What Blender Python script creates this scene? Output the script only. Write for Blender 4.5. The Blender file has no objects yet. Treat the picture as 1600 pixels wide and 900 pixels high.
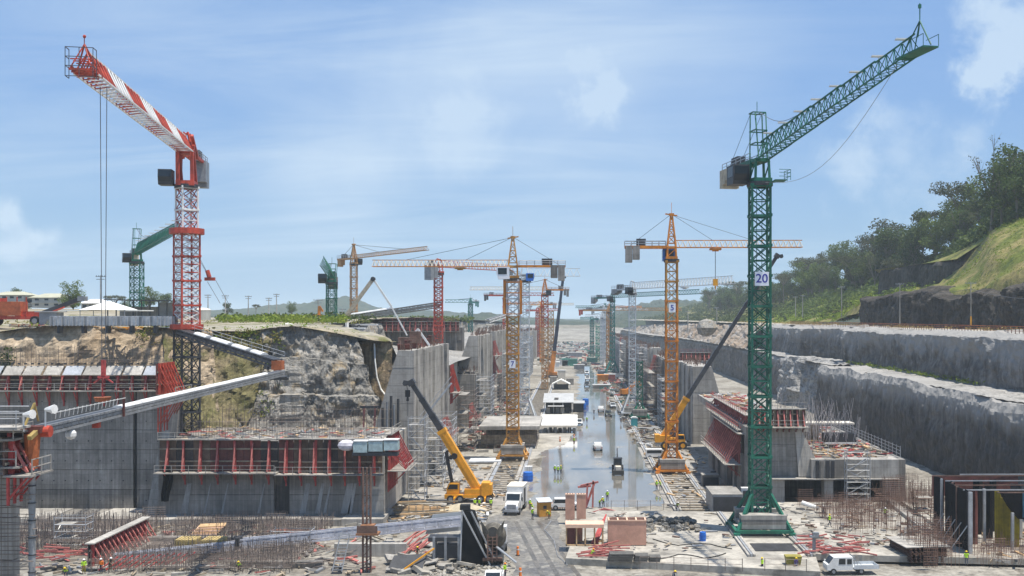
import bpy, math, random
from mathutils import Vector as V, Matrix as M4, noise, Euler
PI = math.pi; rnd = random.Random(7); sc = bpy.context.scene; COL = sc.collection

# ---------------------------------------------------------------- camera
F, CX, CY, H = 1600.0, 897.0, 495.0, 30.0
cam = bpy.data.objects.new('camera', bpy.data.cameras.new('camera')); COL.objects.link(cam)
cam.location = (0, 0, H); cam.rotation_euler = (PI/2, 0, 0)
cam.data.sensor_width = 36; cam.data.lens = 36
cam.data.shift_x = -(CX-800)/1600; cam.data.shift_y = (CY-450)/1600
cam.data.clip_start = 0.5; cam.data.clip_end = 60000
sc.camera = cam
sc.cycles.volume_bounces = 1
# ---------------------------------------------------------------- sun, sky, exposure
SUN = V((0.23, -0.115, 0.966)).normalized()
sd = bpy.data.lights.new('sun', 'SUN'); sd.energy = 5.0; sd.angle = math.radians(0.53); sd.color = (1, .945, .85)
so = bpy.data.objects.new('sun', sd); COL.objects.link(so); so.location = (0, 0, 300)
so.rotation_euler = SUN.to_track_quat('Z', 'Y').to_euler()
sc.view_settings.view_transform = 'Standard'; sc.view_settings.look = 'None'
sc.view_settings.exposure = 0.40; sc.view_settings.gamma = 1; sc.view_settings.use_curve_mapping = False
world = bpy.data.worlds.new('World'); sc.world = world; world.use_nodes = True

class N:                                                     # small node-graph helper
    def __init__(s, tree): s.t = tree; s.n = tree.nodes; s.l = tree.links
    def new(s, typ, **kw):
        x = s.n.new(typ)
        for k, v in kw.items(): setattr(x, k, v)
        return x
    def put(s, sock, val):
        if hasattr(val, 'is_output'): s.l.new(val, sock)
        elif val is not None: sock.default_value = val
    def math(s, op, a, b=None, c=None, clamp=False):
        x = s.new('ShaderNodeMath', operation=op, use_clamp=clamp)
        for i, v in enumerate((a, b, c)):
            if v is not None: s.put(x.inputs[i], v)
        return x.outputs[0]
    def vmath(s, op, a, b=None):
        x = s.new('ShaderNodeVectorMath', operation=op); s.put(x.inputs[0], a)
        if b is not None: s.put(x.inputs[1], b)
        return x.outputs['Value'] if op in ('DOT_PRODUCT', 'LENGTH', 'DISTANCE') else x.outputs[0]
    def noise(s, vec, scale=1, detail=4, rough=.55, dist=0):
        x = s.new('ShaderNodeTexNoise'); s.put(x.inputs['Vector'], vec)
        x.inputs['Scale'].default_value = scale; x.inputs['Detail'].default_value = detail
        x.inputs['Roughness'].default_value = rough; x.inputs['Distortion'].default_value = dist
        return x.outputs['Fac']
    def scale(s, vec, k): return s.vmath('MULTIPLY', vec, k)
    def ramp(s, fac, a, b, lo=0., hi=1.):                    # linear remap, clamped
        x = s.new('ShaderNodeMapRange', interpolation_type='SMOOTHSTEP'); s.put(x.inputs[0], fac)
        for i, v in enumerate((a, b, lo, hi)): x.inputs[i+1].default_value = v
        return x.outputs[0]
    def mix(s, fac, a, b, mode='MIX'):
        x = s.new('ShaderNodeMix', data_type='RGBA', blend_type=mode)
        s.put(x.inputs[0], fac)
        for i, v in ((6, a), (7, b)):
            s.put(x.inputs[i], (v + (1,)) if isinstance(v, tuple) and len(v) == 3 else v)
        return x.outputs[2]
    def hsv(s, col, val):
        x = s.new('ShaderNodeHueSaturation'); s.put(x.inputs['Color'], col); s.put(x.inputs['Value'], val); return x.outputs[0]

g = N(world.node_tree)
bg = g.n['Background']; bg.inputs['Strength'].default_value = 0.093
sky = g.new('ShaderNodeTexSky', sky_type='NISHITA'); sky.sun_disc = False
sky.sun_elevation = math.asin(SUN.z); sky.sun_rotation = math.atan2(SUN.x, SUN.y)
sky.altitude = 20; sky.air_density = 1.0; sky.dust_density = 1.2; sky.ozone_density = 1.6
gen = g.new('ShaderNodeTexCoord').outputs['Generated']
def pdir(px, py): return V(((px-CX)/F, 1, (CY-py)/F)).normalized()
# thin cirrus: noise stretched along a slanting axis, denser in bands
sep = g.new('ShaderNodeSeparateXYZ'); g.put(sep.inputs[0], gen)
zz = g.math('MAXIMUM', sep.outputs['Z'], .0); den = g.math('ADD', zz, .16)
cmb = g.new('ShaderNodeCombineXYZ'); g.put(cmb.inputs[0], g.math('DIVIDE', sep.outputs['X'], den)); g.put(cmb.inputs[1], g.math('DIVIDE', sep.outputs['Y'], den))
mp = g.new('ShaderNodeMapping'); g.put(mp.inputs[0], cmb.outputs[0]); mp.inputs['Rotation'].default_value = (0, 0, math.radians(52)); mp.inputs['Scale'].default_value = (.32, 1.0, 1)
c1 = g.noise(mp.outputs[0], .75, 3, .5, .5); c2 = g.noise(mp.outputs[0], 2.4, 8, .62, .9)
cir = g.math('MULTIPLY', g.ramp(c1, .40, .68), g.ramp(c2, .28, .8))
fac = g.math('MULTIPLY', cir, .55)
fine = g.noise(gen, 22, 7, .6, .2)
veil = g.noise(gen, 3.2, 5, .55, .6)
for (px, py, sig, amp) in ((945, 140, .040, .55), (1585, 60, .07, .65), (1540, 110, .04, .4), (1400, 245, .075, .34), (1330, 250, .05, .2), (30, 365, .03, .5), (70, 372, .022, .5), (8, 330, .02, .4), (1520, 215, .02, .25), (720, 205, .05, .22),
                           (560, 215, .09, .30), (720, 140, .11, .36), (880, 85, .11, .34), (1050, 60, .12, .26), (640, 180, .09, .25), (800, 50, .14, .16), (520, 320, .09, .14), (1000, 300, .16, .14)):
    d = g.vmath('DISTANCE', gen, tuple(pdir(px, py)))
    puff = sig < .08; wob = g.math('ADD', d, g.math('MULTIPLY_ADD', fine if puff else veil, -sig*(2.5 if puff else 1.8), sig*(1.25 if puff else .9)))
    fac = g.math('ADD', fac, g.math('MULTIPLY', g.ramp(wob, sig*(1.0 if puff else 1.25), sig*(.05 if puff else .1)), amp*(1.1 if puff else .8)))
fac = g.math('MINIMUM', g.math('MULTIPLY', fac, 1.1), .8)
low = g.ramp(sep.outputs['Z'], .0, .24, .55, .0)           # humid air whitens the low sky all round
skyc = g.mix(.62, sky.outputs[0], (1.85, 3.7, 7.3))
skyc = g.mix(low, skyc, (3.1, 4.9, 6.3))
skyc = g.mix(fac, skyc, (5.2, 6.4, 7.7))
g.l.new(skyc, bg.inputs['Color'])
# ---------------------------------------------------------------- geometry helpers
def W(px, py, Y): return V(((px-CX)/F*Y, Y, H-(py-CY)/F*Y))      # where a sight line meets the depth Y
def G(px, py, z=0.): return W(px, py, (H-z)*F/(py-CY))           # where a sight line meets the level z
def X_(px, Y): return (px-CX)/F*Y
def Z_(py, Y): return H-(py-CY)/F*Y
class MB:
    def __init__(s): s.v = []; s.f = []; s.m = []
    def add(s, vs, fs, mi=0):
        o = len(s.v); s.v += [tuple(p) for p in vs]; s.f += [tuple(i+o for i in f) for f in fs]; s.m += [mi]*len(fs); return s
    BF = ((0,3,2,1),(4,5,6,7),(0,1,5,4),(1,2,6,5),(2,3,7,6),(3,0,4,7))
    def box(s, c, d, rz=0, mi=0, ry=0, rx=0):
        R = Euler((rx, ry, rz)).to_matrix(); c = V(c); x, y, z = (k/2 for k in d)
        return s.add([c + R @ V(p) for p in ((-x,-y,-z),(x,-y,-z),(x,y,-z),(-x,y,-z),(-x,-y,z),(x,-y,z),(x,y,z),(-x,y,z))], MB.BF, mi)
    def bx(s, x0, x1, y0, y1, z0, z1, mi=0): return s.box(((x0+x1)/2,(y0+y1)/2,(z0+z1)/2),(abs(x1-x0),abs(y1-y0),abs(z1-z0)),0,mi)
    def frame(s, p, q, up=(0,0,1)):
        p, q = V(p), V(q); d = (q-p); d = d.normalized() if d.length > 1e-9 else V((0,0,1)); u = V(up)
        if abs(d.dot(u)) > .98: u = V((1,0,0))
        a = d.cross(u).normalized(); b = a.cross(d); return p, q, a, b
    def bar(s, p, q, w, h=None, mi=0, up=(0,0,1)):
        h = h or w; p, q, a, b = s.frame(p, q, up); a = a*w/2; b = b*h/2
        return s.add([p-a-b,p+a-b,p+a+b,p-a+b,q-a-b,q+a-b,q+a+b,q-a+b], ((0,1,5,4),(1,2,6,5),(2,3,7,6),(3,0,4,7),(3,2,1,0),(4,5,6,7)), mi)
    def rod(s, p, q, r, mi=0):                                    # three-sided, uncapped: ropes and bars about a pixel wide
        p, q, a, b = s.frame(p, q); o = [a*r, -a*r*.5+b*r*.87, -a*r*.5-b*r*.87]
        return s.add([p+k for k in o]+[q+k for k in o], ((0,1,4,3),(1,2,5,4),(2,0,3,5)), mi)
    def tube(s, p, q, r, n=8, r2=None, mi=0, cap=True):
        r2 = r if r2 is None else r2; p, q, a, b = s.frame(p, q); vs = []
        for c, k in ((p, r), (q, r2)): vs += [c+(a*math.cos(t)+b*math.sin(t))*k for t in (2*PI*i/n for i in range(n))]
        fs = [(i,(i+1)%n,n+(i+1)%n,n+i) for i in range(n)]
        if cap: fs += [tuple(range(n-1,-1,-1)), tuple(range(n,2*n))]
        return s.add(vs, fs, mi)
    def path(s, pts, r, mi=0):
        for a, b in zip(pts, pts[1:]): s.rod(a, b, r, mi)
        return s
    def prism(s, poly, o, ax, ay, d, mi=0):                       # poly in the plane (ax, ay) at o, swept along d
        o, ax, ay, d = V(o), V(ax), V(ay), V(d); n = len(poly)
        P = [o+ax*x+ay*y for x, y in poly]; 
        return s.add(P+[p+d for p in P], [(i,(i+1)%n,n+(i+1)%n,n+i) for i in range(n)]+[tuple(range(n-1,-1,-1)),tuple(range(n,2*n))], mi)
    def ball(s, c, r, n=8, m=5, mi=0, squash=(1,1,1), top=False):
        c = V(c); vs = []; fs = []
        for j in range(m+1):
            t = (PI/2 if top else PI)*j/m
            vs += [c+V((math.sin(t)*math.cos(2*PI*i/n)*r*squash[0], math.sin(t)*math.sin(2*PI*i/n)*r*squash[1], math.cos(t)*r*squash[2])) for i in range(n)]
        for j in range(m): fs += [(j*n+i,(j+1)*n+i,(j+1)*n+(i+1)%n,j*n+(i+1)%n) for i in range(n)]
        return s.add(vs, fs, mi)
    def rock(s, c, r, seed, mi=0):
        R = random.Random(seed); vs = []; fs = []; n, m = 6, 4; c = V(c); sq = (R.uniform(.7,1.3), R.uniform(.7,1.3), R.uniform(.45,.9))
        for j in range(m+1):
            t = PI*j/m
            for i in range(n):
                k = r*R.uniform(.7,1.15); vs.append(c+V((math.sin(t)*math.cos(2*PI*i/n)*k*sq[0], math.sin(t)*math.sin(2*PI*i/n)*k*sq[1], math.cos(t)*r*sq[2])))
        for j in range(m): fs += [(j*n+i,(j+1)*n+i,(j+1)*n+(i+1)%n,j*n+(i+1)%n) for i in range(n)]
        return s.add(vs, fs, mi)
    def grid(s, nu, nv, fn, mi=0):
        o = [fn(i/(nu-1), j/(nv-1)) for j in range(nv) for i in range(nu)]
        return s.add(o, [(j*nu+i,j*nu+i+1,(j+1)*nu+i+1,(j+1)*nu+i) for j in range(nv-1) for i in range(nu-1)], mi)
    def mesh(s, name, mats):
        me = bpy.data.meshes.new(name); me.from_pydata(s.v, [], s.f)
        mats = mats if isinstance(mats, (list, tuple)) else [mats]
        for m in mats: me.materials.append(m)
        if len(mats) > 1: me.polygons.foreach_set('material_index', s.m)
        return me
    def build(s, name, mats, parent=None, kind=None, smooth=False, loc=None, rz=0):
        me = s.mesh(name, mats)
        if smooth: me.polygons.foreach_set('use_smooth', [True]*len(me.polygons))
        return put(name, me, parent, kind, loc, rz)
def put(name, me, parent=None, kind=None, loc=None, rz=0):
    o = bpy.data.objects.new(name, me); COL.objects.link(o); o.parent = parent
    if kind: o['kind'] = kind
    if loc is not None: o.location = loc
    if rz: o.rotation_euler = (0, 0, rz)
    return o
def thing(name, label, cat, loc=(0,0,0), rz=0, group=None):
    o = bpy.data.objects.new(name, None); COL.objects.link(o); o.location = loc; o.rotation_euler = (0,0,rz); o.empty_display_size = .1
    return tag(o, label, cat, group)
def tag(o, label, cat, group=None, kind=None):
    o['label'] = label; o['category'] = cat
    if group: o['group'] = group
    if kind: o['kind'] = kind
    return o
def copy_tree(o, parent=None, loc=None, rz=None, label=None, scale=None):
    kids = [c for c in o.children]
    c = o.copy(); COL.objects.link(c); c.parent = parent
    if loc is not None: c.location = loc
    if rz is not None: c.rotation_euler = (0, 0, rz)
    if scale is not None: c.scale = scale if isinstance(scale, tuple) else (scale,)*3
    if label: c['label'] = label
    for k in kids: copy_tree(k, c)
    return c
def fbm(p, o=4): return noise.fractal(V(p), 1.0, 2.0, o)
def lerp(a, b, t): return a+(b-a)*t
def pl(x, pts):                                                   # piecewise linear
    if x <= pts[0][0]: return pts[0][1]
    for (a, b), (c, d) in zip(pts, pts[1:]):
        if x <= c: return b+(d-b)*(x-a)/(c-a)
    return pts[-1][1]

# ---------------------------------------------------------------- materials
MATS = {}
def mat(name, col, rough=.7, var=.22, scale=1.2, metal=0., streak=0., bump=0., col2=None, grime=0., spec=None, panels=0.):
    """painted or mineral surface: base colour broken by noise, optional vertical run-off streaks, grime patches and bump"""
    if name in MATS: return MATS[name]
    m = bpy.data.materials.new(name); m.use_nodes = True; q = N(m.node_tree); b = q.n['Principled BSDF']
    pos = q.new('ShaderNodeNewGeometry').outputs['Position']
    n1 = q.noise(pos, scale, 5, .6); c = q.mix(q.ramp(n1, .3, .7), tuple(k*(1-var) for k in col), tuple(min(1, k*(1+var)) for k in (col2 or col)))
    n2 = q.noise(pos, scale*7, 3, .6); c = q.hsv(c, q.ramp(n2, .25, .75, 1-var*.6, 1+var*.6))
    if streak:
        st = q.noise(q.scale(pos, (1.1, 1.1, .045)), 1.6, 4, .65); st2 = q.noise(q.scale(pos, (3.5, 3.5, .10)), 1.4, 3, .6)
        c = q.hsv(c, q.ramp(st, .35, .72, 1-streak, 1+streak*.45)); c = q.hsv(c, q.ramp(st2, .35, .7, 1-streak*.5, 1+streak*.3))
    if grime:
        gr = q.noise(pos, .45, 6, .7); c = q.mix(q.math('MULTIPLY', q.ramp(gr, .52, .72), grime), c, (.055, .045, .036))
    if panels:                                               # prints of the form panels: faint joints, each panel its own tone, tie-hole rows, lime runs
        sp = q.new('ShaderNodeSeparateXYZ'); q.put(sp.inputs[0], pos); u = q.math('DIVIDE', q.math('ADD', sp.outputs[0], sp.outputs[1]), 2.4); w = q.math('DIVIDE', sp.outputs[2], 1.55)
        cb = q.new('ShaderNodeCombineXYZ'); q.put(cb.inputs[0], q.math('FLOOR', u)); q.put(cb.inputs[1], q.math('FLOOR', w)); wn = q.new('ShaderNodeTexWhiteNoise'); q.put(wn.inputs['Vector'], cb.outputs[0])
        c = q.hsv(c, q.math('MULTIPLY_ADD', wn.outputs['Value'], panels*.5, 1-panels*.25))
        fu = q.math('ABSOLUTE', q.math('SUBTRACT', q.math('FRACT', u), .5)); fw = q.math('ABSOLUTE', q.math('SUBTRACT', q.math('FRACT', w), .5))
        ln = q.math('MAXIMUM', q.ramp(fu, .480, .497), q.ramp(fw, .465, .492)); c = q.hsv(c, q.math('MULTIPLY_ADD', ln, -.22, 1.))
        lr = q.noise(q.scale(pos, (1.6, 1.6, .07)), 1.3, 5, .7); big = q.noise(pos, .12, 4, .6)
        c = q.mix(q.math('MULTIPLY', q.math('MULTIPLY', q.ramp(lr, .58, .72), q.ramp(big, .42, .6)), .45), c, (.42,.41,.39)); c = q.hsv(c, q.ramp(big, .3, .7, .74, 1.2))
    q.put(b.inputs['Base Color'], c); b.inputs['Roughness'].default_value = rough; b.inputs['Metallic'].default_value = metal
    if spec is not None: b.inputs['Specular IOR Level'].default_value = spec
    if bump:
        bn = q.new('ShaderNodeBump'); bn.inputs['Strength'].default_value = min(1, bump); bn.inputs['Distance'].default_value = .25*bump
        q.put(bn.inputs['Height'], q.noise(pos, scale*4, 6, .65)); q.put(b.inputs['Normal'], bn.outputs[0])
    MATS[name] = m; return m
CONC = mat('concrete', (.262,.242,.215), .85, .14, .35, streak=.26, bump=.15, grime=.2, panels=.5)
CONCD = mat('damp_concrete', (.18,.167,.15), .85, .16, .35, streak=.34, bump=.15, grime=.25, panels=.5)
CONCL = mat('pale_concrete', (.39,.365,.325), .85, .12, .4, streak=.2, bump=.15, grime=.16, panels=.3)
SLAB = mat('slab_concrete', (.33,.305,.26), .9, .3, .22, bump=.3, grime=.6)
DECK = mat('dusty_deck', (.27,.25,.22), .9, .3, .5, bump=.3, grime=.4)
GREEN = mat('green_paint', (.008,.115,.07), .6, .3, .5, grime=.3)
TEAL = mat('faded_green_paint', (.03,.155,.135), .6, .18, .6)
RED = mat('red_paint', (.40,.05,.025), .6, .3, .5, grime=.3)
REDF = mat('red_formwork_paint', (.37,.05,.045), .7, .35, .8, grime=.4)
PINK = mat('dusty_red_paint', (.42,.13,.11), .8, .25, .8, grime=.25)
MAROON = mat('rusty_red_panel', (.13,.04,.032), .8, .3, .6, grime=.35)
ORANGE = mat('orange_paint', (.55,.19,.015), .6, .28, .5, grime=.3)
AMBER = mat('amber_crane_paint', (.42,.20,.035), .65, .3, .5, grime=.35)
YELLOW = mat('yellow_paint', (.68,.30,.01), .45, .15, .5, grime=.15)
TAN = mat('tan_crane_paint', (.40,.22,.09), .6, .2, .6)
WHITE = mat('white_paint', (.70,.69,.66), .45, .12, .9, grime=.22)
CREAM = mat('cream_paint', (.66,.60,.50), .6, .1, .6)
GREY = mat('grey_steel', (.26,.27,.28), .5, .2, .6, metal=.3)
GALV = mat('galvanised_steel', (.42,.43,.44), .45, .18, .8, metal=.4)
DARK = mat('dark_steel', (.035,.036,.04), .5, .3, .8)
BLACK = mat('black_rubber', (.02,.02,.02), .8, .2, 1)
RUST = mat('rebar_rust', (.15,.088,.065), .85, .3, .8)
REBAR = mat('rebar_grey', (.17,.135,.115), .8, .3, .8)
WOOD = mat('raw_timber', (.50,.33,.17), .8, .2, 1.5)
TIMBER = mat('weathered_timber', (.29,.235,.165), .85, .3, 1.2)
PLY = mat('pink_plywood', (.52,.285,.20), .8, .12, 1., grime=.15)
PLYL = mat('fresh_board', (.70,.47,.33), .8, .1, 1.)
BLUE = mat('blue_plastic', (.02,.15,.55), .4, .1, 1)
TURQ = mat('turquoise_plastic', (.04,.30,.32), .5, .1, 1)
LINEN = mat('white_canvas', (.80,.79,.74), .8, .05, 1)
ROOFG = mat('grey_sheet_roof', (.40,.40,.39), .6, .12, .6, grime=.15)
GLASSD = mat('dark_glass', (.015,.022,.028), .12, .1, 1)
ROPE = mat('steel_rope', (.07,.075,.085), .7, .1, 1)
HAZEG = mat('pale_grey_crane_paint', (.50,.52,.53), .6, .12, .6)
YELLOWP = mat('yellow_panel_paint', (.36,.27,.012), .7, .25, .35, streak=.3, grime=.35)
TARP = mat('black_tarpaulin', (.008,.008,.009), .8, .3, .8, bump=.4, spec=.2)
LILAC = mat('grey_blue_conveyor_steel', (.34,.36,.42), .5, .15, .6, streak=.12)
# ================================================================ THE SETTING: ground, water, cliffs, hills, haze
def earth_mat(name, cols, scales=(.05, .5), bump=.5, rough=.95, streak=0., thr=(.4, .6), lay=0.):
    """soil or rock: up to three colours mixed by two noises, optional vertical streaks and sloping layers"""
    m = bpy.data.materials.new(name); m.use_nodes = True; q = N(m.node_tree); b = q.n['Principled BSDF']
    pos = q.new('ShaderNodeNewGeometry').outputs['Position']
    a = q.ramp(q.noise(pos, scales[0], 5, .6, .4), *thr); c = q.mix(a, cols[0], cols[1])
    if len(cols) > 2: c = q.mix(q.ramp(q.noise(pos, scales[1], 5, .65, .3), .5, .68), c, cols[2])
    c = q.hsv(c, q.ramp(q.noise(pos, scales[1]*3, 5, .7), .25, .75, .62, 1.36))
    if streak:
        s1 = q.noise(q.scale(pos, (.8, .8, .05)), .9, 5, .65, .3); c = q.hsv(c, q.ramp(s1, .33, .7, 1-streak, 1+streak))
        s2 = q.noise(q.scale(pos, (2.6, 2.6, .10)), 1, 4, .6); c = q.hsv(c, q.ramp(s2, .3, .7, 1-streak*.6, 1+streak*.6))
    if lay:
        s3 = q.noise(q.scale(pos, (.06, .06, 1.1)), .9, 4, .6, .6); c = q.hsv(c, q.ramp(s3, .35, .68, 1-lay, 1+lay))
    q.put(b.inputs['Base Color'], c); b.inputs['Roughness'].default_value = rough; b.inputs['Specular IOR Level'].default_value = .25
    bn = q.new('ShaderNodeBump'); bn.inputs['Strength'].default_value = .7; bn.inputs['Distance'].default_value = bump
    q.put(bn.inputs['Height'], q.noise(pos, scales[1]*2.5, 7, .7)); q.put(b.inputs['Normal'], bn.outputs[0])
    return m
MUD = earth_mat('site_mud', ((.20,.18,.15), (.30,.28,.24), (.13,.115,.095)), (.06, .35), .15)
LAND = earth_mat('far_land', ((.035,.055,.025), (.06,.07,.03), (.10,.09,.055)), (.004, .03), .5)
SOIL = earth_mat('brown_soil', ((.33,.25,.165), (.42,.335,.235), (.16,.12,.08)), (.09, .35), .6, lay=.25)
CLAY = earth_mat('ochre_clay', ((.30,.22,.13), (.24,.19,.13), (.12,.11,.06)), (.12, .4), .4, streak=.4)
ROCK = earth_mat('blasted_grey_rock', ((.225,.215,.195), (.32,.30,.265), (.30,.235,.15)), (.11, .45), .8, streak=.25, lay=.22)
SHOT = earth_mat('sprayed_cliff_concrete', ((.135,.124,.112), (.18,.167,.152), (.085,.078,.07)), (.05, .16), .6, streak=.26)
SHOTD = earth_mat('dark_cut_rock', ((.045,.038,.032), (.075,.066,.055), (.022,.021,.018)), (.06, .25), .8, streak=.35)
BENCH = earth_mat('crushed_stone_bench', ((.25,.24,.225), (.33,.315,.29), (.15,.145,.13)), (.12, .6), .3)
GRASS = earth_mat('dry_green_grass', ((.12,.14,.025), (.24,.20,.075), (.055,.08,.018)), (.07, .22), .8)
GRASSD = earth_mat('scrub_ground', ((.10,.115,.035), (.19,.165,.075), (.26,.21,.14)), (.05, .25), .6)
FARHILL = earth_mat('wooded_hill', ((.02,.034,.014), (.034,.048,.02), (.06,.06,.03)), (.012, .05), 3.)
FARBANK = earth_mat('bare_far_bank', ((.21,.185,.145), (.16,.14,.105), (.08,.09,.05)), (.012, .06), 1.)
ROADW = earth_mat('road_dust', ((.30,.27,.215), (.36,.33,.27)), (.1, .5), .2)

def wet_mat():
    m = bpy.data.materials.new('shallow_water'); m.use_nodes = True; q = N(m.node_tree); b = q.n['Principled BSDF']
    pos = q.new('ShaderNodeNewGeometry').outputs['Position']
    n = q.noise(q.scale(pos, (1, .35, 1)), .16, 6, .65, .5)
    q.put(b.inputs['Base Color'], q.mix(q.ramp(n, .42, .68), (.15,.14,.12), (.26,.23,.185)))
    q.put(b.inputs['Roughness'], q.ramp(n, .54, .76, .05, .42)); b.inputs['Specular IOR Level'].default_value = .6
    bn = q.new('ShaderNodeBump'); bn.inputs['Strength'].default_value = .12; bn.inputs['Distance'].default_value = .03
    q.put(bn.inputs['Height'], q.noise(pos, 1.1, 5, .6)); q.put(b.inputs['Normal'], bn.outputs[0]); return m
WATER = wet_mat()
def flat(name, pts, z, m, kind='structure', sub=1):
    mb = MB(); mb.add([(p[0], p[1], z) for p in pts], [tuple(range(len(pts)))]); return mb.build(name, m, None, kind)
def wobble(pts, amp=.5, step=2.5, seed=0):                       # ragged outline through the given corners
    out = []
    for a, b in zip(pts, pts[1:]+pts[:1]):
        a, b = V(a[:2]), V(b[:2]); n = max(1, int((b-a).length/step)); t = V((-(b-a).y, (b-a).x)).normalized() if (b-a).length else V((0,0))
        for i in range(n):
            p = a.lerp(b, i/n); out.append(tuple(p+t*amp*fbm((p.x*.22+seed, p.y*.22, seed*1.7), 4)*(1 if i else .3)))
    return out

# ground sheet out to the horizon, slightly rolling beyond the site
def ground_fn(u, v):
    y = -300+ (v**2.2)*22000; x = (u*2-1)*(400+ y*.9+400)
    z = 0.
    if y > 1260:
        z = pl(y, ((1260, 0), (1330, 3), (1460, 13), (1700, 17), (2600, 18), (5000, 10), (22000, 0))) + 2*fbm((x*.004, y*.004, 0))*min(1, (y-1260)/200)
    return (x, y, z)
gm = MB().grid(70, 150, ground_fn)
ground = gm.build('ground', MUD, None, 'structure', smooth=True)
far = MB().grid(60, 60, lambda u, v: (lambda x, y: (x, y, 17.2+1.5*fbm((x*.004, y*.004, 5))-max(0, y-2600)*.0009))((u*2-1)*6000, 1640+(v**1.8)*15000)).build('far_land', LAND, None, 'structure', smooth=True)
bank = MB().grid(60, 16, lambda u, v: (lambda x: (x, 1290+v*260+20*fbm((x*.01, v*2, 1)), .5+v*17*(1+.12*fbm((x*.02, v*2, 3)))))(-220+u*440)).build('earth_bank', FARBANK, None, 'structure', smooth=True)

# wet chamber floor: shallow water over the concrete invert, haul road, pads and slabs
water = flat('water', wobble([(-6.6,162.5), (14.2,162), (14.6,200), (18.2,224), (18,250), (16.6,310), (13.2,384), (11.5,470), (10.5,560), (9,760), (-2,760), (1.5,560), (2.4,440), (.8,330), (-.6,262), (-2.2,245), (-7.6,226), (-7.4,195)], 2.4, 1.6), .012, WATER)
WETROAD = wet_mat(); WETROAD.name = 'wet_road'
b_ = WETROAD.node_tree.nodes['Principled BSDF']
road = flat('road', wobble([G(790,800)[:2], G(868,800)[:2], G(880,846)[:2], G(905,905)[:2], (1,108), (-8.8,108), G(800,905)[:2], G(798,860)[:2], G(752,812)[:2]], .9, 1.5, 3), .02, earth_mat('wet_haul_road', ((.125,.118,.11), (.20,.185,.16), (.28,.26,.22)), (.16, .5), .2, rough=.42, thr=(.35,.6)))
ruts = MB()
for px0, px1 in ((806, 848), (822, 872), (840, 905)):
    a, b = G(px0, 815), G(px1, 900)
    ruts.bar((a.x,a.y,.032), (b.x,b.y,.032), .55, .012)
ruts.build('wheel_rut', earth_mat('rut_mud', ((.10,.092,.08), (.15,.135,.115)), (.3, 1), .1, rough=.35), road)
apron = flat('pavement', wobble([(-12.5,199), (-6.4,228), (-1.6,245), (-.6,262), (-8.7,262), (-12,262), (-12.6,230)], .8, 1.5, 9), .02, SLAB)
slab = MB().prism([(p.x, p.y) for p in (G(884,872,.8), G(1282,893,.8), G(1255,805,.8), G(1160,800,.8), G(935,797.5,.8), G(905,812,.8))], (0,0,.0), (1,0,0), (0,1,0), (0,0,.8)).build('slab', SLAB, None, 'structure')
slab2 = MB().prism([(G(1262,866,1.).x, G(1262,866,1.).y), (58,122), (62,160), (30,160), (28,148)], (0,0,.3), (1,0,0), (0,1,0), (0,0,.75)).build('slab', SLAB, None, 'structure')
pad = MB().prism([(14.6,163), (27.2,163), (27.2,235), (14.6,235)], (0,0,0), (1,0,0), (0,1,0), (0,0,.05)).build('pavement', DECK, None, 'structure')
padl = MB().prism([(-27,163), (-8,163), (-8,199), (-27,199)], (0,0,0), (1,0,0), (0,1,0), (0,0,.05)).build('pavement', DECK, None, 'structure')

# ---- left plateau: rim line (X, Y, top level, toe level) running left to right, then away behind the lock wall
RIM = [(-190,178,28.4,6), (-120,176,28.6,6), (-98,174,27.4,7), (-90,173,28.5,7), (-78,173,28.4,7), (-70,174,28.2,7), (-63,178,27.6,9), (-57,180,27.4,9.5), (-52,178,28.2,9.8), (-48,177,28.4,10), (-42,180,27.2,10), (-38.5,184,26.3,10.5)]
def rimat(rim, t):
    L = [0]
    for a, b in zip(rim, rim[1:]): L.append(L[-1]+math.hypot(b[0]-a[0], b[1]-a[1]))
    s = t*L[-1]
    for i in range(len(rim)-1):
        if s <= L[i+1] or i == len(rim)-2:
            k = (s-L[i])/(L[i+1]-L[i]); return tuple(lerp(p, q, k) for p, q in zip(rim[i], rim[i+1]))
def cap_mat(name, base, zt, depth, pale=(.35,.337,.315), wet=None):
    """a rock material whose brink is dusted with pale cement that drips down unevenly, and whose foot may be stained dark by seepage"""
    m = base.copy(); m.name = name; q = N(m.node_tree); b = q.n['Principled BSDF']; src = b.inputs['Base Color'].links[0].from_socket
    pos = q.new('ShaderNodeNewGeometry').outputs['Position']; sp = q.new('ShaderNodeSeparateXYZ'); q.put(sp.inputs[0], pos)
    n = q.math('ADD', q.noise(q.scale(pos, (1,1,.12)), .35, 6, .7, .4), q.math('MULTIPLY', q.noise(pos, .06, 3, .5), .9))
    t = q.math('ADD', q.math('SUBTRACT', sp.outputs['Z'], zt), q.math('MULTIPLY_ADD', n, depth*1.5, -depth*.55))
    c = q.mix(q.math('MULTIPLY', q.ramp(t, -depth*.5, depth*.45), .75), src, pale)
    if wet:
        w = q.math('ADD', sp.outputs['Z'], q.math('MULTIPLY_ADD', n, -9., 9.)); c = q.mix(q.ramp(w, wet+4, wet-3, 0, .6), c, (.04,.036,.034))
    q.put(b.inputs['Base Color'], c); return m
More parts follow.
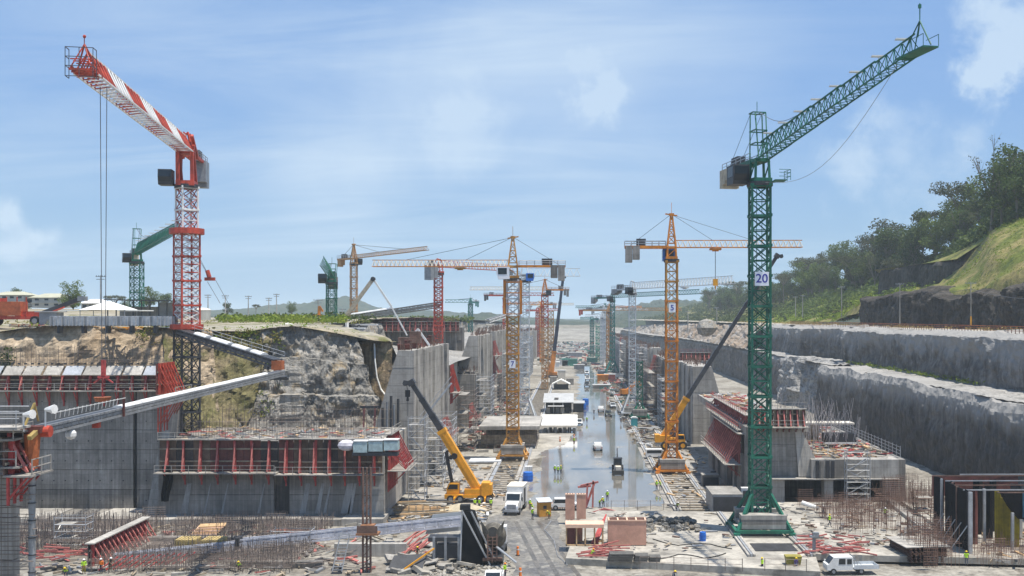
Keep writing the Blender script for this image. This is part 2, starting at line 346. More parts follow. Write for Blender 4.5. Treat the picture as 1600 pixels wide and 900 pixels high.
def cliff(name, rim, m, nu, nv, amp, batter, ledge=0., ribs=1., seed=0., side=-1, roundtop=.25, crack=0.):
    def fn(u, v):
        x, y, zt, zb = rimat(rim, u); e = .004; last = v > .9999; v = min(1., v*(nv-1)/(nv-2))
        a, b = rimat(rim, max(0, u-e)), rimat(rim, min(1, u+e)); d = V((b[0]-a[0], b[1]-a[1], 0)).normalized(); n = V((d.y, -d.x, 0))*-side
        w = v; z = lerp(zb, zt, w)
        out = (1-v)*(zt-zb)*batter
        if ledge: out += ledge*math.floor((1-v)*3+.35*fbm((x*.06, y*.06, 3+seed)))/3
        p = (x*.16*ribs+seed, y*.16*ribs, z*.09)
        out += amp*(fbm(p, 5)+.45*fbm((x*.7+seed, y*.7, z*.45), 4))
        if crack:
            dd = noise.voronoi(V((x*.14+seed+z*.05, y*.14, z*.13)))[0]; d2 = noise.voronoi(V((x*.5+seed+z*.2, y*.5, z*.32)))[0]; out += crack*(min(.5, dd[1]-dd[0])*1.6+min(.4, d2[1]-d2[0])*.6+(dd[2]-dd[0])*.5)
        if v > .9: out -= (v-.9)*10*roundtop*amp*1.6
        if last: out -= 5.5; z += -.25+1.1*fbm((x*.35, y*.35, 4), 3)
        z += amp*.22*fbm((x*.5, y*.5, z*.5+9), 3)*(1 if 0 < v else 0)
        return (x+n.x*out, y+n.y*out, z)
    return MB().grid(nu, nv, fn).build(name, m, None, 'structure', smooth=False)
cliff('earth_bank', RIM[:7], SOIL, 190, 40, 1.5, .46, seed=1, side=-1)
cliff('earth_bank', RIM[5:9], earth_mat('grassy_soil', ((.24,.19,.12), (.17,.15,.07), (.10,.10,.035)), (.12, .4), .7), 60, 44, 1.5, .5, seed=4, side=-1)
cliff('rock_cliff', RIM[7:12], ROCK, 190, 90, 1.5, .18, ledge=3.6, ribs=1.0, seed=2, side=-1, crack=.5)
cliff('clay_face', [(-40.2,189.5,25.6,9), (-37.4,188.5,25.8,9), (-33.4,188.2,25.4,9)], CLAY, 40, 40, .35, .12, seed=7, side=-1)
cliff('rock_cliff', [(-33.4,188.2,25.4,5), (-39,197,25.5,12), (-52,225,27,14), (-60,300,28,16), (-64,480,28,16), (-62,900,24,12), (-60,1280,20,8)], ROCK, 120, 10, 1.5, .1, seed=8, side=-1)
def rimY(x): return pl(x, [(p[0], p[1]) for p in RIM]+[(-37.4,188.6), (-33.2,189)])
def rimZ(x): return pl(x, [(p[0], p[2]) for p in RIM]+[(-37.4,25.7), (-33.2,25.3)])
def plateau_fn(u, v):
    x0 = lerp(-190, -33.2, u**.8); y = lerp(rimY(x0)-.5, 1500, v**2.6) if v > 0 else rimY(x0)-.6
    k = (y-180)/1320; xr = pl(y, ((188,-33.2), (197,-38.8), (225,-51.8), (300,-59.6), (480,-63.5), (900,-61.5), (1500,-59.5)))
    xl = lerp(-190, -2400, max(0, k)); x = lerp(xl, xr, (x0+190)/156.8) if v > 0 else x0
    z = lerp(rimZ(x0), 28.6, min(1, v*3)) + pl(y, ((180,0), (240,.2), (320,3.6), (420,4.6), (600,3), (1500,1)))*pl(x/y, ((-.46,1), (-.37,.12)))+pl(y, ((180,0), (420,.6), (800,-2), (1500,-11)))*pl(x/y, ((-.46,0), (-.37,1))) + .35*fbm((x*.09, y*.09, 2))*min(1, v*6)
    return (x, y, z)
MB().grid(110, 90, plateau_fn).build('terrain', earth_mat('plateau_ground', ((.28,.24,.17), (.30,.275,.22), (.13,.13,.045)), (.03, .16), .4), None, 'structure', smooth=True)

MB().grid(14, 60, lambda u, v: (lambda y: (lerp(-29.5, pl(y, ((190,-36), (225,-53), (300,-61), (1300,-66))), u), y, 18.5+.5*fbm((u*6, y*.1, 3))+u*2.5))(222+v*1050)).build('terrain', BENCH, None, 'structure', smooth=True)
# ---- right terraces
def jit(path, seed, step=11., ax=1.8, az=.9):
    """the same rim with uneven bays and dips"""
    out = []; R = random.Random(seed)
    for p, q_ in zip(path, path[1:]):
        n = max(1, int(math.hypot(q_[0]-p[0], q_[1]-p[1])/step))
        for i in range(n):
            r = [lerp(a, b, i/n) for a, b in zip(p, q_)]
            if i: r[0] += R.uniform(-ax, ax); r[2] += R.uniform(-az, az*.6)
            out.append(tuple(r))
    return out+[path[-1]]
cliff('rock_cliff', jit([(70,100,16.4,0), (70.4,160,16.2,0), (70,230,16.6,0), (69.6,292,16.6,0)], 3)+[(74,293,16.4,0), (80,294,16.0,0)], cap_mat('lower_cliff_concrete', SHOT, 16.4, 4.2, wet=9), 360, 34, .9, .05, ribs=.42, seed=11, side=1, roundtop=.6)
cliff('rock_cliff', [(80,293,15.8,0), (80.6,318,16.2,0), (80.2,341,15.9,0), (75.4,347,16.4,0), (74.6,356,16.2,0), (77,372,15.6,0)], earth_mat('lit_rough_rock', ((.26,.25,.235), (.34,.33,.31), (.16,.155,.15)), (.12,.5), .8, streak=.15), 60, 34, 2.0, .12, ledge=1.5, ribs=.9, seed=33, side=1)  # rough rock, coloured paler to carry the sunlight on this corner face
cliff('rock_cliff', [(77,371,15.6,0), (79,420,15.4,0), (80,560,15.2,0), (74,700,15,0), (60,860,13,0), (55,1250,10,0)], cap_mat('far_lower_cliff_concrete', SHOT, 15.5, 2.4), 300, 26, 1.4, .06, ribs=.45, seed=13, side=1, roundtop=.9)
cliff('rock_cliff', jit([(84,100,26.7,16), (84.5,150,26.6,16), (83.6,215,26.9,16), (84.6,262,26.7,16), (83.4,318,26.9,16), (90.5,321,26.8,16), (92.5,345,26.8,15.8), (91.5,370,26.8,15.6), (84.6,382,26.7,15.6), (83.6,396,26.6,15.5), (88,412,26.6,15.4), (87,440,26.5,15.3), (87,470,26.4,15.2)], 8, 8., 1.0, .4), cap_mat('upper_cliff_concrete', SHOT, 26.8, 5.4), 400, 30, 1.3, .07, ribs=.45, seed=17, side=1, roundtop=1.1)
cliff('earth_bank', [(87,468,26.4,15), (88,520,26,15), (86,640,25.5,15), (80,800,25,14), (68,1000,22,12), (62,1250,17,10)], earth_mat('pale_soil_slope', ((.34,.30,.25), (.30,.22,.15), (.40,.38,.35)), (.03, .15), .6), 160, 14, 2.2, .8, seed=19, side=1)
def bench(name, edge, z, wid, m, nu=120, nv=8, amp=.25):
    return MB().grid(nu, nv, lambda u, v: (lambda r: (r[0]+v*wid, r[1], z+amp*fbm((r[0]*.3+v*wid*.3, r[1]*.3, z))+v*.1))(rimat(edge, u))).build(name, m, None, 'structure', smooth=True)
bench('bench', [(72.6,100), (72.2,160), (72.8,230), (72.4,293)], 16.05, 14.5, BENCH, 200, 14, .3)
bench('bench', [(77.6,292), (78,360), (78,420), (79,560), (73,700), (59,860), (54,1250)], 15.3, 22, BENCH, 200, 14, .4)
bench('road', [(87,100), (87,215), (86.6,314), (95.,326), (95.6,364), (88,388), (90,430), (88.5,520), (86,640), (80,800), (68,1000), (62,1250)], 26.62, 27, ROADW, 200, 12, .25)

# ---- right hillside
def ridge(Y): return pl(Y, ((180,74), (300,72), (375,67), (430,60), (486,53), (535,49.5), (655,50), (871,47.5), (1443,45), (2600,40)))
def hill_z(x, Y):
    base = 26.6; c = pl(Y, ((200,1), (395,1), (430,.25), (520,0)))
    t = max(0, min(1.35, (x-110)/56)); zr = ridge(Y)
    z = lerp(base+11.5*c, zr, max(0, t)**(pl(Y/max(x, 1), ((2.45,.8), (2.8,2.3))) if Y < 480 else 1.2)) if t <= 1 else zr+ (t-1)*30*pl(Y, ((300,1), (700,.2), (1500,0)))
    w = pl(x, ((106,0), (112,1)))
    return base*(1-w)+z*w + w*(2.2*fbm((x*.04, Y*.03, 4))+1.0*fbm((x*.16, Y*.16, 6))+.35*fbm((x*.5, Y*.5, 6)))
def hill_fn(u, v):
    Y = 130+(v**1.7)*2500; x = 108.6+(u**1.5)*260
    return (x, Y, hill_z(x, Y))
HILLW = MB().grid(120, 330, hill_fn).build('hills', GRASS, None, 'structure', smooth=True)
# steep dark cut at the foot of the slope and the upper cut
cliff('rock_cliff', jit([(107.6,120,39,26.3), (107.4,200,39.4,26.3), (107.2,250,38.6,26.3), (107.6,285,36.2,26.3), (107.2,310,38.8,26.3), (107,345,38.6,26.3), (108,388,37.9,26.3), (114,398,36,26.3)], 12, 10., 1.4, 1.6), SHOTD, 240, 28, 1.8, .12, ribs=.6, seed=23, side=1, roundtop=1)
cliff('rock_cliff', jit([(138,352,50.5,38), (134,380,50.4,39), (135,420,50.8,39.5), (136,456,51.5,40), (143,470,49,39)], 15, 9, 1.2, .8), SHOTD, 90, 18, .7, .08, ribs=.9, seed=27, side=1, roundtop=.8)
MB().grid(40, 10, lambda u, v: (lambda Y: (135.3+v*16, Y, lerp(pl(Y, ((362,50.4), (420,50.8), (462,51.2))), hill_z(151.3, Y), v)))(362+u*100)).build('terrain', GRASS, None, 'structure', smooth=True)

# ---- far hills on the left and straight on
def hills(name, x0, x1, Y, dep, prof, seed, m=FARHILL):
    return MB().grid(420, 22, lambda u, v: (lambda x, k: (x, Y+v*dep, 12+pl(x/Y, prof)*Y*k*(1+.16*fbm((x*.012+seed, v*4, 1), 5)+.14*fbm((x*.06+seed, v*9, 2), 4))))(lerp(x0, x1, u), math.sin(min(1, v*1.15)*PI/1.3)**.7)).build(name, m, None, 'structure', smooth=False)
hills('hills', -1500, 60, 2000, 900, ((-.75,.013), (-.4,.016), (-.345,.023), (-.31,.026), (-.285,.031), (-.26,.024), (-.235,.019), (-.17,.016), (-.1,.010), (.03,.004)), 1)
hills('hills', -700, 330, 1500, 500, ((-.4,.005), (-.16,.008), (-.12,.014), (-.10,.017), (-.05,.008), (.02,.006), (.05,.014), (.09,.024), (.14,.028), (.22,.03)), 5)
hills('hills', 60, 700, 1800, 900, ((.03,.006), (.06,.018), (.1,.028), (.16,.03), (.4,.03)), 9)

# ---- air: one closed box of thin haze
hz = bpy.data.materials.new('haze_air'); hz.use_nodes = True; q = N(hz.node_tree); q.n.remove(q.n['Principled BSDF'])
vol = q.new('ShaderNodeVolumePrincipled'); vol.inputs['Color'].default_value = (.80,.92,1,1); vol.inputs['Density'].default_value = .00016; vol.inputs['Anisotropy'].default_value = 0.
q.l.new(vol.outputs[0], q.n['Material Output'].inputs['Volume'])
hzo = MB().bx(-9000, 9000, -400, 23000, -6, 135).build('haze', hz, None, 'stuff')
# ================================================================ CRANES
def text_mesh(txt, size, m):
    cu = bpy.data.curves.new('lettering', 'FONT'); cu.body = txt; cu.size = size; cu.align_x = 'CENTER'; cu.align_y = 'CENTER'; cu.extrude = .01; cu.offset = size*.012
    o = bpy.data.objects.new('lettering', cu); COL.objects.link(o); dg = bpy.context.evaluated_depsgraph_get()
    me = bpy.data.meshes.new_from_object(o.evaluated_get(dg)); bpy.data.objects.remove(o); me.materials.clear(); me.materials.append(m); return me
def lettering(txt, size, m, parent, loc, rz=0, tilt=PI/2):
    o = put('lettering', text_mesh(txt, size, m), parent); o.location = loc; o.rotation_euler = (tilt, 0, rz); return o
NAVY = mat('navy_lettering', (.03,.035,.30), .6, .05, 1); PLATE = mat('white_sign_plate', (.78,.79,.82), .6, .05, 1)
def mast_mesh(w, h, n, ch, br, m, style='X', collar=True):
    mb = MB(); k = w/2; cs = [(-k,-k), (k,-k), (k,k), (-k,k)]
    for x, y in cs: mb.bar((x,y,0), (x,y,h), ch, ch, up=(0,1,0))
    p = h/n; k1 = 1 if isinstance(m, list) else 0
    for i in range(4):
        a, b = cs[i], cs[(i+1)%4]
        for j in range(n):
            z0, z1 = j*p, (j+1)*p
            mb.bar((a[0],a[1],z0), (b[0],b[1],z0), br)
            if style == 'X': mb.bar((a[0],a[1],z0), (b[0],b[1],z1), br, mi=k1); mb.bar((b[0],b[1],z0), (a[0],a[1],z1), br, mi=k1)
            elif (j+i) % 2: mb.bar((a[0],a[1],z0), (b[0],b[1],z1), br)
            else: mb.bar((b[0],b[1],z0), (a[0],a[1],z1), br)
        if collar:
            mb.bar((a[0]*1.05,a[1]*1.05,h-ch*.5), (b[0]*1.05,b[1]*1.05,h-ch*.5), ch*.9)
    for x, y in cs:
        if collar: mb.box((x,y,h), (ch*1.7,ch*1.7,ch*1.3))
    mb.rod((k*.3,k*.35,0), (k*.3,k*.35,h), br*.35); mb.rod((-k*.3,k*.35,0), (-k*.3,k*.35,h), br*.35)          # ladder stiles
    return mb.mesh('mast_section', m)
def jib_mesh(L, w, h, n, ch, br, m, alt=False):
    """triangular girder along +x, two bottom chords and one top chord; m may be [main, second] for banded paint"""
    mb = MB()
    for y in (-w/2, w/2): mb.bar((0,y,0), (L,y,0), ch)
    mb.bar((0,0,h), (L,0,h), ch*1.1); p = L/n
    for i in range(n):
        x0, x1 = i*p, (i+1)*p; xm = (x0+x1)/2; mi = 1 if (alt == 'all' or (alt and i % 2)) else 0
        for y in (-w/2, w/2): mb.bar((x0,y,0), (xm,0,h), br, mi=mi); mb.bar((xm,0,h), (x1,y,0), br, mi=mi)
        mb.bar((x0,-w/2,0), (x0,w/2,0), br*.8); mb.bar((x0,-w/2,0), (x1,w/2,0), br*.8, mi=mi)
    return mb.mesh('jib_section', m)
def oriented(name, me, parent, o, d, scale=None):                # put a +x mesh at o, pointing along d
    d = V(d); x = put(name, me, parent); x.location = o
    x.rotation_euler = (0, -math.asin(d.normalized().z), math.atan2(d.y, d.x))
    if scale: x.scale = scale
    return x
CRANES = 'tower cranes working on the lock site'
def tower_crane(label, x, y, z0, zt, w, mats, tip=None, az=None, L=None, jib=(1.4,1.4,6), head='peak', hz=6., cj=9., sec=4., np=2, style='X', rot=0., base='none', basew=5.8, num=None, numz=None,
                cab=None, rot2=None, weights=2, trolley=None, hookz=None, pend=(.35,.75), thick=1., jm=None, cjm=None, splits=None, cabcol=None, name='tower_crane', cwm=None, rise=2.2, flags=0, wsz=(1.,2.2,3.), jt=.7):
    """x, y, z0: foot; zt: top of the mast; jib direction az, length L, (height, width, panels per section); tip overrides az, L"""
    t = thing(name, label, 'tower crane', (x,y,z0), 0, CRANES); D = math.hypot(x, y)
    ch = max(.17, D*.00078)*thick; br = max(.085, D*.00044)*thick; mm = mats; jm = jm or mats; cjm = cjm or (mats if not isinstance(mats, list) else mats[0])
    main = mats[0] if isinstance(mats, list) else mats
    zb = 0.
    if base != 'none':
        b = basew/2; k = w/2; top = basew*.72 if base == 'legs' else basew*.95
        zb = 2.2 if base == 'legs' else 1.6
        for sx in (-1,1):
            for sy in (-1,1):
                MB().bar((sx*k,sy*k,top), (sx*b,sy*b,.45), ch*1.5).build('leg', main, t); MB().box((sx*b,sy*b,.3), (.8,.8,.6)).build('foot', GREY if base == 'splay' else main, t)
        fr = MB()
        for s in (-1,1): fr.bar((-b,s*b,.75), (b,s*b,.75), ch*1.4); fr.bar((s*b,-b,.75), (s*b,b,.75), ch*1.4)
        fr.bar((-b,-b,.7), (b,b,.7), ch*1.2); fr.bar((b,-b,.7), (-b,b,.7), ch*1.2); fr.build('base_frame', main, t)
        n = 3 if base == 'legs' else 2
        for s in (-1,1):
            for j in range(n): MB().box((0, s*basew*.31+ (j%2)*.03, 1.02+j*.62+.3), (basew*.82-(j%2)*.06, basew*.26, .6)).build('ballast_block', CONCL if j != 1 else CONC, t)
        for s in (-1,1): MB().box((s*basew*.34, 0, 1.33), (basew*.13, basew*.34, .6)).build('ballast_block', CONCL, t)
    Hm = zt-z0-zb; secs = splits or [(zb, zb+Hm, w, main, np)]
    for (a, b, ww, m, pn) in secs:
        n = max(1, round((b-a)/sec)); h = (b-a)/n; me = mast_mesh(ww, h, pn, ch*(1 if ww < 3.1 else 1.15), br, m, style)
        for i in range(n):
            o = put('mast_section', me, t); o.location = (0,0,a+i*h); o.rotation_euler = (0,0,rot)
    if L is None and tip is None: return t
    hb = zt-z0                                                     # slewing level, local
    if tip is not None:
        d = V((tip[0]-x, tip[1]-y, tip[2]-zt-rise)); L = d.length; az = math.atan2(d.y, d.x); d = d/L
    else: d = V((math.cos(az), math.sin(az), 0))
    s = V((-math.sin(az), math.cos(az), 0)); f = V((math.cos(az), math.sin(az), 0)); up = V((0,0,1))
    P = lambda a, b, c: f*a+s*b+up*c
    jh, jw, jn = jib; jz = hb+rise; k = w/2*1.05
    su = MB().tube((0,0,hb-.1), (0,0,hb+.45), w*.72, 14)
    su.build('slewing_ring', DARK, t)
    mb = MB()
    for a in (-1,1):
        for b in (-1,1): mb.bar(P(a*k*.8,b*k*.8,hb+.4), P(a*k*.7,b*k*.7,jz+.2), ch*1.1)
    mb.prism([(-k,-k),(k,-k),(k,k),(-k,k)], P(0,0,hb+.45), f, s, up*.5)
    mb.prism([(-k*.8,-k*.8),(k*.8,-k*.8),(k*.8,k*.8),(-k*.8,k*.8)], P(0,0,jz-.25), f, s, up*.45)
    for b in (-1,1): mb.bar(P(-k*.8,b*k*.8,hb+.9), P(k*.8,b*k*.8,jz-.2), br)
    mb.build('turntable', main, t)
    if cab:                                                        # cab hung beside the turntable: (along, across, size)
        a, b, cs = cab; cm = MB()
        cm.prism([(-cs*.55,0),(cs*.4,0),(cs*.55,cs*.55),(cs*.5,cs*1.05),(-cs*.55,cs*1.05)], P(a,b-cs*.45,hb+.2), f, up, s*cs*.9)
        c = cm.build('cab', cabcol or WHITE, t)
        gm = MB(); gm.prism([(cs*.405,.1),(cs*.565,cs*.55),(cs*.515,cs*.98),(cs*.49,cs*.98),(cs*.53,cs*.55),(cs*.39,.1)], P(a,b-cs*.4,hb+.2), f, up, s*cs*.8)
        for e in (-1,1): gm.prism([(-cs*.35,cs*.4),(cs*.4,cs*.4),(cs*.43,cs*.95),(-cs*.35,cs*.95)], P(a,b+e*cs*.46-.015,hb+.2), f, up, s*.03)
        gm.prism([(-cs*.4,cs*.3),(cs*.4,cs*.3),(cs*.4,cs*.95),(-cs*.4,cs*.95)], P(a-cs*.57,b,hb+.2), s, up, f*.03)
        gm.build('window', GLASSD, c)
    # jib
    ns = max(2, round(L/8)); sl = L/ns; me = jib_mesh(sl, jw, jh, jn, ch*.85*jt, br*.9*jt, jm, isinstance(jm, list) and (len(jm) == 2 or 'all'))
    banded = jm == [WHITE, RED]; me2 = jib_mesh(sl, jw, jh, jn, ch*.85*jt, br*1.4*jt, jm, 'all') if banded else me; me = jib_mesh(sl, jw, jh, jn, ch*.85*jt, br*1.4*jt, [WHITE, WHITE]) if banded else me
    for i in range(ns):
        kk = 1-.30*i/ns if flags else 1.
        oriented('jib_section', me if i % 2 else me2, t, P(k*.6,0,jz)+d*(i*sl), d, (1, kk, kk))
    # counter jib with railings, winch and weights
    cjb = MB(); 
    for b in (-.7,.7): cjb.bar(P(-k*.5,b,jz+.05), P(-cj,b,jz+.05), ch*1.5, ch*2.)
    for i in range(5): cjb.bar(P(-k-i*(cj-k)/4.2,-.7,jz+.05), P(-k-i*(cj-k)/4.2,.7,jz+.05), ch)
    cjb.build('counter_jib', cjm, t)
    rl = MB()
    for b in (-.85,.85):
        rl.rod(P(-k,b,jz+1.2), P(-cj,b,jz+1.2), br*.5); rl.rod(P(-k,b,jz+.75), P(-cj,b,jz+.75), br*.4)
        for i in range(7): rl.rod(P(-k-i*(cj-k)/6,b,jz+.1), P(-k-i*(cj-k)/6,b,jz+1.2), br*.5)
    rl.build('handrail', GALV, t)
    MB().prism([(-cj*.75,-.6),(-cj*.55,-.6),(-cj*.55,.6),(-cj*.75,.6)], P(0,0,jz+.35), f, s, up*1.3).build('winch', DARK, t)
    wa, wb, wh = wsz
    for i in range(weights):
        a = -cj+.15+i*(wa+.12); MB().prism([(a,-wb/2),(a+wa,-wb/2),(a+wa,wb/2),(a,wb/2)], P(0,0,jz+.25-wh*(1-.18*i)), f, s, up*wh*(1-.18*i)).build('counterweight', cwm or CONC, t)
    ln = MB(); rp = max(.035, D*.00022)
    if head == 'peak':
        hd = MB(); q = .75*k; tp = jz+hz
        for a, b in ((-q,-q),(q,-q),(q,q),(-q,q)): hd.bar(P(a,b,jz), P(a*.18+.0,b*.18,tp), ch)
        for i in range(4):
            z = jz+hz*(i+.6)/4.6; m_ = q*(1-(i+.6)/4.6*.82)
            for a, b, c, e in ((-1,-1,1,-1),(1,-1,1,1),(1,1,-1,1),(-1,1,-1,-1)): hd.bar(P(a*m_,b*m_,z), P(c*m_,e*m_,z), br); hd.bar(P(a*m_,b*m_,z), P(c*m_*.75,e*m_*.75,z+hz/4.6), br)
        hd.box(P(0,0,tp+.1), (.9,.9,.5), az); hd.bar(P(-1.2,0,tp+.25), P(1.1,0,tp-.1), .3, .25); hd.rod(P(0,0,tp), P(0,0,tp+2.4), .05)
        hd.build('tower_head', main, t)
        for r in pend: ln.rod(P(.3,0,tp), P(k,0,jz+jh)+d*(L*r), rp)
        ln.rod(P(-.3,0,tp), P(-cj*.88,0,jz+.4), rp)
    elif head == 'aframe':
        hd = MB(); tp = jz+hz
        for b in (-.9,.9):
            hd.bar(P(-1.1,b*1.1,jz), P(-2.2,b*.95+.35,tp), ch*.55); hd.bar(P(1.2,b*.7,jz+.2), P(-.6,b*.85+.35,tp), ch*.55)
        for z, e in ((.35,1), (.62,1), (1,1)):
            hd.bar(P(-1.1-.5*z,-.9,jz+hz*z), P(-1.1-.5*z,.9,jz+hz*z), br); hd.bar(P(1.2-1.3*z,-.9,jz+hz*z), P(1.2-1.3*z,.9,jz+hz*z), br)
            for b in (-.9,.9): hd.bar(P(-1.1-.5*z,b,jz+hz*z), P(1.2-1.3*z,b,jz+hz*z), br)
        hd.bar(P(-2.2,.35,tp), P(-.6,.35,tp), br*.7); hd.rod(P(-1,0,tp), P(-1,0,tp+1.6), .05)
        hd.build('tower_head', main, t)
        ln.rod(P(-1.3,.8,tp), P(-cj*.8,.7,jz+.3), rp); ln.rod(P(-1.3,-.8,tp), P(-cj*.8,-.7,jz+.3), rp)
        q_ = P(k,0,jz+jh)+d*(L*pend[0]); e_ = P(-.1,0,tp); ln.path([e_.lerp(q_, i/8)-up*(1.1*math.sin(PI*i/8)) for i in range(9)], rp*1.3)
    else:
        hd = MB(); hd.prism([(-k*.9,-k*.8),(k*.9,-k*.8),(k*.9,k*.8),(-k*.9,k*.8)], P(0,0,jz), f, s, up*.6)
        for a in (-1,1):
            for b in (-1,1): hd.bar(P(a*k*.8,b*k*.7,jz), P(a*k*.5,b*k*.2,jz+jh*1.25), ch)
        hd.bar(P(-k*.5,0,jz+jh*1.25), P(k*.7,0,jz+jh*1.1), ch*1.3); hd.build('tower_head', main, t)
    if ln.v: ln.build('pendant', ROPE, t)
    if trolley is not None:
        c = P(k,0,jz-.35)+d*(L*trolley); tr = MB().box(c, (2.2,1.3,.35), az); tr.box(c+V((0,0,-.25)), (1.2,.6,.3), az); tr.build('trolley', main, t)
        if hookz is not None:
            z1 = hookz-z0; r = MB(); r.rod(c+s*.4, V((c.x,c.y,z1))+s*.2, rp*.8); r.rod(c-s*.4, V((c.x,c.y,z1))-s*.2, rp*.8); r.build('hoist_rope', ROPE, t)
            hk = MB().box((c.x,c.y,z1-.6), (.9,.6,1.3), az); hk.tube((c.x,c.y,z1-1.3), (c.x,c.y,z1-2.), .18, 6, .08); hk.build('hook_block', YELLOW if main is not RED else RED, t)
    if num:
        z = numz-z0; n_ = -w/2-ch-.05; sz = 1.5 if num == '20' else 1.35
        pw = (1.25 if num == '20' else .95)
        p = MB().box((0,n_,z), (sz*pw,.06,sz*1.25)).build('number_plate', PLATE, t); lettering(num, sz*1.1, NAVY, p, (0,n_-.045,z))
    if flags:
        for i in range(flags):
            c = P(k,0,jz)+d*(L*(i+.4)/flags)+up*(jh*(1-.3*i/flags)+.45); MB().box(c+f*.0, (1.5,.5,.14), 0).box(c+V((0,0,-.22)), (.08,.08,.5)).build('marker_lamp', WHITE, t)
    tipc = P(k,0,jz)+d*L
    return t, P, d, L, tipc

# -- 1 near green crane carrying plate 20
gx, gy = 25.2, 139.
t, P, d, L, tp = tower_crane('tall dark green tower crane with number 20 plate, on rails at the right front', gx, gy, .8, 47.8, 2.45, GREEN, tip=(33.1,100.4,55.7), jib=(2.5,1.7,5), head='aframe', hz=6.6, cj=12.5, sec=3.9, np=2,
    base='legs', basew=7.4, num='20', numz=35.1, cab=(-1.3,-2.6,2.5), cabcol=DARK, weights=3, cwm=mat('sandy_counterweight', (.42,.37,.28), .8), pend=(.30,.7), rise=3.4, flags=8, jm=GREEN, thick=1.65, jt=.7, wsz=(1.1,2.6,2.6))
pf = MB()
pf.prism([(1.3,1.4),(3.4,1.4),(3.4,3.),(1.3,3.)], P(0,0,47.3), V((0,-1,0)), V((1,0,0)), V((0,0,.12)))
for z in (.5,1.0,1.4): pf.bar(P(1.3,3,47.4+z), P(3.4,3,47.4+z), .06); pf.bar(P(3.4,1.4,47.4+z), P(3.4,3,47.4+z), .06)
pf.prism([(-.4,.6),(1.5,.6),(1.5,1.6),(-.4,1.6)], P(0,0,47.31), P(1,0,0), P(0,1,0), V((0,0,.1)))
for a_ in (1.3,2.3,3.4): pf.bar(P(a_,3,47.4), P(a_,3,48.8), .06)
pf.build('service_platform', GREEN, t)
te = MB(); u = V((0,0,1)); te.bar(tp+P(-.2,0,1.4)-u*0, tp+P(.2,0,2.9), .12); te.bar(tp+P(.2,0,2.9), tp+P(2.2,0,.1), .1); te.bar(tp+P(-2,-.6,0), tp+P(.2,0,2.9), .09); te.bar(tp+P(-2,.6,0), tp+P(.2,0,2.9), .09); te.rod(tp+P(.2,0,2.9), tp+P(.2,0,4.6), .06); te.box(tp+P(.2,0,4.3), (.25,.25,.35))
te.prism([(-3,-.8),(2.2,-.8),(2.2,.8),(-3,.8)], tp-u*.15, P(1,0,0), P(0,1,0), u*.15)
for b in (-.8,.8): te.bar(tp+P(0,b,1.1), tp+P(2.2,b,1.1), .05); te.bar(tp+P(2.2,b,0), tp+P(2.2,b,1.1), .05)
te.build('jib_head', GREEN, t)
ca = MB(); a_ = P(2,0,47.2); b_ = tp+P(-4,0,-.3); ca.path([a_.lerp(b_, i/16)-u*(4.0*math.sin(PI*i/16)) for i in range(17)], .03); ca.build('hoist_rope', GREY, t)

# -- 2 red and white conveyor crane at the left
rx, ry = -62.4, 165.
t, P, d, L, tp = tower_crane('huge red and white tower crane at the left carrying the concrete conveyors', rx, ry, 6., 50.8, 2.7, [RED, WHITE], tip=(-53.6,113,56.6), jib=(2.6,2.5,5), head='flat', cj=13, sec=4.4, np=2, rot=PI/4,
    splits=[(0,22,2.95,DARK,2), (22,37.7,2.95,[RED,WHITE],3), (37.7,44.8,2.5,[WHITE,PINK],2)], cab=(1.2,-2.9,2.3), cabcol=DARK, rise=5.6, weights=2, thick=1.45, jt=.8, jm=[WHITE, RED], cjm=RED, wsz=(1.6,2.4,4.4), cwm=GREY)
MB().tube((0,0,37.3), (0,0,38.2), 2.7, 16).build('collar', RED, t); MB().tube((0,0,22), (0,0,22.8), 2.6, 12).build('collar', RED, t)
th = MB(); 
for b in (-1.1,1.1): th.bar(P(-1.4,b,45.2), P(1.2,b,51.5), .6, .5); th.bar(P(1.4,b,45.2), P(1.6,b,50.8), .5); th.bar(P(-3,b,50), P(1.6,b,53.), .4)
th.prism([(-1.6,-1.4),(1.8,-1.4),(1.8,1.4),(-1.6,1.4)], P(0,0,45.), P(1,0,0), P(0,1,0), u*.8); th.build('tower_head', RED, t)
jh_ = MB(); 
for b in (-1.25,1.25): jh_.bar(tp+P(-2,b,0), tp+P(1.2,b*.8,.4), .24); jh_.bar(tp+P(-1.5,b,.2), tp+P(.0,0,3.1), .14); jh_.bar(tp+P(1.2,b*.8,.4), tp+P(.0,0,3.1), .11)
for a_ in (-2,-.9,.2,1.2): jh_.bar(tp+P(a_,-1.25,.1), tp+P(a_,1.25,.1), .22); jh_.bar(tp+P(a_,-1.1,1.2), tp+P(a_,1.1,1.2), .12)
for a_ in (-.9,.2): jh_.bar(tp+P(a_,-1.25,0), tp+P(a_+1.,1.25,.2), .16)
jh_.rod(tp+P(0,0,3.1), tp+P(0,0,3.9), .06); jh_.ball(tp+P(0,0,3.95), .2, 6, 4); jh_.build('jib_head', RED, t)
cg = MB()
for z in (-.8,.3,1.3,2.3):
    for p_, q_ in (((.6,-1.4),(1.9,-1.4)),((1.9,-1.4),(1.9,1.4)),((1.9,1.4),(.6,1.4))): cg.bar(tp+P(*p_,z), tp+P(*q_,z), .07)
for p_ in ((.6,-1.4),(1.9,-1.4),(1.9,0),(1.9,1.4),(.6,1.4)): cg.bar(tp+P(*p_,-.8), tp+P(*p_,2.3), .06)
cg.build('service_cage', ROPE, t)
hp = V((-54.,117.5,23.4))-V((rx,ry,6)); rp_ = MB()
for b in (-.38,.38): rp_.rod(V((hp.x+b,hp.y,50.4)), V((hp.x+b*.5,hp.y,hp.z+1.5)), .05)
rp_.build('hoist_rope', ROPE, t)
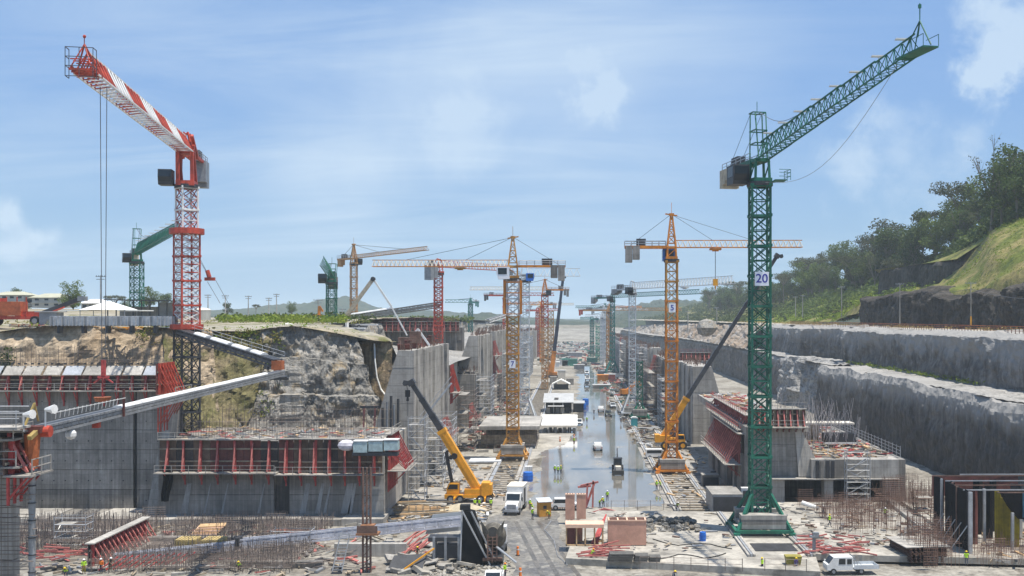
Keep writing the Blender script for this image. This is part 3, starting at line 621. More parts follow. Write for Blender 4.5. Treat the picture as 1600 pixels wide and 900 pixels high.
hk = MB().box(hp+V((0,0,.7)), (.42,.4,1.9)); hk.box(hp+V((0,0,-.3)), (1.2,.4,.25)); hk.bar(hp+V((0,0,-.2)), hp+V((-1.1,0,-1.)), .16); hk.bar(hp+V((0,0,-.2)), hp+V((1.1,0,-1.)), .16); hk.bar(hp+V((-.1,0,-.3)), hp+V((-.1,0,-2.6)), .12); hk.build('hook_block', REDF, t); MB().tube(hp+V((-.1,0,-2.6)), hp+V((-.1,0,-3.1)), .95, 12, .8).build('load_pan', mat('rusty_orange', (.36,.10,.03), .7, .3, .8), t)

# -- the rest of the cranes
tower_crane('dark green crane behind the left plateau shed, jib passing behind the red mast', -111, 260, 29, 43.6, 2.5, GREEN, tip=(-76.5,198,46.6), jib=(2.6,1.6,6), head='aframe', hz=6.4, cj=8, cab=(-1,-2.3,2.2), cabcol=DARK, thick=.9, rise=2.4, flags=8, cwm=CREAM)
tower_crane('slim tan hammerhead crane standing behind the boom pump on the left plateau', -71, 330, 28, 46.6, 1.9, TAN, tip=(-43,298,49.4), jib=(1.1,1.1,6), hz=4.4, cj=9.5, cab=(0,1.8,1.9), cabcol=DARK, style='Z', pend=(.35,.7), cwm=TAN, wsz=(1,1.6,2.6))
tower_crane('short green tower crane on the plateau with stubby jib raised towards the camera', -59.2, 250, 27.6, 38.0, 2.1, GREEN, tip=(-56.5,231,41.6), jib=(2,1.5,5), head='aframe', hz=3.4, cj=5, cab=(-.5,-2.2,2.2), cabcol=DARK, rise=1.6)
tower_crane('red flat-top tower crane behind the first lock wall, with conveyor clamped to its mast', -39.75, 300, 20, 42.4, 2.3, [RED, CREAM], tip=(-20.8,337,45), jib=(1.9,1.5,5), head='flat', cj=5.6, np=3, thick=.95, cjm=ORANGE, cwm=GREY, wsz=(1.8,2.2,4.2))
tower_crane('amber tower crane with number 7 plate, left of the flooded chamber floor', -12.8, 214, .6, 37.6, 2.45, AMBER, az=PI, L=28.6, jib=(1.35,1.35,8), hz=6., cj=11, base='legs', basew=5.8, np=3, num='7', numz=20.2, cab=(1.9,1.9,2.4), cabcol=PLATE, rise=2.9, cjm=ORANGE, jm=[ORANGE, CREAM, CREAM], pend=(.30,.74), trolley=.34, style='X', thick=1.3, wsz=(1.4,2.6,3.2), splits=[(2.2,29.5,2.45,AMBER,3),(29.5,37,2.45,HAZEG,2)])
cage = MB(); 
for z in (30.,32.2,34.4,36.6): 
    for a_, b_ in ((-1,-1),(1,-1),(1,1),(-1,1)): cage.bar((1.7*a_,1.7*b_,z), (-1.7*b_,1.7*a_,z), .16)
for a_, b_ in ((-1,-1),(1,-1),(1,1),(-1,1)): cage.bar((1.7*a_,1.7*b_,30), (1.7*a_,1.7*b_,37), .34, up=(0,1,0))
cage.build('climbing_cage', ORANGE, bpy.data.objects['tower_crane.006'] if 'tower_crane.006' in bpy.data.objects else None)
tower_crane('pale grey lattice crane with white jib, directly behind the number 7 crane', -13.6, 282, .8, 39.6, 2.5, HAZEG, az=.0, L=14.5, jib=(2.1,1.5,4), head='flat', cj=6, base='splay', basew=7, np=3, rise=1.6, jm=WHITE, cab=(1.6,-1.8,2), cabcol=BLUE, style='Z', weights=1)
tower_crane('orange hammerhead crane with red mast behind the pale grey crane', -12, 420, .6, 38.6, 2.4, ORANGE, az=PI, L=30, jib=(1.3,1.2,6), hz=4.2, cj=10, cab=(-1.6,1.8,2.), cabcol=DARK, rise=2.4, jm=CREAM, splits=[(0,25,2.4,TAN,2),(25,38,2.6,RED,2)], trolley=.3, hookz=22, pend=(.4,))
tower_crane('distant red crane with dark counterweight seen past the left lock wall', -34.8, 520, 10, 39.2, 2.4, RED, az=.12, L=24, jib=(1.4,1.2,4), head='flat', cj=11, cwm=DARK, rise=1.6)
tower_crane('distant small teal hammerhead crane above the far left wall', -60.7, 600, 16, 37.2, 2.3, TEAL, az=PI+.1, L=14, jib=(1.6,1.2,3), hz=2.4, cj=5, rise=1.2, pend=(.5,), cwm=TEAL)
tower_crane('orange tower crane with number 5 plate, standing on rails right of the water', 18.7, 196.5, .1, 40.6, 2.1, ORANGE, az=-.02, L=24.3, jib=(1.35,1.3,8), hz=6.2, cj=9, base='legs', basew=5.8, np=2, num='5', numz=31.7, cab=(-.4,2.1,2.2), cabcol=BLUE, rise=2.7, cjm=ORANGE, jm=[ORANGE, CREAM, CREAM], pend=(.28,.60), trolley=.30, hookz=37.2, wsz=(1.3,2.4,3.1), style='Z', thick=1.55, jt=.65, splits=[(2.2,33,2.1,ORANGE,2),(33,40.5,2.1,AMBER,2)])
tower_crane('pale grey crane with long white jib, right of the water and behind number 5', 17.5, 308, .6, 36.6, 1.9, HAZEG, tip=(40,260,38.4), jib=(2.0,1.4,5), head='flat', cj=12, base='splay', basew=6.4, np=3, style='Z', jm=WHITE, cab=(.6,-1.4,1.9), cabcol=BLACK, rise=1.7, trolley=.55, weights=3, cwm=GREY, wsz=(1.1,2,1.8))
tower_crane('teal tower crane with long lattice jib in the middle distance, right side', 18.9, 505, .6, 37.4, 2.1, TEAL, tip=(54,444,40), jib=(1.9,1.4,4), head='flat', cj=19, base='splay', basew=8, style='X', cab=(1,-2,2.4), cabcol=DARK, cwm=GREY, rise=2, weights=3)
tower_crane('tan tower crane with low thin jib beside the teal one', 18.4, 545, .6, 32, 2.2, TAN, az=-.03, L=38, jib=(1.3,1.2,4), head='peak', hz=2.2, cj=16, cwm=RED, rise=1.4, pend=(.4,))
tower_crane('far teal crane with very short jib at the right end of the chamber', 13.3, 760, .6, 27, 2.6, TEAL, az=PI-.1, L=8, jib=(1.4,1.2,3), head='flat', cj=5, rise=1.2, cwm=GREY)
tower_crane('far pale green crane mast with no jib, right end of the chamber', 16.2, 680, .6, 24, 3.2, mat('pale_green_paint', (.10,.30,.22), .6, .15, .6), style='X')
tower_crane('far grey crane with short thin jib at the end of the chamber', 17.6, 640, .6, 29, 2.2, HAZEG, az=PI, L=10, jib=(1.2,1.2,3), head='peak', hz=2.4, cj=6, rise=1.2, pend=(.6,))
tower_crane('far tan crane mast beside the distant crawler crane', -11.8, 520, .6, 33, 2.6, TAN, style='X')
tower_crane('short green crane mast without a jib, beside the turquoise toilet', 19.2, 300, .2, 16.8, 1.6, GREEN, base='legs', basew=5.2, np=2, style='X', name='tower_crane')

for lb, x, y, zt, w, m, L, az in (('hazy yellow crane with level jib, left of the far chamber end', -20, 640, 36, 2.4, ORANGE, 22, PI), ('hazy red crane mast over the far left lock wall', -27, 760, 33, 2.6, RED, 16, .1), ('hazy pale crane at the far right lock wall', 21, 720, 33, 2.4, HAZEG, 30, 0.), ('hazy green crane beyond the far right lock wall', 26, 860, 36, 2.6, TEAL, 24, PI),
        ('hazy cream crane at the far left wall end', -31, 920, 39, 2.8, CREAM, 30, .05), ('hazy orange crane at the far right wall end', 34, 980, 37, 2.8, ORANGE, 30, 0.)): tower_crane(lb, x, y, .6, zt, w, m, az=az, L=L, jib=(1.6,1.4,4), head='flat' if L < 23 else 'peak', hz=3.5, cj=9, rise=1.6, pend=(.5,), cwm=GREY)
# ---------------------------------------------------------------- mobile cranes
def wheel(parent, c, r, w, ax=(0,1,0), rim=GREY):
    ax = V(ax); wt = put('wheel', MB().tube(V((0,0,0))-ax*w/2, ax*w/2, r, 14).mesh('tyre', BLACK), parent); wt.location = c
    MB().tube(-ax*(w/2+.02), ax*(w/2+.02), r*.55, 10).build('rim', rim, wt); return wt
def boom_parts(t, foot, knee, tip, w1, w2, m1=YELLOW, m2=DARK, head=True, side=(0,1,0)):
    foot, knee, tip = V(foot), V(knee), V(tip); d = (tip-foot).normalized()
    b = MB().bar(foot, knee, w1, w1*1.15, up=side); b.bar(knee-d*.5, knee+d*.1, w1*1.15, w1*1.3, up=side); b.build('boom_base', m1, t)
    n = 3; 
    for i in range(n):
        a, c = knee.lerp(tip, i/n), knee.lerp(tip, (i+1)/n); k = w2*(1-.12*i); MB().bar(a, c, k, k*1.15, up=side).bar(c-d*.35, c, k*1.12, k*1.3, up=side).build('boom_section', m2, t)
    if head:
        h = MB().bar(tip-d*.4, tip+d*.5, w2*1.2, w2*1.5, up=side); x = V((d.x,d.y,0)).normalized() if abs(d.z) < .99 else V((1,0,0))
        h.bar(tip-d*.2, tip+x*1.3+V((0,0,.1)), w2*.8, w2*.7); h.tube(tip+x*1.0+V((0,-.35,-.1)), tip+x*1.0+V((0,.35,-.1)), .42, 8); h.build('boom_head', DARK, t)
YX, YY = X_(748, 166), 166.
t = thing('mobile_crane', 'yellow telescopic truck crane with black boom tip, parked by the left lock wall', 'mobile crane', (YX, YY, .05))
MB().box((-1.6,0,1.05), (7.6,2.6,.5)).box((-4.8,0,.9), (1.2,2.5,.5)).build('carrier', YELLOW, t)
for i, xx in enumerate((-4.4,-2.9,0.4,1.7)):
    for s in (-1,1): wheel(t, (xx,s*1.15,.62), .62, .5)
for xx in (-3.7, 1.2):
    for s in (-1,1): MB().bar((xx,s*1.3,.9), (xx,s*2.6,.9), .25).bar((xx,s*2.6,.9), (xx,s*2.6,.1), .2).box((xx,s*2.6,.05), (.7,.7,.1)).build('outrigger', YELLOW, t)
MB().box((-.1,0,1.75), (4.2,2.4,.9)).box((1.1,0,2.4), (1.6,1.9,.7)).build('superstructure', YELLOW, t)
MB().box((1.2,0,2.), (1.3,2.7,2.4)).box((1.95,0,1.9), (.5,2.6,2.)).build('counterweight', YELLOW, t)
c = MB().prism([(-1.1,0),(.9,0),(.9,1.7),(-.7,1.7),(-1.1,.8)], (-4.0,-.9,1.4), (1,0,0), (0,0,1), (0,1.8,0)).build('cab', YELLOW, t)
MB().prism([(-.95,.75),(.7,.75),(.7,1.5),(-.62,1.5)], (-4.0,-.93,1.4), (1,0,0), (0,0,1), (0,1.86,0)).prism([(-1.08,.85),(-.75,1.6),(-.80,1.62),(-1.13,.85)], (-4.0,-.8,1.4), (1,0,0), (0,0,1), (0,1.6,0)).build('window', GLASSD, c)
o_ = V((YX, YY, .05)); foot = W(753,776,YY)-o_; knee = W(690,672,YY)-o_; tipp = W(643,598,YY)-o_
boom_parts(t, foot, knee, tipp, 1.3, .95); 
for o in [k for k in t.children if k.name.startswith('boom_base')]:
    MB().bar(foot.lerp(knee,.1)+V((0,-.72,0)), foot.lerp(knee,.97)+V((0,-.72,0)), .18, .3).build('boom_rib', YELLOW, o)
MB().tube(foot.lerp(knee,.62)+V((-.3,-.3,0)), foot.lerp(knee,.62)+V((-.3,-1.1,0)), .5, 10).tube(foot.lerp(knee,.60)+V((-1.0,-.3,0)), foot.lerp(knee,.60)+V((-1.0,-.9,0)), .36, 10).build('hose_reel', BLACK, t)
MB().tube(W(697,706,YY)-o_, W(709,768,YY)-o_, .28, 8).tube(foot.lerp(knee,.72), W(697,706,YY)-o_, .16, 8).build('lift_cylinder', DARK, t)
r = MB(); hk_ = W(637,610,YY)-o_; r.rod(tipp+V((-.9,0,0)), hk_, .04); r.rod(tipp+V((-.9,.2,0)), hk_+V((0,.2,0)), .04); r.rod(hk_-V((0,0,1.5)), hk_-V((0,0,4.2)), .05); r.build('hoist_rope', ROPE, t)
MB().box(hk_-V((0,0,.5)), (.75,.5,1.1)).tube(hk_-V((0,0,1.)), hk_-V((0,0,1.7)), .15, 6, .25).build('hook_block', BLACK, t)

MX, MY = X_(1052, 232), 232.
t = thing('mobile_crane', 'yellow rough terrain crane with long dark boom reaching up behind the green mast', 'mobile crane', (MX, MY, .05))
MB().box((0,0,1.35), (7.4,2.6,.6)).box((3.4,0,1.2), (.8,2.7,.9)).box((-3.6,0,1.2), (.8,2.7,.9)).build('carrier', GREY, t)
for xx in (-2.0,2.0):
    for s in (-1,1): wheel(t, (xx,s*1.35,.95), .95, .7, rim=YELLOW)
MB().box((-2.4,0,2.4), (3.4,2.5,1.5)).box((.2,0,2.1), (2.6,2.2,1.)).build('superstructure', YELLOW, t)
MB().box((-3.7,0,2.5), (1.1,2.8,1.7)).build('counterweight', YELLOW, t)
c = MB().prism([(-1,0),(1,0),(.7,1.7),(-1,1.7)], (1.6,-1.7,1.7), (1,0,0), (0,0,1), (0,1.1,0)).build('cab', YELLOW, t)
MB().prism([(-.8,.7),(.75,.7),(.6,1.5),(-.8,1.5)], (1.6,-1.73,1.7), (1,0,0), (0,0,1), (0,1.16,0)).build('window', GLASSD, c)
o_ = V((MX, MY, .05)); boom_parts(t, W(1029,694,MY+.6)-o_, W(1073,622,MY+.6)-o_, W(1214,400,MY+.6)-o_, 1.35, .95)
MB().tube(V((.8,.3,2.)), W(1047,664,MY+.6)-o_, .26, 8).build('lift_cylinder', DARK, t)

t = thing('crawler_crane', 'far yellow crawler crane with thin dark boom standing upright over the chamber', 'mobile crane', (X_(862,505), 505, .05))
for s in (-1,1): MB().box((0,s*2.1,.6), (6.5,1.,1.2)).build('track', DARK, t)
MB().box((0,0,1.9), (5.5,3.2,1.6)).box((-2,0,2.8), (2,3.3,1.6)).build('superstructure', ORANGE, t)
o_ = V((X_(862,505), 505, .05)); boom_parts(t, (0,-.6,2.5), W(866,549,505)-o_, W(880,433,505)-o_, 2.1, 1.75, ORANGE, mat('blue_black_boom', (.02,.025,.05), .5))
for sx in (-4.4,-1.6): MB().bar((sx*.6,-.8,6.5), (sx,-.8,.2), .5).build('outrigger', ORANGE, t)
MB().bar((1.2,-.4,2.8), W(864,560,505)-o_+V((1.6,0,0)), .35).build('lift_cylinder', WHITE, t)
# ================================================================ CONCRETE LOCK WALLS, FORMWORK, SCAFFOLDS
def lifts_wall(t, poly, axd, z0, z1, hl, m, seed=0, alongy=False):
    """stack of concrete lifts: poly(z) -> plan outline of the lift at level z; every lift a part of its own, joints recessed"""
    R = random.Random(seed); n = max(1, round((z1-z0)/hl)); h = (z1-z0)/n
    for i in range(n):
        a, b = z0+i*h, z0+(i+1)*h-.05; e = R.uniform(-.03, .03)
        A, B = poly(a), poly(b); k = len(A); mb = MB()
        mb.add([(x, y+e, a) for x, y in A]+[(x, y+e, b) for x, y in B], [(j,(j+1)%k,k+(j+1)%k,k+j) for j in range(k)]+[tuple(range(k-1,-1,-1)), tuple(range(k,2*k))])
        mb.build('concrete_lift', m, t)
def monolith(label, s, xf, y0, y1, zt, topw, batter, m=CONC, pil=(), seed=0, z0=0, zt1=None, group='lock wall monoliths along the chamber'):
    t = thing('lock_wall', label, 'lock wall', (0,0,0), 0, group)
    P = lambda z: [(s*xf, y0), (s*xf, y1), (s*(xf+topw+(zt-z)*batter), y1), (s*(xf+topw+(zt-z)*batter), y0)][::s]
    lifts_wall(t, P, 0, z0, zt, 3.1, m, seed)
    for (a, b, d, zz) in pil: MB().bx(s*(xf+.02), s*(xf-d), a, b, z0, zz).build('pilaster', CONCL if (a*7) % 2 > 1 else m, t)
    R = random.Random(seed+5); st = MB()                                                  # starter bars and clutter on the top
    for i in range(int((y1-y0)*2.2)):
        x = s*(xf+R.uniform(.1, topw)); y = R.uniform(y0, y1); st.rod((x,y,zt-.1), (x+R.uniform(-.4,.4),y+R.uniform(-.4,.4),zt+R.uniform(.5,2.2)), .07)
    st.build('starter_bar', RUST, t, 'stuff'); return t
SOOT = mat('sooty_form_panel', (.045,.035,.032), .8, .4, .7, grime=.3); TIMBERD = mat('dark_timber_panel', (.12,.075,.05), .85, .35, .8, grime=.4)
def formwork(label, loc, rz, wid, hgt, n, mp=MAROON, ms=REDF, below=2.2, plat=1.3, top=True, lean=.9, group='climbing formwork units on the lock walls', panels=None, mb_=PINK, rail=True, deck=DECK):
    """climbing formwork facing local -y: panel, soldiers with braces, working platforms and guard rails"""
    t = thing('formwork', label, 'formwork', loc, rz, group); k = panels or n; w = wid/k
    fr_ = random.Random(int(wid*10+hgt*100+loc[0]))
    for i in range(k): MB().box((w*(i+.5), .02*(i%2), hgt/2), (w-.06, .14, hgt*fr_.choice((1,1,.97,.93)))).build('form_panel', fr_.choice((mp, mp, SOOT, TIMBERD)), t)
    sm = MB(); sm.box((0,-.28,hgt/2), (.30,.34,hgt)); sm = sm.mesh('soldier', ms)
    bm = MB(); bm.bar((0,-.35,hgt*.92), (0,-plat*lean,.15), .17, .14); bm.bar((0,-.35,hgt*.45), (0,-plat*lean,.12), .12, .1); bm = bm.mesh('brace', mb_)
    hm = MB(); hm.bar((0,-.12,0), (0,-.12,-below), .15, .2); hm.bar((0,-.15,-below*.8), (0,-plat,-.1), .12, .12); hm = hm.mesh('bracket', ms)
    for i in range(n):
        x = wid*(i+.5)/n
        for nm, me in (('soldier', sm), ('brace', bm), ('bracket', hm)): o_ = put(nm, me, t); o_.location = (x+fr_.uniform(-.12,.12),0,0); o_.rotation_euler = (0,fr_.uniform(-.03,.03),0)
    for z in (hgt*.33, hgt*.72): MB().box((wid/2,-.16,z), (wid,.1,.2)).build('waler', TIMBER, t)
    MB().bx(-.2, wid+.2, -plat-.5, -.1, -.12, 0).build('platform', deck, t)
    if top: MB().bx(-.1, wid+.1, -.75, .35, hgt+.02, hgt+.16).build('top_platform', deck, t)
    if rail:
        gr = MB(); np_ = max(2, int(wid/2.2))
        for z in (.55, 1.1): gr.bar((0,-plat-.42,z), (wid,-plat-.42,z), .06)
        for i in range(np_+1): gr.bar((wid*i/np_,-plat-.42,0), (wid*i/np_,-plat-.42,1.15), .07)
        if top:
            for z in (.6,1.15): gr.bar((0,-.7,hgt+z), (wid,-.7,hgt+z), .05)
            for i in range(np_+1): gr.bar((wid*i/np_,-.7,hgt), (wid*i/np_,-.7,hgt+1.2), .06)
        gr.build('guard_rail', CONCL if ms is not PINK else PINK, t)
    return t
def scaffold(label, x, y, z0, w, d, lv, hl=2., m=GALV, rz=0, stair=True, r=.05, group='scaffold towers beside the lock walls', deck=DECK):
    t = thing('scaffold_tower', label, 'scaffold', (x,y,z0), rz, group); fr = MB(); h = lv*hl
    cs = [(-w/2,-d/2),(w/2,-d/2),(w/2,d/2),(-w/2,d/2)]
    for a, b in cs: fr.rod((a,b,0), (a,b,h+1.1), r*1.25)
    for i in range(lv+1):
        z = i*hl
        for j in range(4):
            a, b = cs[j], cs[(j+1)%4]
            fr.rod((*a,z), (*b,z), r); fr.rod((*a,z+hl*.5), (*b,z+hl*.5), r*.8)
            if i < lv: fr.rod((*(a if (i+j)%2 else b),z), (*(b if (i+j)%2 else a),z+hl), r*.8)
    fr.build('frame', m, t, 'stuff')
    nb = max(1, round(d/3))
    for k in range(1, nb):
        yy = -d/2+d*k/nb
        for a in (-w/2, w/2): MB().rod((a,yy,0), (a,yy,h+1.), r).build('standard', m, t)
    for i in range(1, lv+1):
        if i % 2 == 0 or lv < 5: MB().box((-w*.2,0,i*hl), (w*.5,d*.9,.06)).build('deck', deck, t)
    if stair:
        for i in range(lv):
            s_ = 1 if i % 2 else -1; MB().bar((-w*.36*s_,-d*.3,i*hl), (w*.36*s_,-d*.3,(i+1)*hl), .5, .08).build('stair', GREY, t)
    return t
def rebar_curtain(mb, a, b, z0, z1, dx=.5, dz=1., r=.035, jag=.6, R=rnd):
    a, b = V(a), V(b); n = max(1, int((b-a).length/dx))
    for i in range(n+1):
        p = a.lerp(b, i/n); mb.rod((p.x,p.y,z0), (p.x+R.uniform(-.05,.05),p.y+R.uniform(-.05,.05),z1+R.uniform(-jag,jag)), r)
    for j in range(int((z1-z0)/dz) if dz else 0): mb.rod((a.x,a.y-.05,z0+(j+.5)*dz), (b.x,b.y-.05,z0+(j+.5)*dz), r*.9)
def rebar_thing(label, mb, m=RUST, group='rebar cages and starter bars'):
    t = thing('rebar_cage', label, 'rebar cage', (0,0,0), 0, group); mb.build('bars', m, t, 'stuff'); return t

# ---- left: the two big walls facing the camera
t = thing('lock_wall', 'tall stained grey lock wall at the left, crowned by a long red formwork', 'lock wall', (0,0,0), 0, 'lock wall monoliths along the chamber')
gx0 = X_(211,155); 
for (a, b, sd_) in ((-112, gx0-.3, 1), (gx0+.3, -61.5, 2)):
    n = 6; hl = 18./n
    for i in range(n):
        xs = [a]
        while xs[-1] < b-9: xs.append(xs[-1]+6.1)
        xs.append(b)
        e = [.0,.03,-.02,.05,.01,-.03][(i*2+sd_) % 6]; MB().bx(a, b, 155+e, 160, .9+i*hl, .9+(i+1)*hl-.06).build('concrete_lift', CONCD if i in (0,) else CONC, t)
MB().bx(gx0-.32, gx0+.32, 155.7, 159, .9, 18.8).build('joint_groove', DARK, t)
MB().add([(-63.,150.6,.9),(-61.4,150.6,.9),(-61.4,155.5,.9),(-63.,155.5,.9),(-61.0,154.,17.8),(-59.9,154.,17.8),(-59.9,155.5,17.8),(-61.0,155.5,17.8)], MB.BF).build('buttress', CONCL, t)  # stands in for the sunlit sloping wall end; face tilted to catch sun
holes = MB()
for i in range(6):
    for k in range(13):
        x = -84+k*1.75
        if abs(x-gx0) > .6: holes.tube((x,154.99,2.2+i*3.), (x,154.9,2.2+i*3.), .09, 6)
holes.build('tie_hole', DARK, t, 'stuff')
t = thing('lock_wall', 'grey lock wall in front of the rock cliff, with slanting sunlit streaks and dark wet recess', 'lock wall', (0,0,0), 0, 'lock wall monoliths along the chamber')
gB = X_(440,150)
for (a, b) in ((-60.9, gB-1.15), (gB+1.15, -31.), (-30.95,-27.8)):
    for i, (z0_, z1_) in enumerate(((.9,3.9),(3.96,6.9),(6.96,11.6))): MB().bx(a, b, 150+.03*((i+int(a))%2)-(.25 if a > -31 else 0), 170, z0_, z1_).build('concrete_lift', CONCL if a > -31 else CONC, t)
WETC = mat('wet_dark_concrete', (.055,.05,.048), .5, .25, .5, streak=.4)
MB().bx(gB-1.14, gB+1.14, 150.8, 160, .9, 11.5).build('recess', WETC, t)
pale = mat('sun_streak', (.33,.325,.31), .9, .12, .6, streak=.2)  # streaks of grazing sunlight, painted as pale slivers on the wall
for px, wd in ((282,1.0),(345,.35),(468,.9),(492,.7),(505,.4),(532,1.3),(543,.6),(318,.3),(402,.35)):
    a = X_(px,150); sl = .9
    MB().add([(a,149.955,1.2),(a+wd,149.955,1.2),(a+wd*.75+sl,149.955,5.6),(a+sl+.1,149.955,5.6),(a,149.99,1.2),(a+wd,149.99,1.2),(a+wd*.75+sl,149.99,5.6),(a+sl+.1,149.99,5.6)], MB.BF).build('sun_streak', pale, t)
t = thing('lock_wall_footing', 'low stepped concrete footing running along the base of the left walls', 'footing', (0,0,0))
for i in range(14):
    a = -112+i*6.05; MB().bx(a, a+6.0, 146.5+.15*(i%3), 155, 0, .95+.08*(i%2)).build('concrete_block', CONCL if i % 3 else CONC, t)
# ---- left near pier with chute support
t = thing('pier_wall', 'pale narrow pier wall at the extreme left edge, carrying work platforms', 'lock wall', (0,0,0))
for i in range(6): MB().bx(-62, -40.6, 74+.02*(i%2), 75, i*3.1, i*3.1+3.05).build('concrete_lift', CONCL, t)
formwork('red formwork and railings wrapped round the top of the near pier, left edge', (-52,73.9,19.4), 0, 12.6, 2.3, 6, below=1.0, mp=TIMBER, plat=1.2)
formwork('red formwork brackets hanging on the side of the near pier, under the chute', (-40.3,72.3,18.8), PI/2, 2.6, 2.4, 3, below=2.2, plat=1.6, mp=RUST)
mb = MB(); R = random.Random(3)
for i in range(34):
    z = 9+i*.30; mb.rod((-43,73.7,z), (-38.9+R.uniform(-.9,.3),73.6+R.uniform(-.3,.3),z+R.uniform(-.15,.15)), .03)
rebar_curtain(mb, (-44,73.3), (-40.5,73.3), 5, 20.5, .45, 0, .03); rebar_thing('loose horizontal rebar sticking out of the near left pier', mb, REBAR)
mb = MB()
for (x0,x1,y,z,dz) in ((-48,-38.6,71.5,22.2,.5),(-47,-40,74,21.3,.25)): mb.bx(x0,x1,y,y+1.6,z,z+.16)
t = thing('work_platform', 'grey work platform with railings and two white floodlights atop the near pier', 'platform', (0,0,0))
MB().bx(-48,-38.9,71.5,73.3,22.1,22.26).build('deck', CONCL, t); MB().bx(-47,-41,73.4,76,21.2,21.36).build('deck', TIMBER, t)
rl = MB()
for z in (22.9,23.4): rl.rod((-48,71.4,z), (-38.7,71.4,z), .035); rl.rod((-48,73.3,z+.2), (-39,73.3,z+.2), .035)
for i in range(8): rl.rod((-48+i*1.3,71.4,22.2), (-48+i*1.3,71.4,23.5), .035)
for x in (-47,-44,-41): rl.rod((x,73,17), (x,73,22.2), .09)
rl.build('guard_rail', GALV, t)
for px, py in ((71,640),(37,648)): c = W(px,py,72.5); MB().tube(c, c+V((.75,-.2,.05)), .12, 8, .34).bar(c-V((0,0,1.2)), c, .08).build('floodlight', WHITE, t)

# ---- formwork rows on the left walls
formwork('long red formwork row on top of the tall left wall, under the hanging hook', (-101,154.8,18.9), 0, 39.5, 2.2, 19, below=2.4, top=False, panels=20, plat=1.2)
t = thing('form_panel_row', 'row of tilted pale shutter panels lying along the top of the tall left wall', 'shutter panels', (0,0,0))
for i in range(13):
    a = -101+i*3.02; MB().box((a+1.45,154.3,21.9), (2.75-.25*(i%3==1),1.9,.09), .02*((i*7)%3-1), rx=.75).build('panel', CONCL if i%4 else GALV, t)
for i in range(40): MB().box((-101+i,155.0,22.9), (.18,.5,.25)).build('clamp', DARK, t)
mb = MB(); rebar_curtain(mb, (-104,157), (-63,157), 18, 25.2, .42, 1.2, .03); rebar_curtain(mb, (-104,160), (-63,160), 18, 25, .6, 2, .028); rebar_thing('thin rebar mesh standing above the tall left wall', mb, REBAR)
formwork('bright orange-red formwork bracing on the corner of the tall left wall', (-60.9,149.2,18.6), PI/2, 6.2, 4.6, 6, ms=RED, mb_=RED, below=5.5, plat=2.4, top=False)
formwork('pink-red formwork row along the lower left wall, first half beside the hanging tarpaulin', (-60.6,149.7,7.4), 0, 17.3, 4.6, 7, below=1.9, plat=1.5)
formwork('red formwork row along the lower left wall, second half above the wet recess', (-43.1,149.6,7.2), 0, 15.1, 4.9, 7, below=1.9, plat=1.5)
formwork('red leaning formwork struts on the chamber corner of the lower left wall', (-27.5,150.3,7.4), PI/2, 8.5, 5.2, 8, ms=REDF, mb_=REDF, below=3.2, plat=2.7, lean=1.)
mb = MB(); rebar_curtain(mb, (-60,156), (-30,156), 11.5, 14.6, .4, 1., .03); rebar_curtain(mb, (-60,163), (-34,163), 11.5, 15, .5, 1.2, .03); rebar_curtain(mb, (-58,169), (-30,169), 11, 15.5, .6, 1.5, .03)
rebar_thing('grey rebar mats rising from the deck of the lower left wall', mb, REBAR)
c = W(262,740,149); MB().grid(7, 14, lambda u, v: (c.x+(u-.5)*(1.5-.5*v)+.25*math.sin(v*5), c.y-.4-.25*math.sin(u*9+v*3), c.z+1.2-v*5.2)).build('tarpaulin', TARP); tag(bpy.data.objects['tarpaulin'], 'torn black tarpaulin hanging from the lower left wall formwork', 'tarpaulin')
def clutter(name, label, x0, x1, y0, y1, z, n, mats=(TIMBER,), smax=2.5, seed=0, flatn=.25, zs=None):
    """loose boards, offcuts and bars lying about, a few colours, joined by colour"""
    R = random.Random(seed); t = thing(name, label, 'debris', (0,0,0))
    for j, m in enumerate(mats):
        mb = MB()
        for i in range(n//len(mats)):
            x, y = R.uniform(x0,x1), R.uniform(y0,y1); L_ = R.uniform(.5,smax)
            mb.box((x,y,(zs(x,y) if zs else z)+R.uniform(.05,.35)), (L_, R.uniform(.08,.5), R.uniform(.05,flatn)), R.uniform(0,PI), ry=R.uniform(-.15,.15), rx=R.uniform(-.2,.2))
        mb.build('board', m, t, 'stuff')
    return t
clutter('debris', 'boards and rubble lying on the deck of the lower left wall', -60, -29, 152, 169, 11.6, 220, (DECK, TIMBER, CONCL, WOOD, PINK, GREY), 2.2, 5)
t = thing('compressor', 'pale blue-grey machine boxes resting on the lower wall formwork deck', 'machine', tuple(W(598,700,147.6)))
for i, x in enumerate((-3.1,-.9,1.3)): 
    MB().box((x,0,.2+.1*i), (2.0,1.6,1.5-.1*i)).build('casing', mat('pale_teal_paint', (.36,.46,.46), .6), t); MB().box((x,0,1.05+.1*i), (2.1,1.7,.14)).build('lid', WHITE, t)
MB().ball((-5.2,0,.4), 1.1, 9, 6, squash=(1.2,.9,.75)).build('bag', mat('lilac_sack', (.52,.50,.54), .8), t); MB().box((-1,0,-.8), (6.5,1.4,.5)).build('stand', DARK, t)

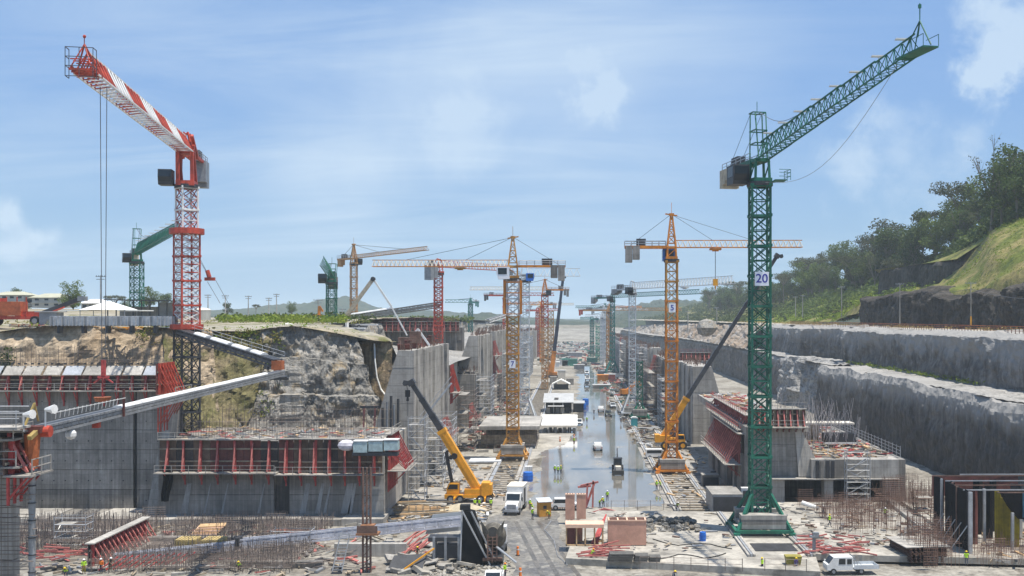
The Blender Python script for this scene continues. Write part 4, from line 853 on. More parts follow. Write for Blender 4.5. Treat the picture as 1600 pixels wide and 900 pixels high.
# ---- left lock wall monoliths receding
LM = [(175,220,24.3,2.7,.30,'first tall pale monolith of the left lock wall, right of the rock cliff'), (292,337,24.6,2.6,.34,'second monolith of the left lock wall, with jagged rusty bars on top'), (354,407,25.,2.6,.3,'third monolith of the left lock wall, behind the number 7 crane'),
      (424,480,23.5,2.6,.3,'fourth monolith of the left lock wall, in the middle distance'), (500,570,22,2.6,.3,'fifth monolith of the left lock wall, beside the far crawler crane'), (600,690,21,2.6,.3,'hazy sixth monolith of the left lock wall'), (730,860,20,2.6,.3,'last hazy stretch of the left lock wall')]
for i, (a, b, zt, tw, bt, lb) in enumerate(LM):
    pil = [(a+(b-a)*q0, a+(b-a)*q1, d_, zt-dz) for q0, q1, d_, dz in ((.06,.12,.25,0), (.24,.30,.4,.2), (.42,.47,.2,1.), (.52,.66,.45,0), (.80,.84,.3,.3), (.93,1.0,.5,0))]
    monolith(lb, -1, 27.4, a, b, zt, tw, bt, CONCL, pil, i)
monolith('lower stepped block in front of the second left monolith, rubble along its top', -1, 27.2, 279, 292, 14.4, 5.2, .12, CONC, [(280,282,.4,14.2),(287,288.5,.5,14.2)], 21)
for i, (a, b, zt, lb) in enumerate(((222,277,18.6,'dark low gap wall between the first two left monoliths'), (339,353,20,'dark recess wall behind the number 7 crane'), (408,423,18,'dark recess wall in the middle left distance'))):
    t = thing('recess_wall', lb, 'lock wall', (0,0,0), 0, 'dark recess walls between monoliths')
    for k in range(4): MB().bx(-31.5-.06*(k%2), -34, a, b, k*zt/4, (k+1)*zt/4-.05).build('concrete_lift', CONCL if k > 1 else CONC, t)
clutter('debris', 'broken rubble lying on the stepped block of the left lock wall', -32, -27.5, 279.5, 291, 14.4, 60, (DARK, CONCL, TIMBER), 2., 8, .6)
# pink formwork hung on the receding left wall, scaffolds at its foot
for i, (y, z, w_, h_, n_, lb) in enumerate(((222,13.5,5,6,4,'bright red formwork jutting from the left lock wall above the truck crane'), (340,17,8,5,4,'pink formwork in the gap behind the number 7 crane, upper'), (341,11,7,4,4,'pink formwork in the gap behind the number 7 crane, lower'),
        (410,15,9,5,5,'pink formwork in the middle left distance'), (484,14,12,5,6,'hazy pink formwork beside the far crawler crane'), (262,3.5,8,4,5,'dusty red formwork low on the left wall beside the scaffolds'), (205,5.5,12,3.6,6,'dusty pink formwork low on the first left monolith'))):
    formwork(lb, (-27.0,y,z), PI/2, w_, h_, n_, ms=PINK if i else REDF, mb_=PINK if i else RED, plat=2., below=2.5, top=False)
for i, (x, y, w_, d_, lv, lb) in enumerate(((-25.4,166.5,2.6,3,6,'grey scaffold tower at the foot of the first left monolith'), (-24.6,182,3,4,5,'grey scaffold behind the truck crane boom'), (-24.4,196,3,8,5,'long grey scaffold along the first left monolith'), (-24.2,232,4,10,6,'tall grey scaffold in the gap after the first left monolith'),
        (-24.8,286,4,12,6,'scaffold with yellow netting by the second left monolith'), (-24,318,3,16,5,'scaffold along the second left monolith'), (-24,372,3,20,8,'grey scaffold along the third left monolith'), (-24,440,3,30,9,'grey scaffold along the fourth left monolith'), (-24,530,3.5,50,9,'hazy scaffold along the fifth left monolith'))):
    scaffold(lb, x, y, 0, w_, d_, lv, 2.1, REBAR if i in (3,5) else GALV, r=.04+y*.00006, stair=y < 330)
t = thing('inclined_stair', 'white inclined access stair climbing the first left monolith', 'stair', tuple(W(655,660,172)))
st = MB()
for b in (-.5,.5): st.bar((b*0+0,b,-.2), (5.4,b,6.6), .12, .25); st.rod((0,b,.9), (5.4,b,7.7), .05)
st.build('stringer', GALV, t)
for i in range(16): MB().box((.2+i*.335,0,-.1+i*.43), (.3,.95,.05)).build('tread', GALV, t)
# steel tubes and shoring between cliff and first monolith
t = thing('shoring_frame', 'red shoring posts with dark crossbeam standing between cliff and first monolith', 'shoring', (0,0,0))
for px in (568,585,603,618): a = W(px,668,176); MB().bar(a, W(px+1,634,176), .38, .3).build('post', PINK, t)
MB().bar(W(563,636,175.7), W(622,636,175.7), .3, .4).build('crossbeam', DARK, t)
t = thing('sheet_piles', 'row of dark vertical steel pipes against the base of the first monolith', 'steel pipes', (0,0,0))
for i, px in enumerate((598,605,611,616,622)): a = W(px,692,174.2); MB().tube(a, (a.x,a.y,a.z+6+ (i*37%5)*.5), .22, 8).build('pipe', GREY if i % 2 else DARK, t)

# far red formwork structure on the plateau behind the cliff, with dark face below
t = thing('lock_wall', 'distant upper lock wall with dark face, seen behind the boom pump', 'lock wall', (0,0,0), 0, 'lock wall monoliths along the chamber')
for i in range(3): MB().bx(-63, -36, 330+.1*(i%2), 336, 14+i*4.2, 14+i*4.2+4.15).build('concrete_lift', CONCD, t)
for i in range(7): MB().bx(-60+i*3.6, -59.3+i*3.6, 329.2, 330, 14, 26.5).build('pilaster', CONC, t)
formwork('distant dusty red formwork row on the upper lock wall behind the boom pump', (-63,329.6,25.4), 0, 26, 3., 14, ms=PINK, mb_=PINK, mp=MAROON, below=.5, plat=1.2)
# rusty form panels and a white strut leaning on the first monoliths' tops
t = thing('rusty_panels', 'rusty brown form panels leaning on the top of the first left monolith', 'form panels', (0,0,0))
for i in range(7): MB().box((-29.6+.15*(i%2),178+i*6,24.7+.2*(i%3)), (2.2,.14,1.3+.5*(i%3)), .25*i, rx=.5-.25*(i%4)).build('panel', MAROON, t)

# ================================================================ RIGHT SIDE
monolith('pale smooth monolith of the right lock wall, beside the dark crane boom', 1, 28., 241, 276, 18.3, 4.4, .28, CONCL, [(241.2,243,.25,18),(247,252,.5,18.2),(258,260,.3,18),(268,275.5,.6,18.2)], 31)
RM = [(300,352,17,'shadowed second monolith of the right lock wall'), (364,376,19,'pale twin pier standing behind the number 5 crane'), (392,470,17.5,'third monolith of the right lock wall, in the middle distance'), (490,600,17,'fourth monolith of the right lock wall, hazy'), (640,800,17,'far hazy stretch of the right lock wall')]
for i, (a, b, zt, lb) in enumerate(RM):
    monolith(lb, 1, 28., a, b, zt, 3., .3, (CONCL if i == 1 else CONC), [(a+(b-a)*q0, a+(b-a)*q1, d_, zt-.3) for q0, q1, d_ in ((.02,.2,.5), (.38,.5,.7), (.6,.64,.4), (.8,.97,.6))], 40+i)
for i, (x, y, w_, d_, lv, lb) in enumerate(((25.2,284,3,14,6,'grey scaffold at the foot of the right wall behind number 5'), (24.8,330,4,30,7,'dense scaffold along the second right monolith'), (24.6,372,3,12,9,'scaffold standing before the pale twin pier'), (24.5,430,3,50,9,'scaffold along the third right monolith'), (24,530,4,70,8,'hazy scaffold along the far right wall'))):
    scaffold(lb, x, y, 0, w_, d_, lv, 2.1, REBAR if i in (1,3) else GALV, r=.04+y*.00006, stair=False)
for i, (y, z, w_, h_, n_, lb) in enumerate(((352,12,11,5,5,'pink formwork on the right wall behind the pale grey crane'), (470,12,20,6,8,'hazy pink formwork on the right wall in the distance'), (300,6,8,3.5,4,'dusty formwork low on the second right monolith'), (610,12,26,6,8,'far pink formwork on the right wall'))):
    formwork(lb, (27.6,y,z), -PI/2, w_, h_, n_, ms=PINK, mb_=PINK, plat=2., below=2.5, top=False)
formwork('dusty red formwork along the top of the right terrace wall, behind the number 5 crane', (31,300,17.2), 0, 9, 2.2, 7, ms=PINK, mb_=PINK, below=.4, plat=1.6)
# near right pier with red formwork
t = thing('lock_wall', 'near right lock wall pier with dark face and sloping pale buttress', 'lock wall', (0,0,0), 0, 'lock wall monoliths along the chamber')
for i, (a, b) in enumerate(((0,4.5),(4.55,7.),(7.05,9.6),(9.65,12.4))):
    xr = lambda z: 33.3 if i == 0 else 35.4+(12.4-z)*.12
    MB().add([(27.4,163+.03*(i%2),a),(xr(a),163+.03*(i%2),a),(xr(a)+2,206,a),(27.4,206,a),(27.4,163+.03*(i%2),b),(xr(b),163+.03*(i%2),b),(xr(b)+2,206,b),(27.4,206,b)], MB.BF).build('concrete_lift', CONC, t)
for a, b in ((165,168),(172,174),(180,186),(192,194),(199,205)): MB().bx(27.42, 26.9, a, b, 0, 8.).build('pilaster', CONC, t)
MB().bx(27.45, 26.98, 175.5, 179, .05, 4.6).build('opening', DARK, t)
MB().add([(35.6,162.3,4.65),(39.6,162.3,4.65),(39.6,166,4.65),(36,166,4.65),(35.1,162.6,12.2),(36.1,162.6,12.2),(36.1,166,12.2),(35.2,166,12.2)], MB.BF).build('buttress', CONCL, t)
formwork('red formwork with pale railing on the front of the near right pier', (27.6,162.7,12.6), 0, 9.2, 2.7, 9, ms=MAROON, mb_=PINK, mp=TIMBER, below=.9, plat=1.5)
formwork('dusty red formwork row along the chamber side of the near right pier', (27.1,196,6.2), -PI/2, 31, 4.8, 17, ms=mat('faded_red_steel', (.26,.07,.06), .8, .3, .8, grime=.2), mb_=PINK, below=2.6, plat=2.4, lean=1.)
formwork('pink upper formwork step on the chamber side of the near right pier', (28.6,207,11.6), -PI/2, 40, 2.2, 18, ms=PINK, mb_=PINK, below=1.2, plat=1.5)
t = thing('deck_slab', 'dusty cluttered deck behind the near right pier, strewn with red bars', 'deck', (0,0,0))
for i in range(5): MB().bx(28.2, 37.6+.8*i, 164+i*14+.1, 178+i*14, 11.6-.15*i+.03*(i%2), 12.42-.02*i).build('concrete_slab', DECK if i%2 else CONCL, t)
for i in range(4): MB().bx(36, 38, 178+i*13, 180+i*13, 0, 11.0).build('pier', CONC, t)
clutter('debris', 'pale and red debris lying on the deck behind the near right pier', 28.5, 37, 166, 232, 12.4, 260, (PINK, CONCL, WOOD, REDF, WHITE, TIMBER), 2.6, 11, .4)
mb = MB(); R = random.Random(9)
for i in range(170):
    x, y = R.uniform(35,46), R.uniform(160,190); mb.rod((x,y,8+R.uniform(0,4)), (x+R.uniform(-1.5,1.5),y+R.uniform(-1,1),13.5+R.uniform(-1,3.2)), .035)
rebar_thing('tangle of grey rebar fanning out above the culvert roof', mb, mat('rebar_pale', (.34,.31,.30), .8))
# culvert structure with dark openings
t = thing('culvert_block', 'long concrete culvert building with dark openings and cluttered flat roof', 'culvert building', (0,0,0), 0)
yf = 161.4; q0, q1 = X_(1206,yf), X_(1404,yf)
op = [(X_(1226,yf), X_(1288,yf)), (X_(1302,yf), X_(1324,yf)), (X_(1326,yf), X_(1352,yf)), (X_(1354,yf), X_(1383,yf))]
zt, zo = 7.5, 4.4; prev = q0
for a, b in op:
    if a-prev > .05: MB().bx(prev, a, yf, yf+2, 0, zo-.04).build('pier', CONCL, t)
    prev = b
MB().bx(prev, q1, yf, yf+3, 0, zo-.04).build('pier', CONCL, t)
xs = [X_(1268,yf), X_(1290,yf), X_(1322,yf), X_(1352,yf), X_(1386,yf), q1]
for i, (a, b) in enumerate(zip(xs, xs[1:])): MB().bx(a+.02, b-.02, yf-.04*(i%2), yf+3, zo, zt).build('parapet_panel', CONCL if i != 1 else CONC, t)
for px in (1277,1284,1293,1301): MB().bx(X_(px,yf)-.25, X_(px,yf)+.25, yf-.22, yf, zo, zt-.2).build('rib', DARK if px % 2 else CONC, t)
MB().bx(q0, q1, yf-.5, yf+1.6, zo-.04, zo+.12).build('ledge', CONCL, t)
MB().bx(q0+.2, q1+2, yf+9, yf+10, 0, zt-.8).build('back_wall', CONCD, t); MB().bx(35.6, 39.5, yf+1.7, yf+11, zo+.0, zo+.2).build('roof_slab', DECK, t)  # slab over the left bay is added to keep daylight out of the opening
MB().bx(q1-.02, q1+1.2, yf+.3, yf+48, 0, zt-.05).build('side_wall', CONC, t)
for i in range(4): MB().bx(X_(1268,yf)+.3, q1+1.1+.3*i, yf+3+i*11.5, yf+14.4+i*11.5, zt-.7, zt-.02+.02*(i%2)).build('roof_slab', DECK, t)
clutter('debris', 'timber, red bars and pale rubble scattered over the culvert roof', 38.2, q1, yf+1.5, yf+44, zt, 420, (DECK, REDF, WOOD, CONCL, PINK, DARK, TIMBER), 2.6, 14, .35)
t = thing('material_bin', 'dark open material bin standing on the culvert roof', 'bin', tuple(W(1311,692,176)))
MB().box((0,0,.1), (5.4,2.4,.25)).build('base', WHITE, t); MB().bx(-2.6,2.6,-1.1,-.9,.2,1.7).bx(-2.6,2.6,.9,1.1,.2,1.7).bx(-2.7,-2.5,-1.1,1.1,.2,1.7).bx(2.5,2.7,-1.1,1.1,.2,1.7).build('side_panel', DARK, t)
t = thing('timber_box', 'open timber hut frame standing at the left end of the culvert roof', 'hut', tuple(W(1266,688,184)))
MB().bx(-2.,1.8,-1.5,1.5,0,.15).build('floor', WOOD, t)
for x in (-1.9,1.7):
    for y in (-1.4,1.4): MB().bx(x,x+.18,y,y+.18,.1,3.).build('post', WOOD, t)
MB().bx(-2.2,7.5,-1.7,1.7,3.02,3.3).build('roof', CREAM, t); MB().bx(-1.9,1.7,1.3,1.42,.15,3).build('back_panel', TIMBER, t)
t = thing('handrail', 'grey scaffold handrail running along the far edge of the culvert roof', 'railing', (0,0,0)); hr = MB()
a, b = V((q1+.9,yf+2,zt)), V((q1+1.6,yf+46,zt))
for z in (.6,1.15,1.7): hr.rod(a+V((0,0,z)), b+V((0,0,z)), .06)
for i in range(22): p = a.lerp(b, i/21); hr.rod(p, p+V((0,0,1.9)), .06)
hr.build('rail', GALV, t, 'stuff')
scaffold('zigzag stair scaffold on the front of the culvert building', X_(1340,159.6), 159.8, .6, 3.6, 1.4, 4, 1.85, GALV, r=.05)
# crushed bulkheads: tall black shutter panels, one yellow, at the right edge
t = thing('steel_shutter', 'cluster of tall black curved steel shutters with one yellow panel at the right edge', 'steel shutter', (0,0,0))
def shutter(pts, z0, z1, m, name='shutter_panel', th=.18):
    mb = MB()
    for (x0,y0),(x1,y1) in zip(pts, pts[1:]):
        d = V((x1-x0,y1-y0,0)).normalized(); n = V((-d.y,d.x,0))*th; mb.add([(x0,y0,z0),(x1,y1,z0),(x1+n.x,y1+n.y,z0),(x0+n.x,y0+n.y,z0),(x0,y0,z1),(x1,y1,z1),(x1+n.x,y1+n.y,z1),(x0+n.x,y0+n.y,z1)], MB.BF)
    return mb.build(name, m, t)
for i, (a, b, dx) in enumerate(((137,134.4,0),(134.2,131.8,.5),(131.6,129.2,.1),(129.,125.3,.15))):
    shutter([(48.1+dx,a),(48.5+dx,(a+b)/2),(48.35+dx,b)], .8, 8.7-.06*i, TARP)
    MB().bx(48.2+dx-.12,48.2+dx+.16,b-.12,b+.1,.8,8.75-.06*i).build('edge_post', GALV if i in (0,3) else RUST, t)
MB().bx(48.2,48.62,124.9,125.25,.8,8.6).build('edge_post', GALV, t)
for i, (px, Y, z1, w_, m) in enumerate(((1530,136,8.3,1.2,TARP),(1524,130,8.0,.9,MAROON),(1547,133,8.2,1.0,TARP),(1552,138,8.0,1.1,TARP),(1590,137,7.6,1.4,DARK))): x = X_(px,Y); shutter([(x-w_/2,Y+.6),(x,Y),(x+w_/2,Y+.3)], .8, z1, m)
for px, Y, z1 in ((1538,131,8.),(1582,127.5,5.6),(1549,136,7.6),(1595,134,6.)): x = X_(px,Y); MB().bx(x-.16,x+.16,Y-.15,Y+.15,.8,z1).build('edge_post', GALV, t)
for i in range(4): x = X_(1556+i*7,130); shutter([(x,130.4-i*.5),(x+.56,129.9-i*.5)], .75, 7.8-i*.75, YELLOWP, 'yellow_panel')
x = X_(1560,129); MB().prism([(0,8.2),(5.5,8.3),(5.5,4.4),(2.2,4.7),(1.1,6.2)], (x,128.2,0), (1,0,0), (0,0,1), (0,.9,0)).build('shutter_panel', TARP, t)
MB().grid(8, 6, lambda u, v: (x+2.6+u*3, 128.0+.25*math.sin(u*9), 8.1-v*3.2)).build('tarpaulin', mat('blue_tarpaulin', (.03,.10,.16), .6, .25, 1), t)
for i, (z, yy, x0) in enumerate(((8.8,136.5,48),(8.65,133.2,48.3),(8.6,130.,48.3),(8.45,127.4,48.4),(8.4,125.8,52),(8.75,138,52))): MB().bar((x0,yy,z), (62,yy+.5,z-.05), .13, .13).build('tie_beam', RUST if i % 2 == 0 else GALV, t)
MB().bx(48.5,60,138.4,138.8,5.8,8.5).build('back_panel', MAROON, t)
for i in range(5): MB().bar((46.3-.1*i,134.-i*2.,.8), (48.2,133.5-i*2.,4.4), .1).build('prop', GALV, t)
# ================================================================ CONVEYORS AND CONCRETE CHUTES
def conveyor(label, p, q, w, h, m, cover=None, n=None, rail=True, cm=WHITE, name='conveyor', panel=True, belt=True, group='concrete belt conveyors'):
    """box-girder belt conveyor from p to q: chords, lacing, side panels, belt and cover hoods"""
    p, q = V(p), V(q); t = thing(name, label, 'conveyor', tuple(p), 0, group); d = q-p; L = d.length; d = d/L; s = d.cross(V((0,0,1))).normalized(); u = s.cross(d)
    A = lambda a, b, c: d*a+s*b+u*c
    n = n or max(6, int(L/1.7)); g = MB()
    for b in (-w/2, w/2):
        for c in (0, h): g.bar(A(0,b,c), A(L,b,c), .14, .2)
    g.build('chord', m, t)
    lc = MB()
    for i in range(n):
        a0, a1 = L*i/n, L*(i+1)/n
        for b in (-w/2, w/2): lc.bar(A(a0,b,0), A(a0,b,h), .09); lc.bar(A(a0,b,0 if i % 2 else h), A(a1,b,h if i % 2 else 0), .08)
        lc.bar(A(a0,-w/2,0), A(a0,w/2,0), .08)
    lc.build('lacing', m, t)
    if panel:
        for i in range(n):
            a0, a1 = L*i/n, L*(i+1)/n
            for b in (-w/2-.03, w/2+.03): MB().prism([(a0+.08,h*.30),(a1-.08,h*.30),(a1-.08,h*.72),(a0+.08,h*.72)], s*b-s*.02, d, u, s*.04).build('side_panel', m, t)
    if belt: MB().prism([(0,-w*.42),(L,-w*.42),(L,w*.42),(0,w*.42)], u*(h+.02), d, s, u*.08).build('belt', DARK, t)
    if cover:
        for a, b in cover:
            k = max(1, int((b-a)*L/4)); 
            for i in range(k):
                x0, x1 = L*(a+(b-a)*i/k), L*(a+(b-a)*(i+1)/k)-.06; e = .012*(i%3)
                pr = [(math.cos(PI*j/6)*w*.52, h+.06+math.sin(PI*j/6)*w*.30+e) for j in range(7)]; MB().prism(pr, d*x0, s, u, d*(x1-x0)).build('cover_hood', cm, t)
    if rail:
        r = MB()
        for b in (-w/2-.35,):
            for c in (.55,1.05): r.rod(A(0,b,h+c), A(L,b,h+c), .035)
            for i in range(0, n+1, 2): r.rod(A(L*i/n,b,h*.2), A(L*i/n,b,h+1.05), .035)
        r.build('handrail', GALV, t)
    return t, A, L
# feed conveyor: long corrugated grey box on the plateau
p, q = W(82,505,163), W(276,504,164.5)
t = thing('feed_conveyor', 'grey ribbed conveyor housing lying across the left plateau to the red tower', 'conveyor', tuple(p), 0, 'concrete belt conveyors')
L = (q-p).length; n = 34; a = math.atan2(q.y-p.y, q.x-p.x); t.rotation_euler = (0,0,a)
for i in range(n): MB().bx(i*L/n, (i+1)*L/n-.05, -.85+.05*(i%2), .85, -.35, 1.05+.02*(i%2)).build('housing_panel', GALV if i % 3 else GREY, t); MB().bx(i*L/n-.04, i*L/n+.08, -.98, .9, -.45, 1.14).build('rib', GALV, t)
for i in range(6): MB().bx(1+i*3.7, 1.4+i*3.7, -.7, .7, -1.6, -.4).build('stand', DARK, t)
P1a, P1b = W(281,524,164), W(434,574,139)
t, A, L = conveyor('upper dark grey conveyor sloping down from the red tower to the swivel joint', P1a, P1b, 1.2, 1.0, mat('dark_conveyor_steel', (.085,.085,.09), .6, .25, .6, metal=.2), cover=((.20,.33),(.38,.56),(.60,.74),(.78,.88)), rail=True)
MB().box(A(L,0,.3), (1.4,1.3,1.2)).box(A(L,0,-.6), (.8,.8,1.0)).build('transfer_hopper', mat('rusty_orange', (.36,.10,.03), .7, .3, .8), t)
MB().tube(A(L+.4,0,-1.1), A(L+.4,0,-1.5), 1.1, 12).box(A(L-.2,0,-1.6), (3.2,.6,.3)).build('swivel_joint', DARK, t)
lp = MB(); lp.path([A(L+1.1-.2*i, .3*i*0, -1.2-1.8*math.sin(PI*i/10)) for i in range(11)], .06); lp.build('cable_loop', BLACK, t)
P2a, P2b = W(440,586,137), W(64,678,74.5)
t, A, L = conveyor('long lower conveyor with white cover crossing above the left walls towards the near pier', P2a, P2b, .8, .55, mat('mid_conveyor_steel', (.27,.275,.28), .55, .2, .6, metal=.3), cover=((.12,.80),), rail=False, n=52)
rl = MB()
for i in range(16): a_ = L*(.82+.175*i/16); rl.bar(A(a_,-.55,1), A(a_+.25,-.75,1.55), .05)
rl.rod(A(L*.8,-.75,1.5), A(L,-.75,1.5), .04); rl.build('handrail', WHITE, t)
MB().tube(A(L+.1,-.75,.2), A(L+.1,.75,.2), .42, 14).build('head_drum', RED, t)
MB().bar(A(L+.2,0,.4), A(L+1.6,0,-.1), .3, .3).bar(A(L-.4,.4,.9), A(L+.7,.1,2.3), .12).bar(A(L+1.5,.4,.7), A(L+.7,.1,2.3), .12).build('head_frame', mat('dull_yellow', (.33,.24,.08), .7, .3, .8), t)
MB().ball(A(L*.935,-.2,-.55), .42, 10, 5, squash=(1,1,1)).build('lamp', WHITE, t); MB().box(A(L*.86,0,-.35), (.5,.5,.5)).build('roller_box', RED, t)
MB().bar(A(L*.80,-.6,-.1), A(L*.80,-.6,2.2), .16).build('post', MAROON, t)
c = W(50,682,74); t = thing('concrete_chute', 'orange hopper with long grey drop pipe hanging beside the near left pier', 'chute', tuple(c))
MB().tube((0,0,.2), (0,0,-2.3), .58, 10, .4).build('hopper', mat('rusty_orange', (.36,.10,.03), .7, .3, .8), t)
for i in range(9): MB().tube((0,0,-2.3-i*1.25), (0,0,-3.5-i*1.25), .25, 10, .22).build('pipe', GREY, t); MB().tube((0,0,-3.5-i*1.25), (0,0,-3.58-i*1.25), .29, 10).build('pipe_clamp', DARK, t)
MB().box((0,.2,.5), (1.5,.9,.5)).build('hopper_frame', MAROON, t)

# conveyor from the boom pump plateau to the red flat-top crane
t, A, L = conveyor('distant white-topped conveyor climbing from the plateau to the red flat-top mast', W(552,500,318), W(689,480,301), 2.0, 1.5, mat('weathered_steel', (.27,.25,.22), .7, .25, .6), cover=((.0,.45),), rail=False, n=22)
conveyor('far white conveyor hanging above the second left monolith', W(762,504,300), W(800,492,310), 1.4, .8, WHITE, rail=False, n=8, panel=False)
# foreground conveyor
PALEC = mat('pale_conveyor_steel', (.47,.48,.53), .5, .2, .6, streak=.12, grime=.2)
Pa, Pb = W(178,877,123), W(722,820,137)
kn = Pa.lerp(Pb, .335); 
t, A, L = conveyor('foreground grey-blue lattice conveyor rising across the rebar field, left half', Pa, kn, .8, .8, PALEC, rail=False, n=20, belt=False)
t2, A, L = conveyor('foreground grey-blue lattice conveyor, right half leading to the black loading chute', kn, Pb, .9, 1.05, PALEC, rail=False, n=17, belt=False)
MB().box(A(0,0,.5), (.5,1.5,1.8)).build('joint_plate', DARK, t2)
MB().prism([(L*.83,-.9),(L,-.9),(L,1.6),(L*.865,1.6)], A(0,-.75,0)-V((0,0,0)), A(1,0,0), V((0,0,1)), V((0,.12,0))).build('logo_panel', mat('sign_grey', (.36,.38,.39), .6, .06, 1), t2)
lg = MB(); cc = A(L*.885,-.80,.45)
for i in range(8): a0 = PI*2*i/8; lg.add([cc, cc+V((math.cos(a0)*.55,-.01,math.sin(a0)*.55)), cc+V((math.cos(a0+.25)*.28,-.01,math.sin(a0+.25)*.28)), cc+V((math.cos(a0+.5)*.2,-.01,math.sin(a0+.5)*.2))], [(0,1,2),(0,2,3)])
lg.build('logo', ORANGE, t2)
c = G(738,877,.4); t = thing('loading_chute', 'tall black belt-loading chute with rubber skirt and steel edge rails, bottom centre', 'chute', (c.x, c.y, 0))
MB().add([(-1.3,-.6,.3),(1.9,-1.,.3),(1.9,1.6,.3),(-1.3,1.6,.3),(-1.15,-.2,6.6),(-.2,-.3,6.4),(.2,1.6,6.3),(-1.1,1.6,6.6)], MB.BF).build('skirt', TARP, t)
for a_, b_ in (((-1.2,-.65,6.7),(2.3,-1.2,.2)), ((-.1,-.4,6.5),(2.9,-.9,.6)), ((-1.38,-.7,.3),(-1.2,-.3,6.6))): MB().bar(a_, b_, .16).build('edge_rail', GALV, t)
for x in (-4.6,-3.2,-1.6): MB().bar((x,-.3,0), (x,-.3,3.4), .3).bar((x,1.5,0), (x,1.5,3.4), .3).build('leg', GREY, t)
MB().box((-3,.6,3.1), (4.6,2.,.5)).box((-2.6,.6,1.6), (3.4,1.6,1.6)).build('drive_housing', DARK, t); MB().box((-.9,.4,6.9), (1.2,1.,.6)).build('head_box', BLACK, t)
t = thing('ladder', 'pale steel ladder leaning up to the foreground conveyor', 'ladder', tuple(G(519,893,.3))); a_, b_ = V((0,0,0)), V((.9,.5,4.4))
MB().bar(a_, b_, .12).bar(a_+V((1.1,0,0)), b_+V((1.1,0,0)), .12).build('rail', GALV, t)
for i in range(12): MB().bar(a_.lerp(b_,(i+.5)/12), a_.lerp(b_,(i+.5)/12)+V((1.1,0,0)), .07).build('rung', GALV, t)
# concrete drop column near the lower wall: rusty vertical mast with platform
c = G(573,893,.1); t = thing('placing_mast', 'rusty brown pipe column with small platform standing in front of the lower left wall', 'pipe column', (c.x,c.y,0))
for dx in (-.45,0.,.45): MB().tube((dx,0,0), (dx,0,12.3), .13, 6).build('pipe', RUST, t)
br = MB()
for i in range(10): br.bar((-.45,0,.6+i*1.2), (.45,0,.6+i*1.2), .1); br.bar((-.45,.06,.6+i*1.2), (.45,.06,1.8+i*1.2), .08)
br.build('bracing', RUST, t); MB().box((.2,-.1,4.6), (2.6,1.6,.22)).box((.2,-.1,5.6), (1.6,1.2,.1)).build('platform', mat('rust_plate', (.24,.11,.05), .8), t)
MB().bx(-1,1.4,-.8,-.74,4.7,5.6).build('guard_rail', RUST, t)

# concrete boom pump on the plateau
PY = 262.; t = thing('boom_pump', 'concrete boom pump with white folding arm arched high above the plateau edge', 'concrete pump', tuple(W(535,514,PY))); o_ = W(535,514,PY)
arm = [W(536,500,PY), W(583,436,PY), W(611,478,PY), W(636,524,PY)]; arm = [x-o_ for x in arm]
MB().bar(arm[0], arm[1], .8, .9).build('boom_base', mat('sandy_boom', (.42,.36,.27), .6), t)
MB().bar(arm[1], arm[2], .5, .5).build('boom_section', WHITE, t); MB().bar(arm[2], arm[3], .32, .32).build('boom_section', WHITE, t); MB().tube(arm[1]+V((0,-.5,0)), arm[1]+V((0,.5,0)), .6, 8).build('joint', DARK, t)
MB().bx(-8,9,-1.2,1.2,.9,1.3).build('chassis', WHITE, t); MB().bx(-8.5,-5.8,-1.2,1.2,1.1,3.1).build('cab', WHITE, t); MB().box((-1.2,0,1.9), (3.,2.3,1.4)).build('pump_unit', GREY, t)
for xx in (-7,-2.5,2,4.5): wheel(t, (xx,-1.2,.55), .55, .4)
t = thing('concrete_hopper_rig', 'white jib and rusty platform rig on top of the first left monolith', 'placing rig', tuple(W(645,528,185))); o_ = W(645,528,185)
MB().bar(W(638,530,185)-o_, W(653,514,185)-o_, .3).bar(W(653,514,185)-o_, W(671,540,185)-o_, .34).build('arm', WHITE, t); MB().box((-.5,0,-.4), (4,2.4,1.)).box((.5,0,.6), (2,1.6,1.2)).build('base', RUST, t)
# fallen rope-and-hook seen right of the red mast
t = thing('hook_block', 'red hook block tied on slanting ropes just right of the red mast', 'hook block', tuple(W(328,436,190))); o_ = W(328,436,190)
MB().box((0,0,0), (1.9,.5,.6)).tube((-.5,0,1.6), (-.1,0,.3), .42, 8).build('block', RED, t)
r = MB(); 
for a_, b_ in (((309,402),(324,428)),((311,402),(325,428)),((324,440),(344,474)),((337,438),(360,480))): r.rod(W(*a_,190)-o_, W(*b_,190)-o_, .05)
r.build('rope', ROPE, t)
t = thing('hose', 'white hose draped down the ochre clay face beside the first monolith', 'hose', (0,0,0))
hs = [W(585,537,187.6), W(586,565,187.2), W(589,590,186.9), W(595,608,186.8), W(604,620,186.4)]; mb = MB()
for a_, b_ in zip(hs, hs[1:]): mb.tube(a_, b_, .16, 6)
mb.build('pipe', LINEN, t)
# ================================================================ TREES AND PLANTS
def leaf_mat(name, a, b):
    m = bpy.data.materials.new(name); m.use_nodes = True; q = N(m.node_tree); s = q.n['Principled BSDF']
    oi = q.new('ShaderNodeObjectInfo').outputs['Random']; pos = q.new('ShaderNodeNewGeometry').outputs['Position']
    c = q.mix(q.ramp(q.noise(pos, .35, 4, .7), .35, .65), a, b); c = q.hsv(c, q.math('MULTIPLY_ADD', oi, .9, .6)); q.put(s.inputs['Base Color'], c)
    s.inputs['Roughness'].default_value = .65; s.inputs['Specular IOR Level'].default_value = .2
    tl = q.new('ShaderNodeBsdfTranslucent'); q.put(tl.inputs['Color'], q.hsv(c, 1.5)); mx = q.new('ShaderNodeMixShader'); mx.inputs[0].default_value = .3; q.l.new(s.outputs[0], mx.inputs[1]); q.l.new(tl.outputs[0], mx.inputs[2]); q.l.new(mx.outputs[0], q.n['Material Output'].inputs['Surface']); return m
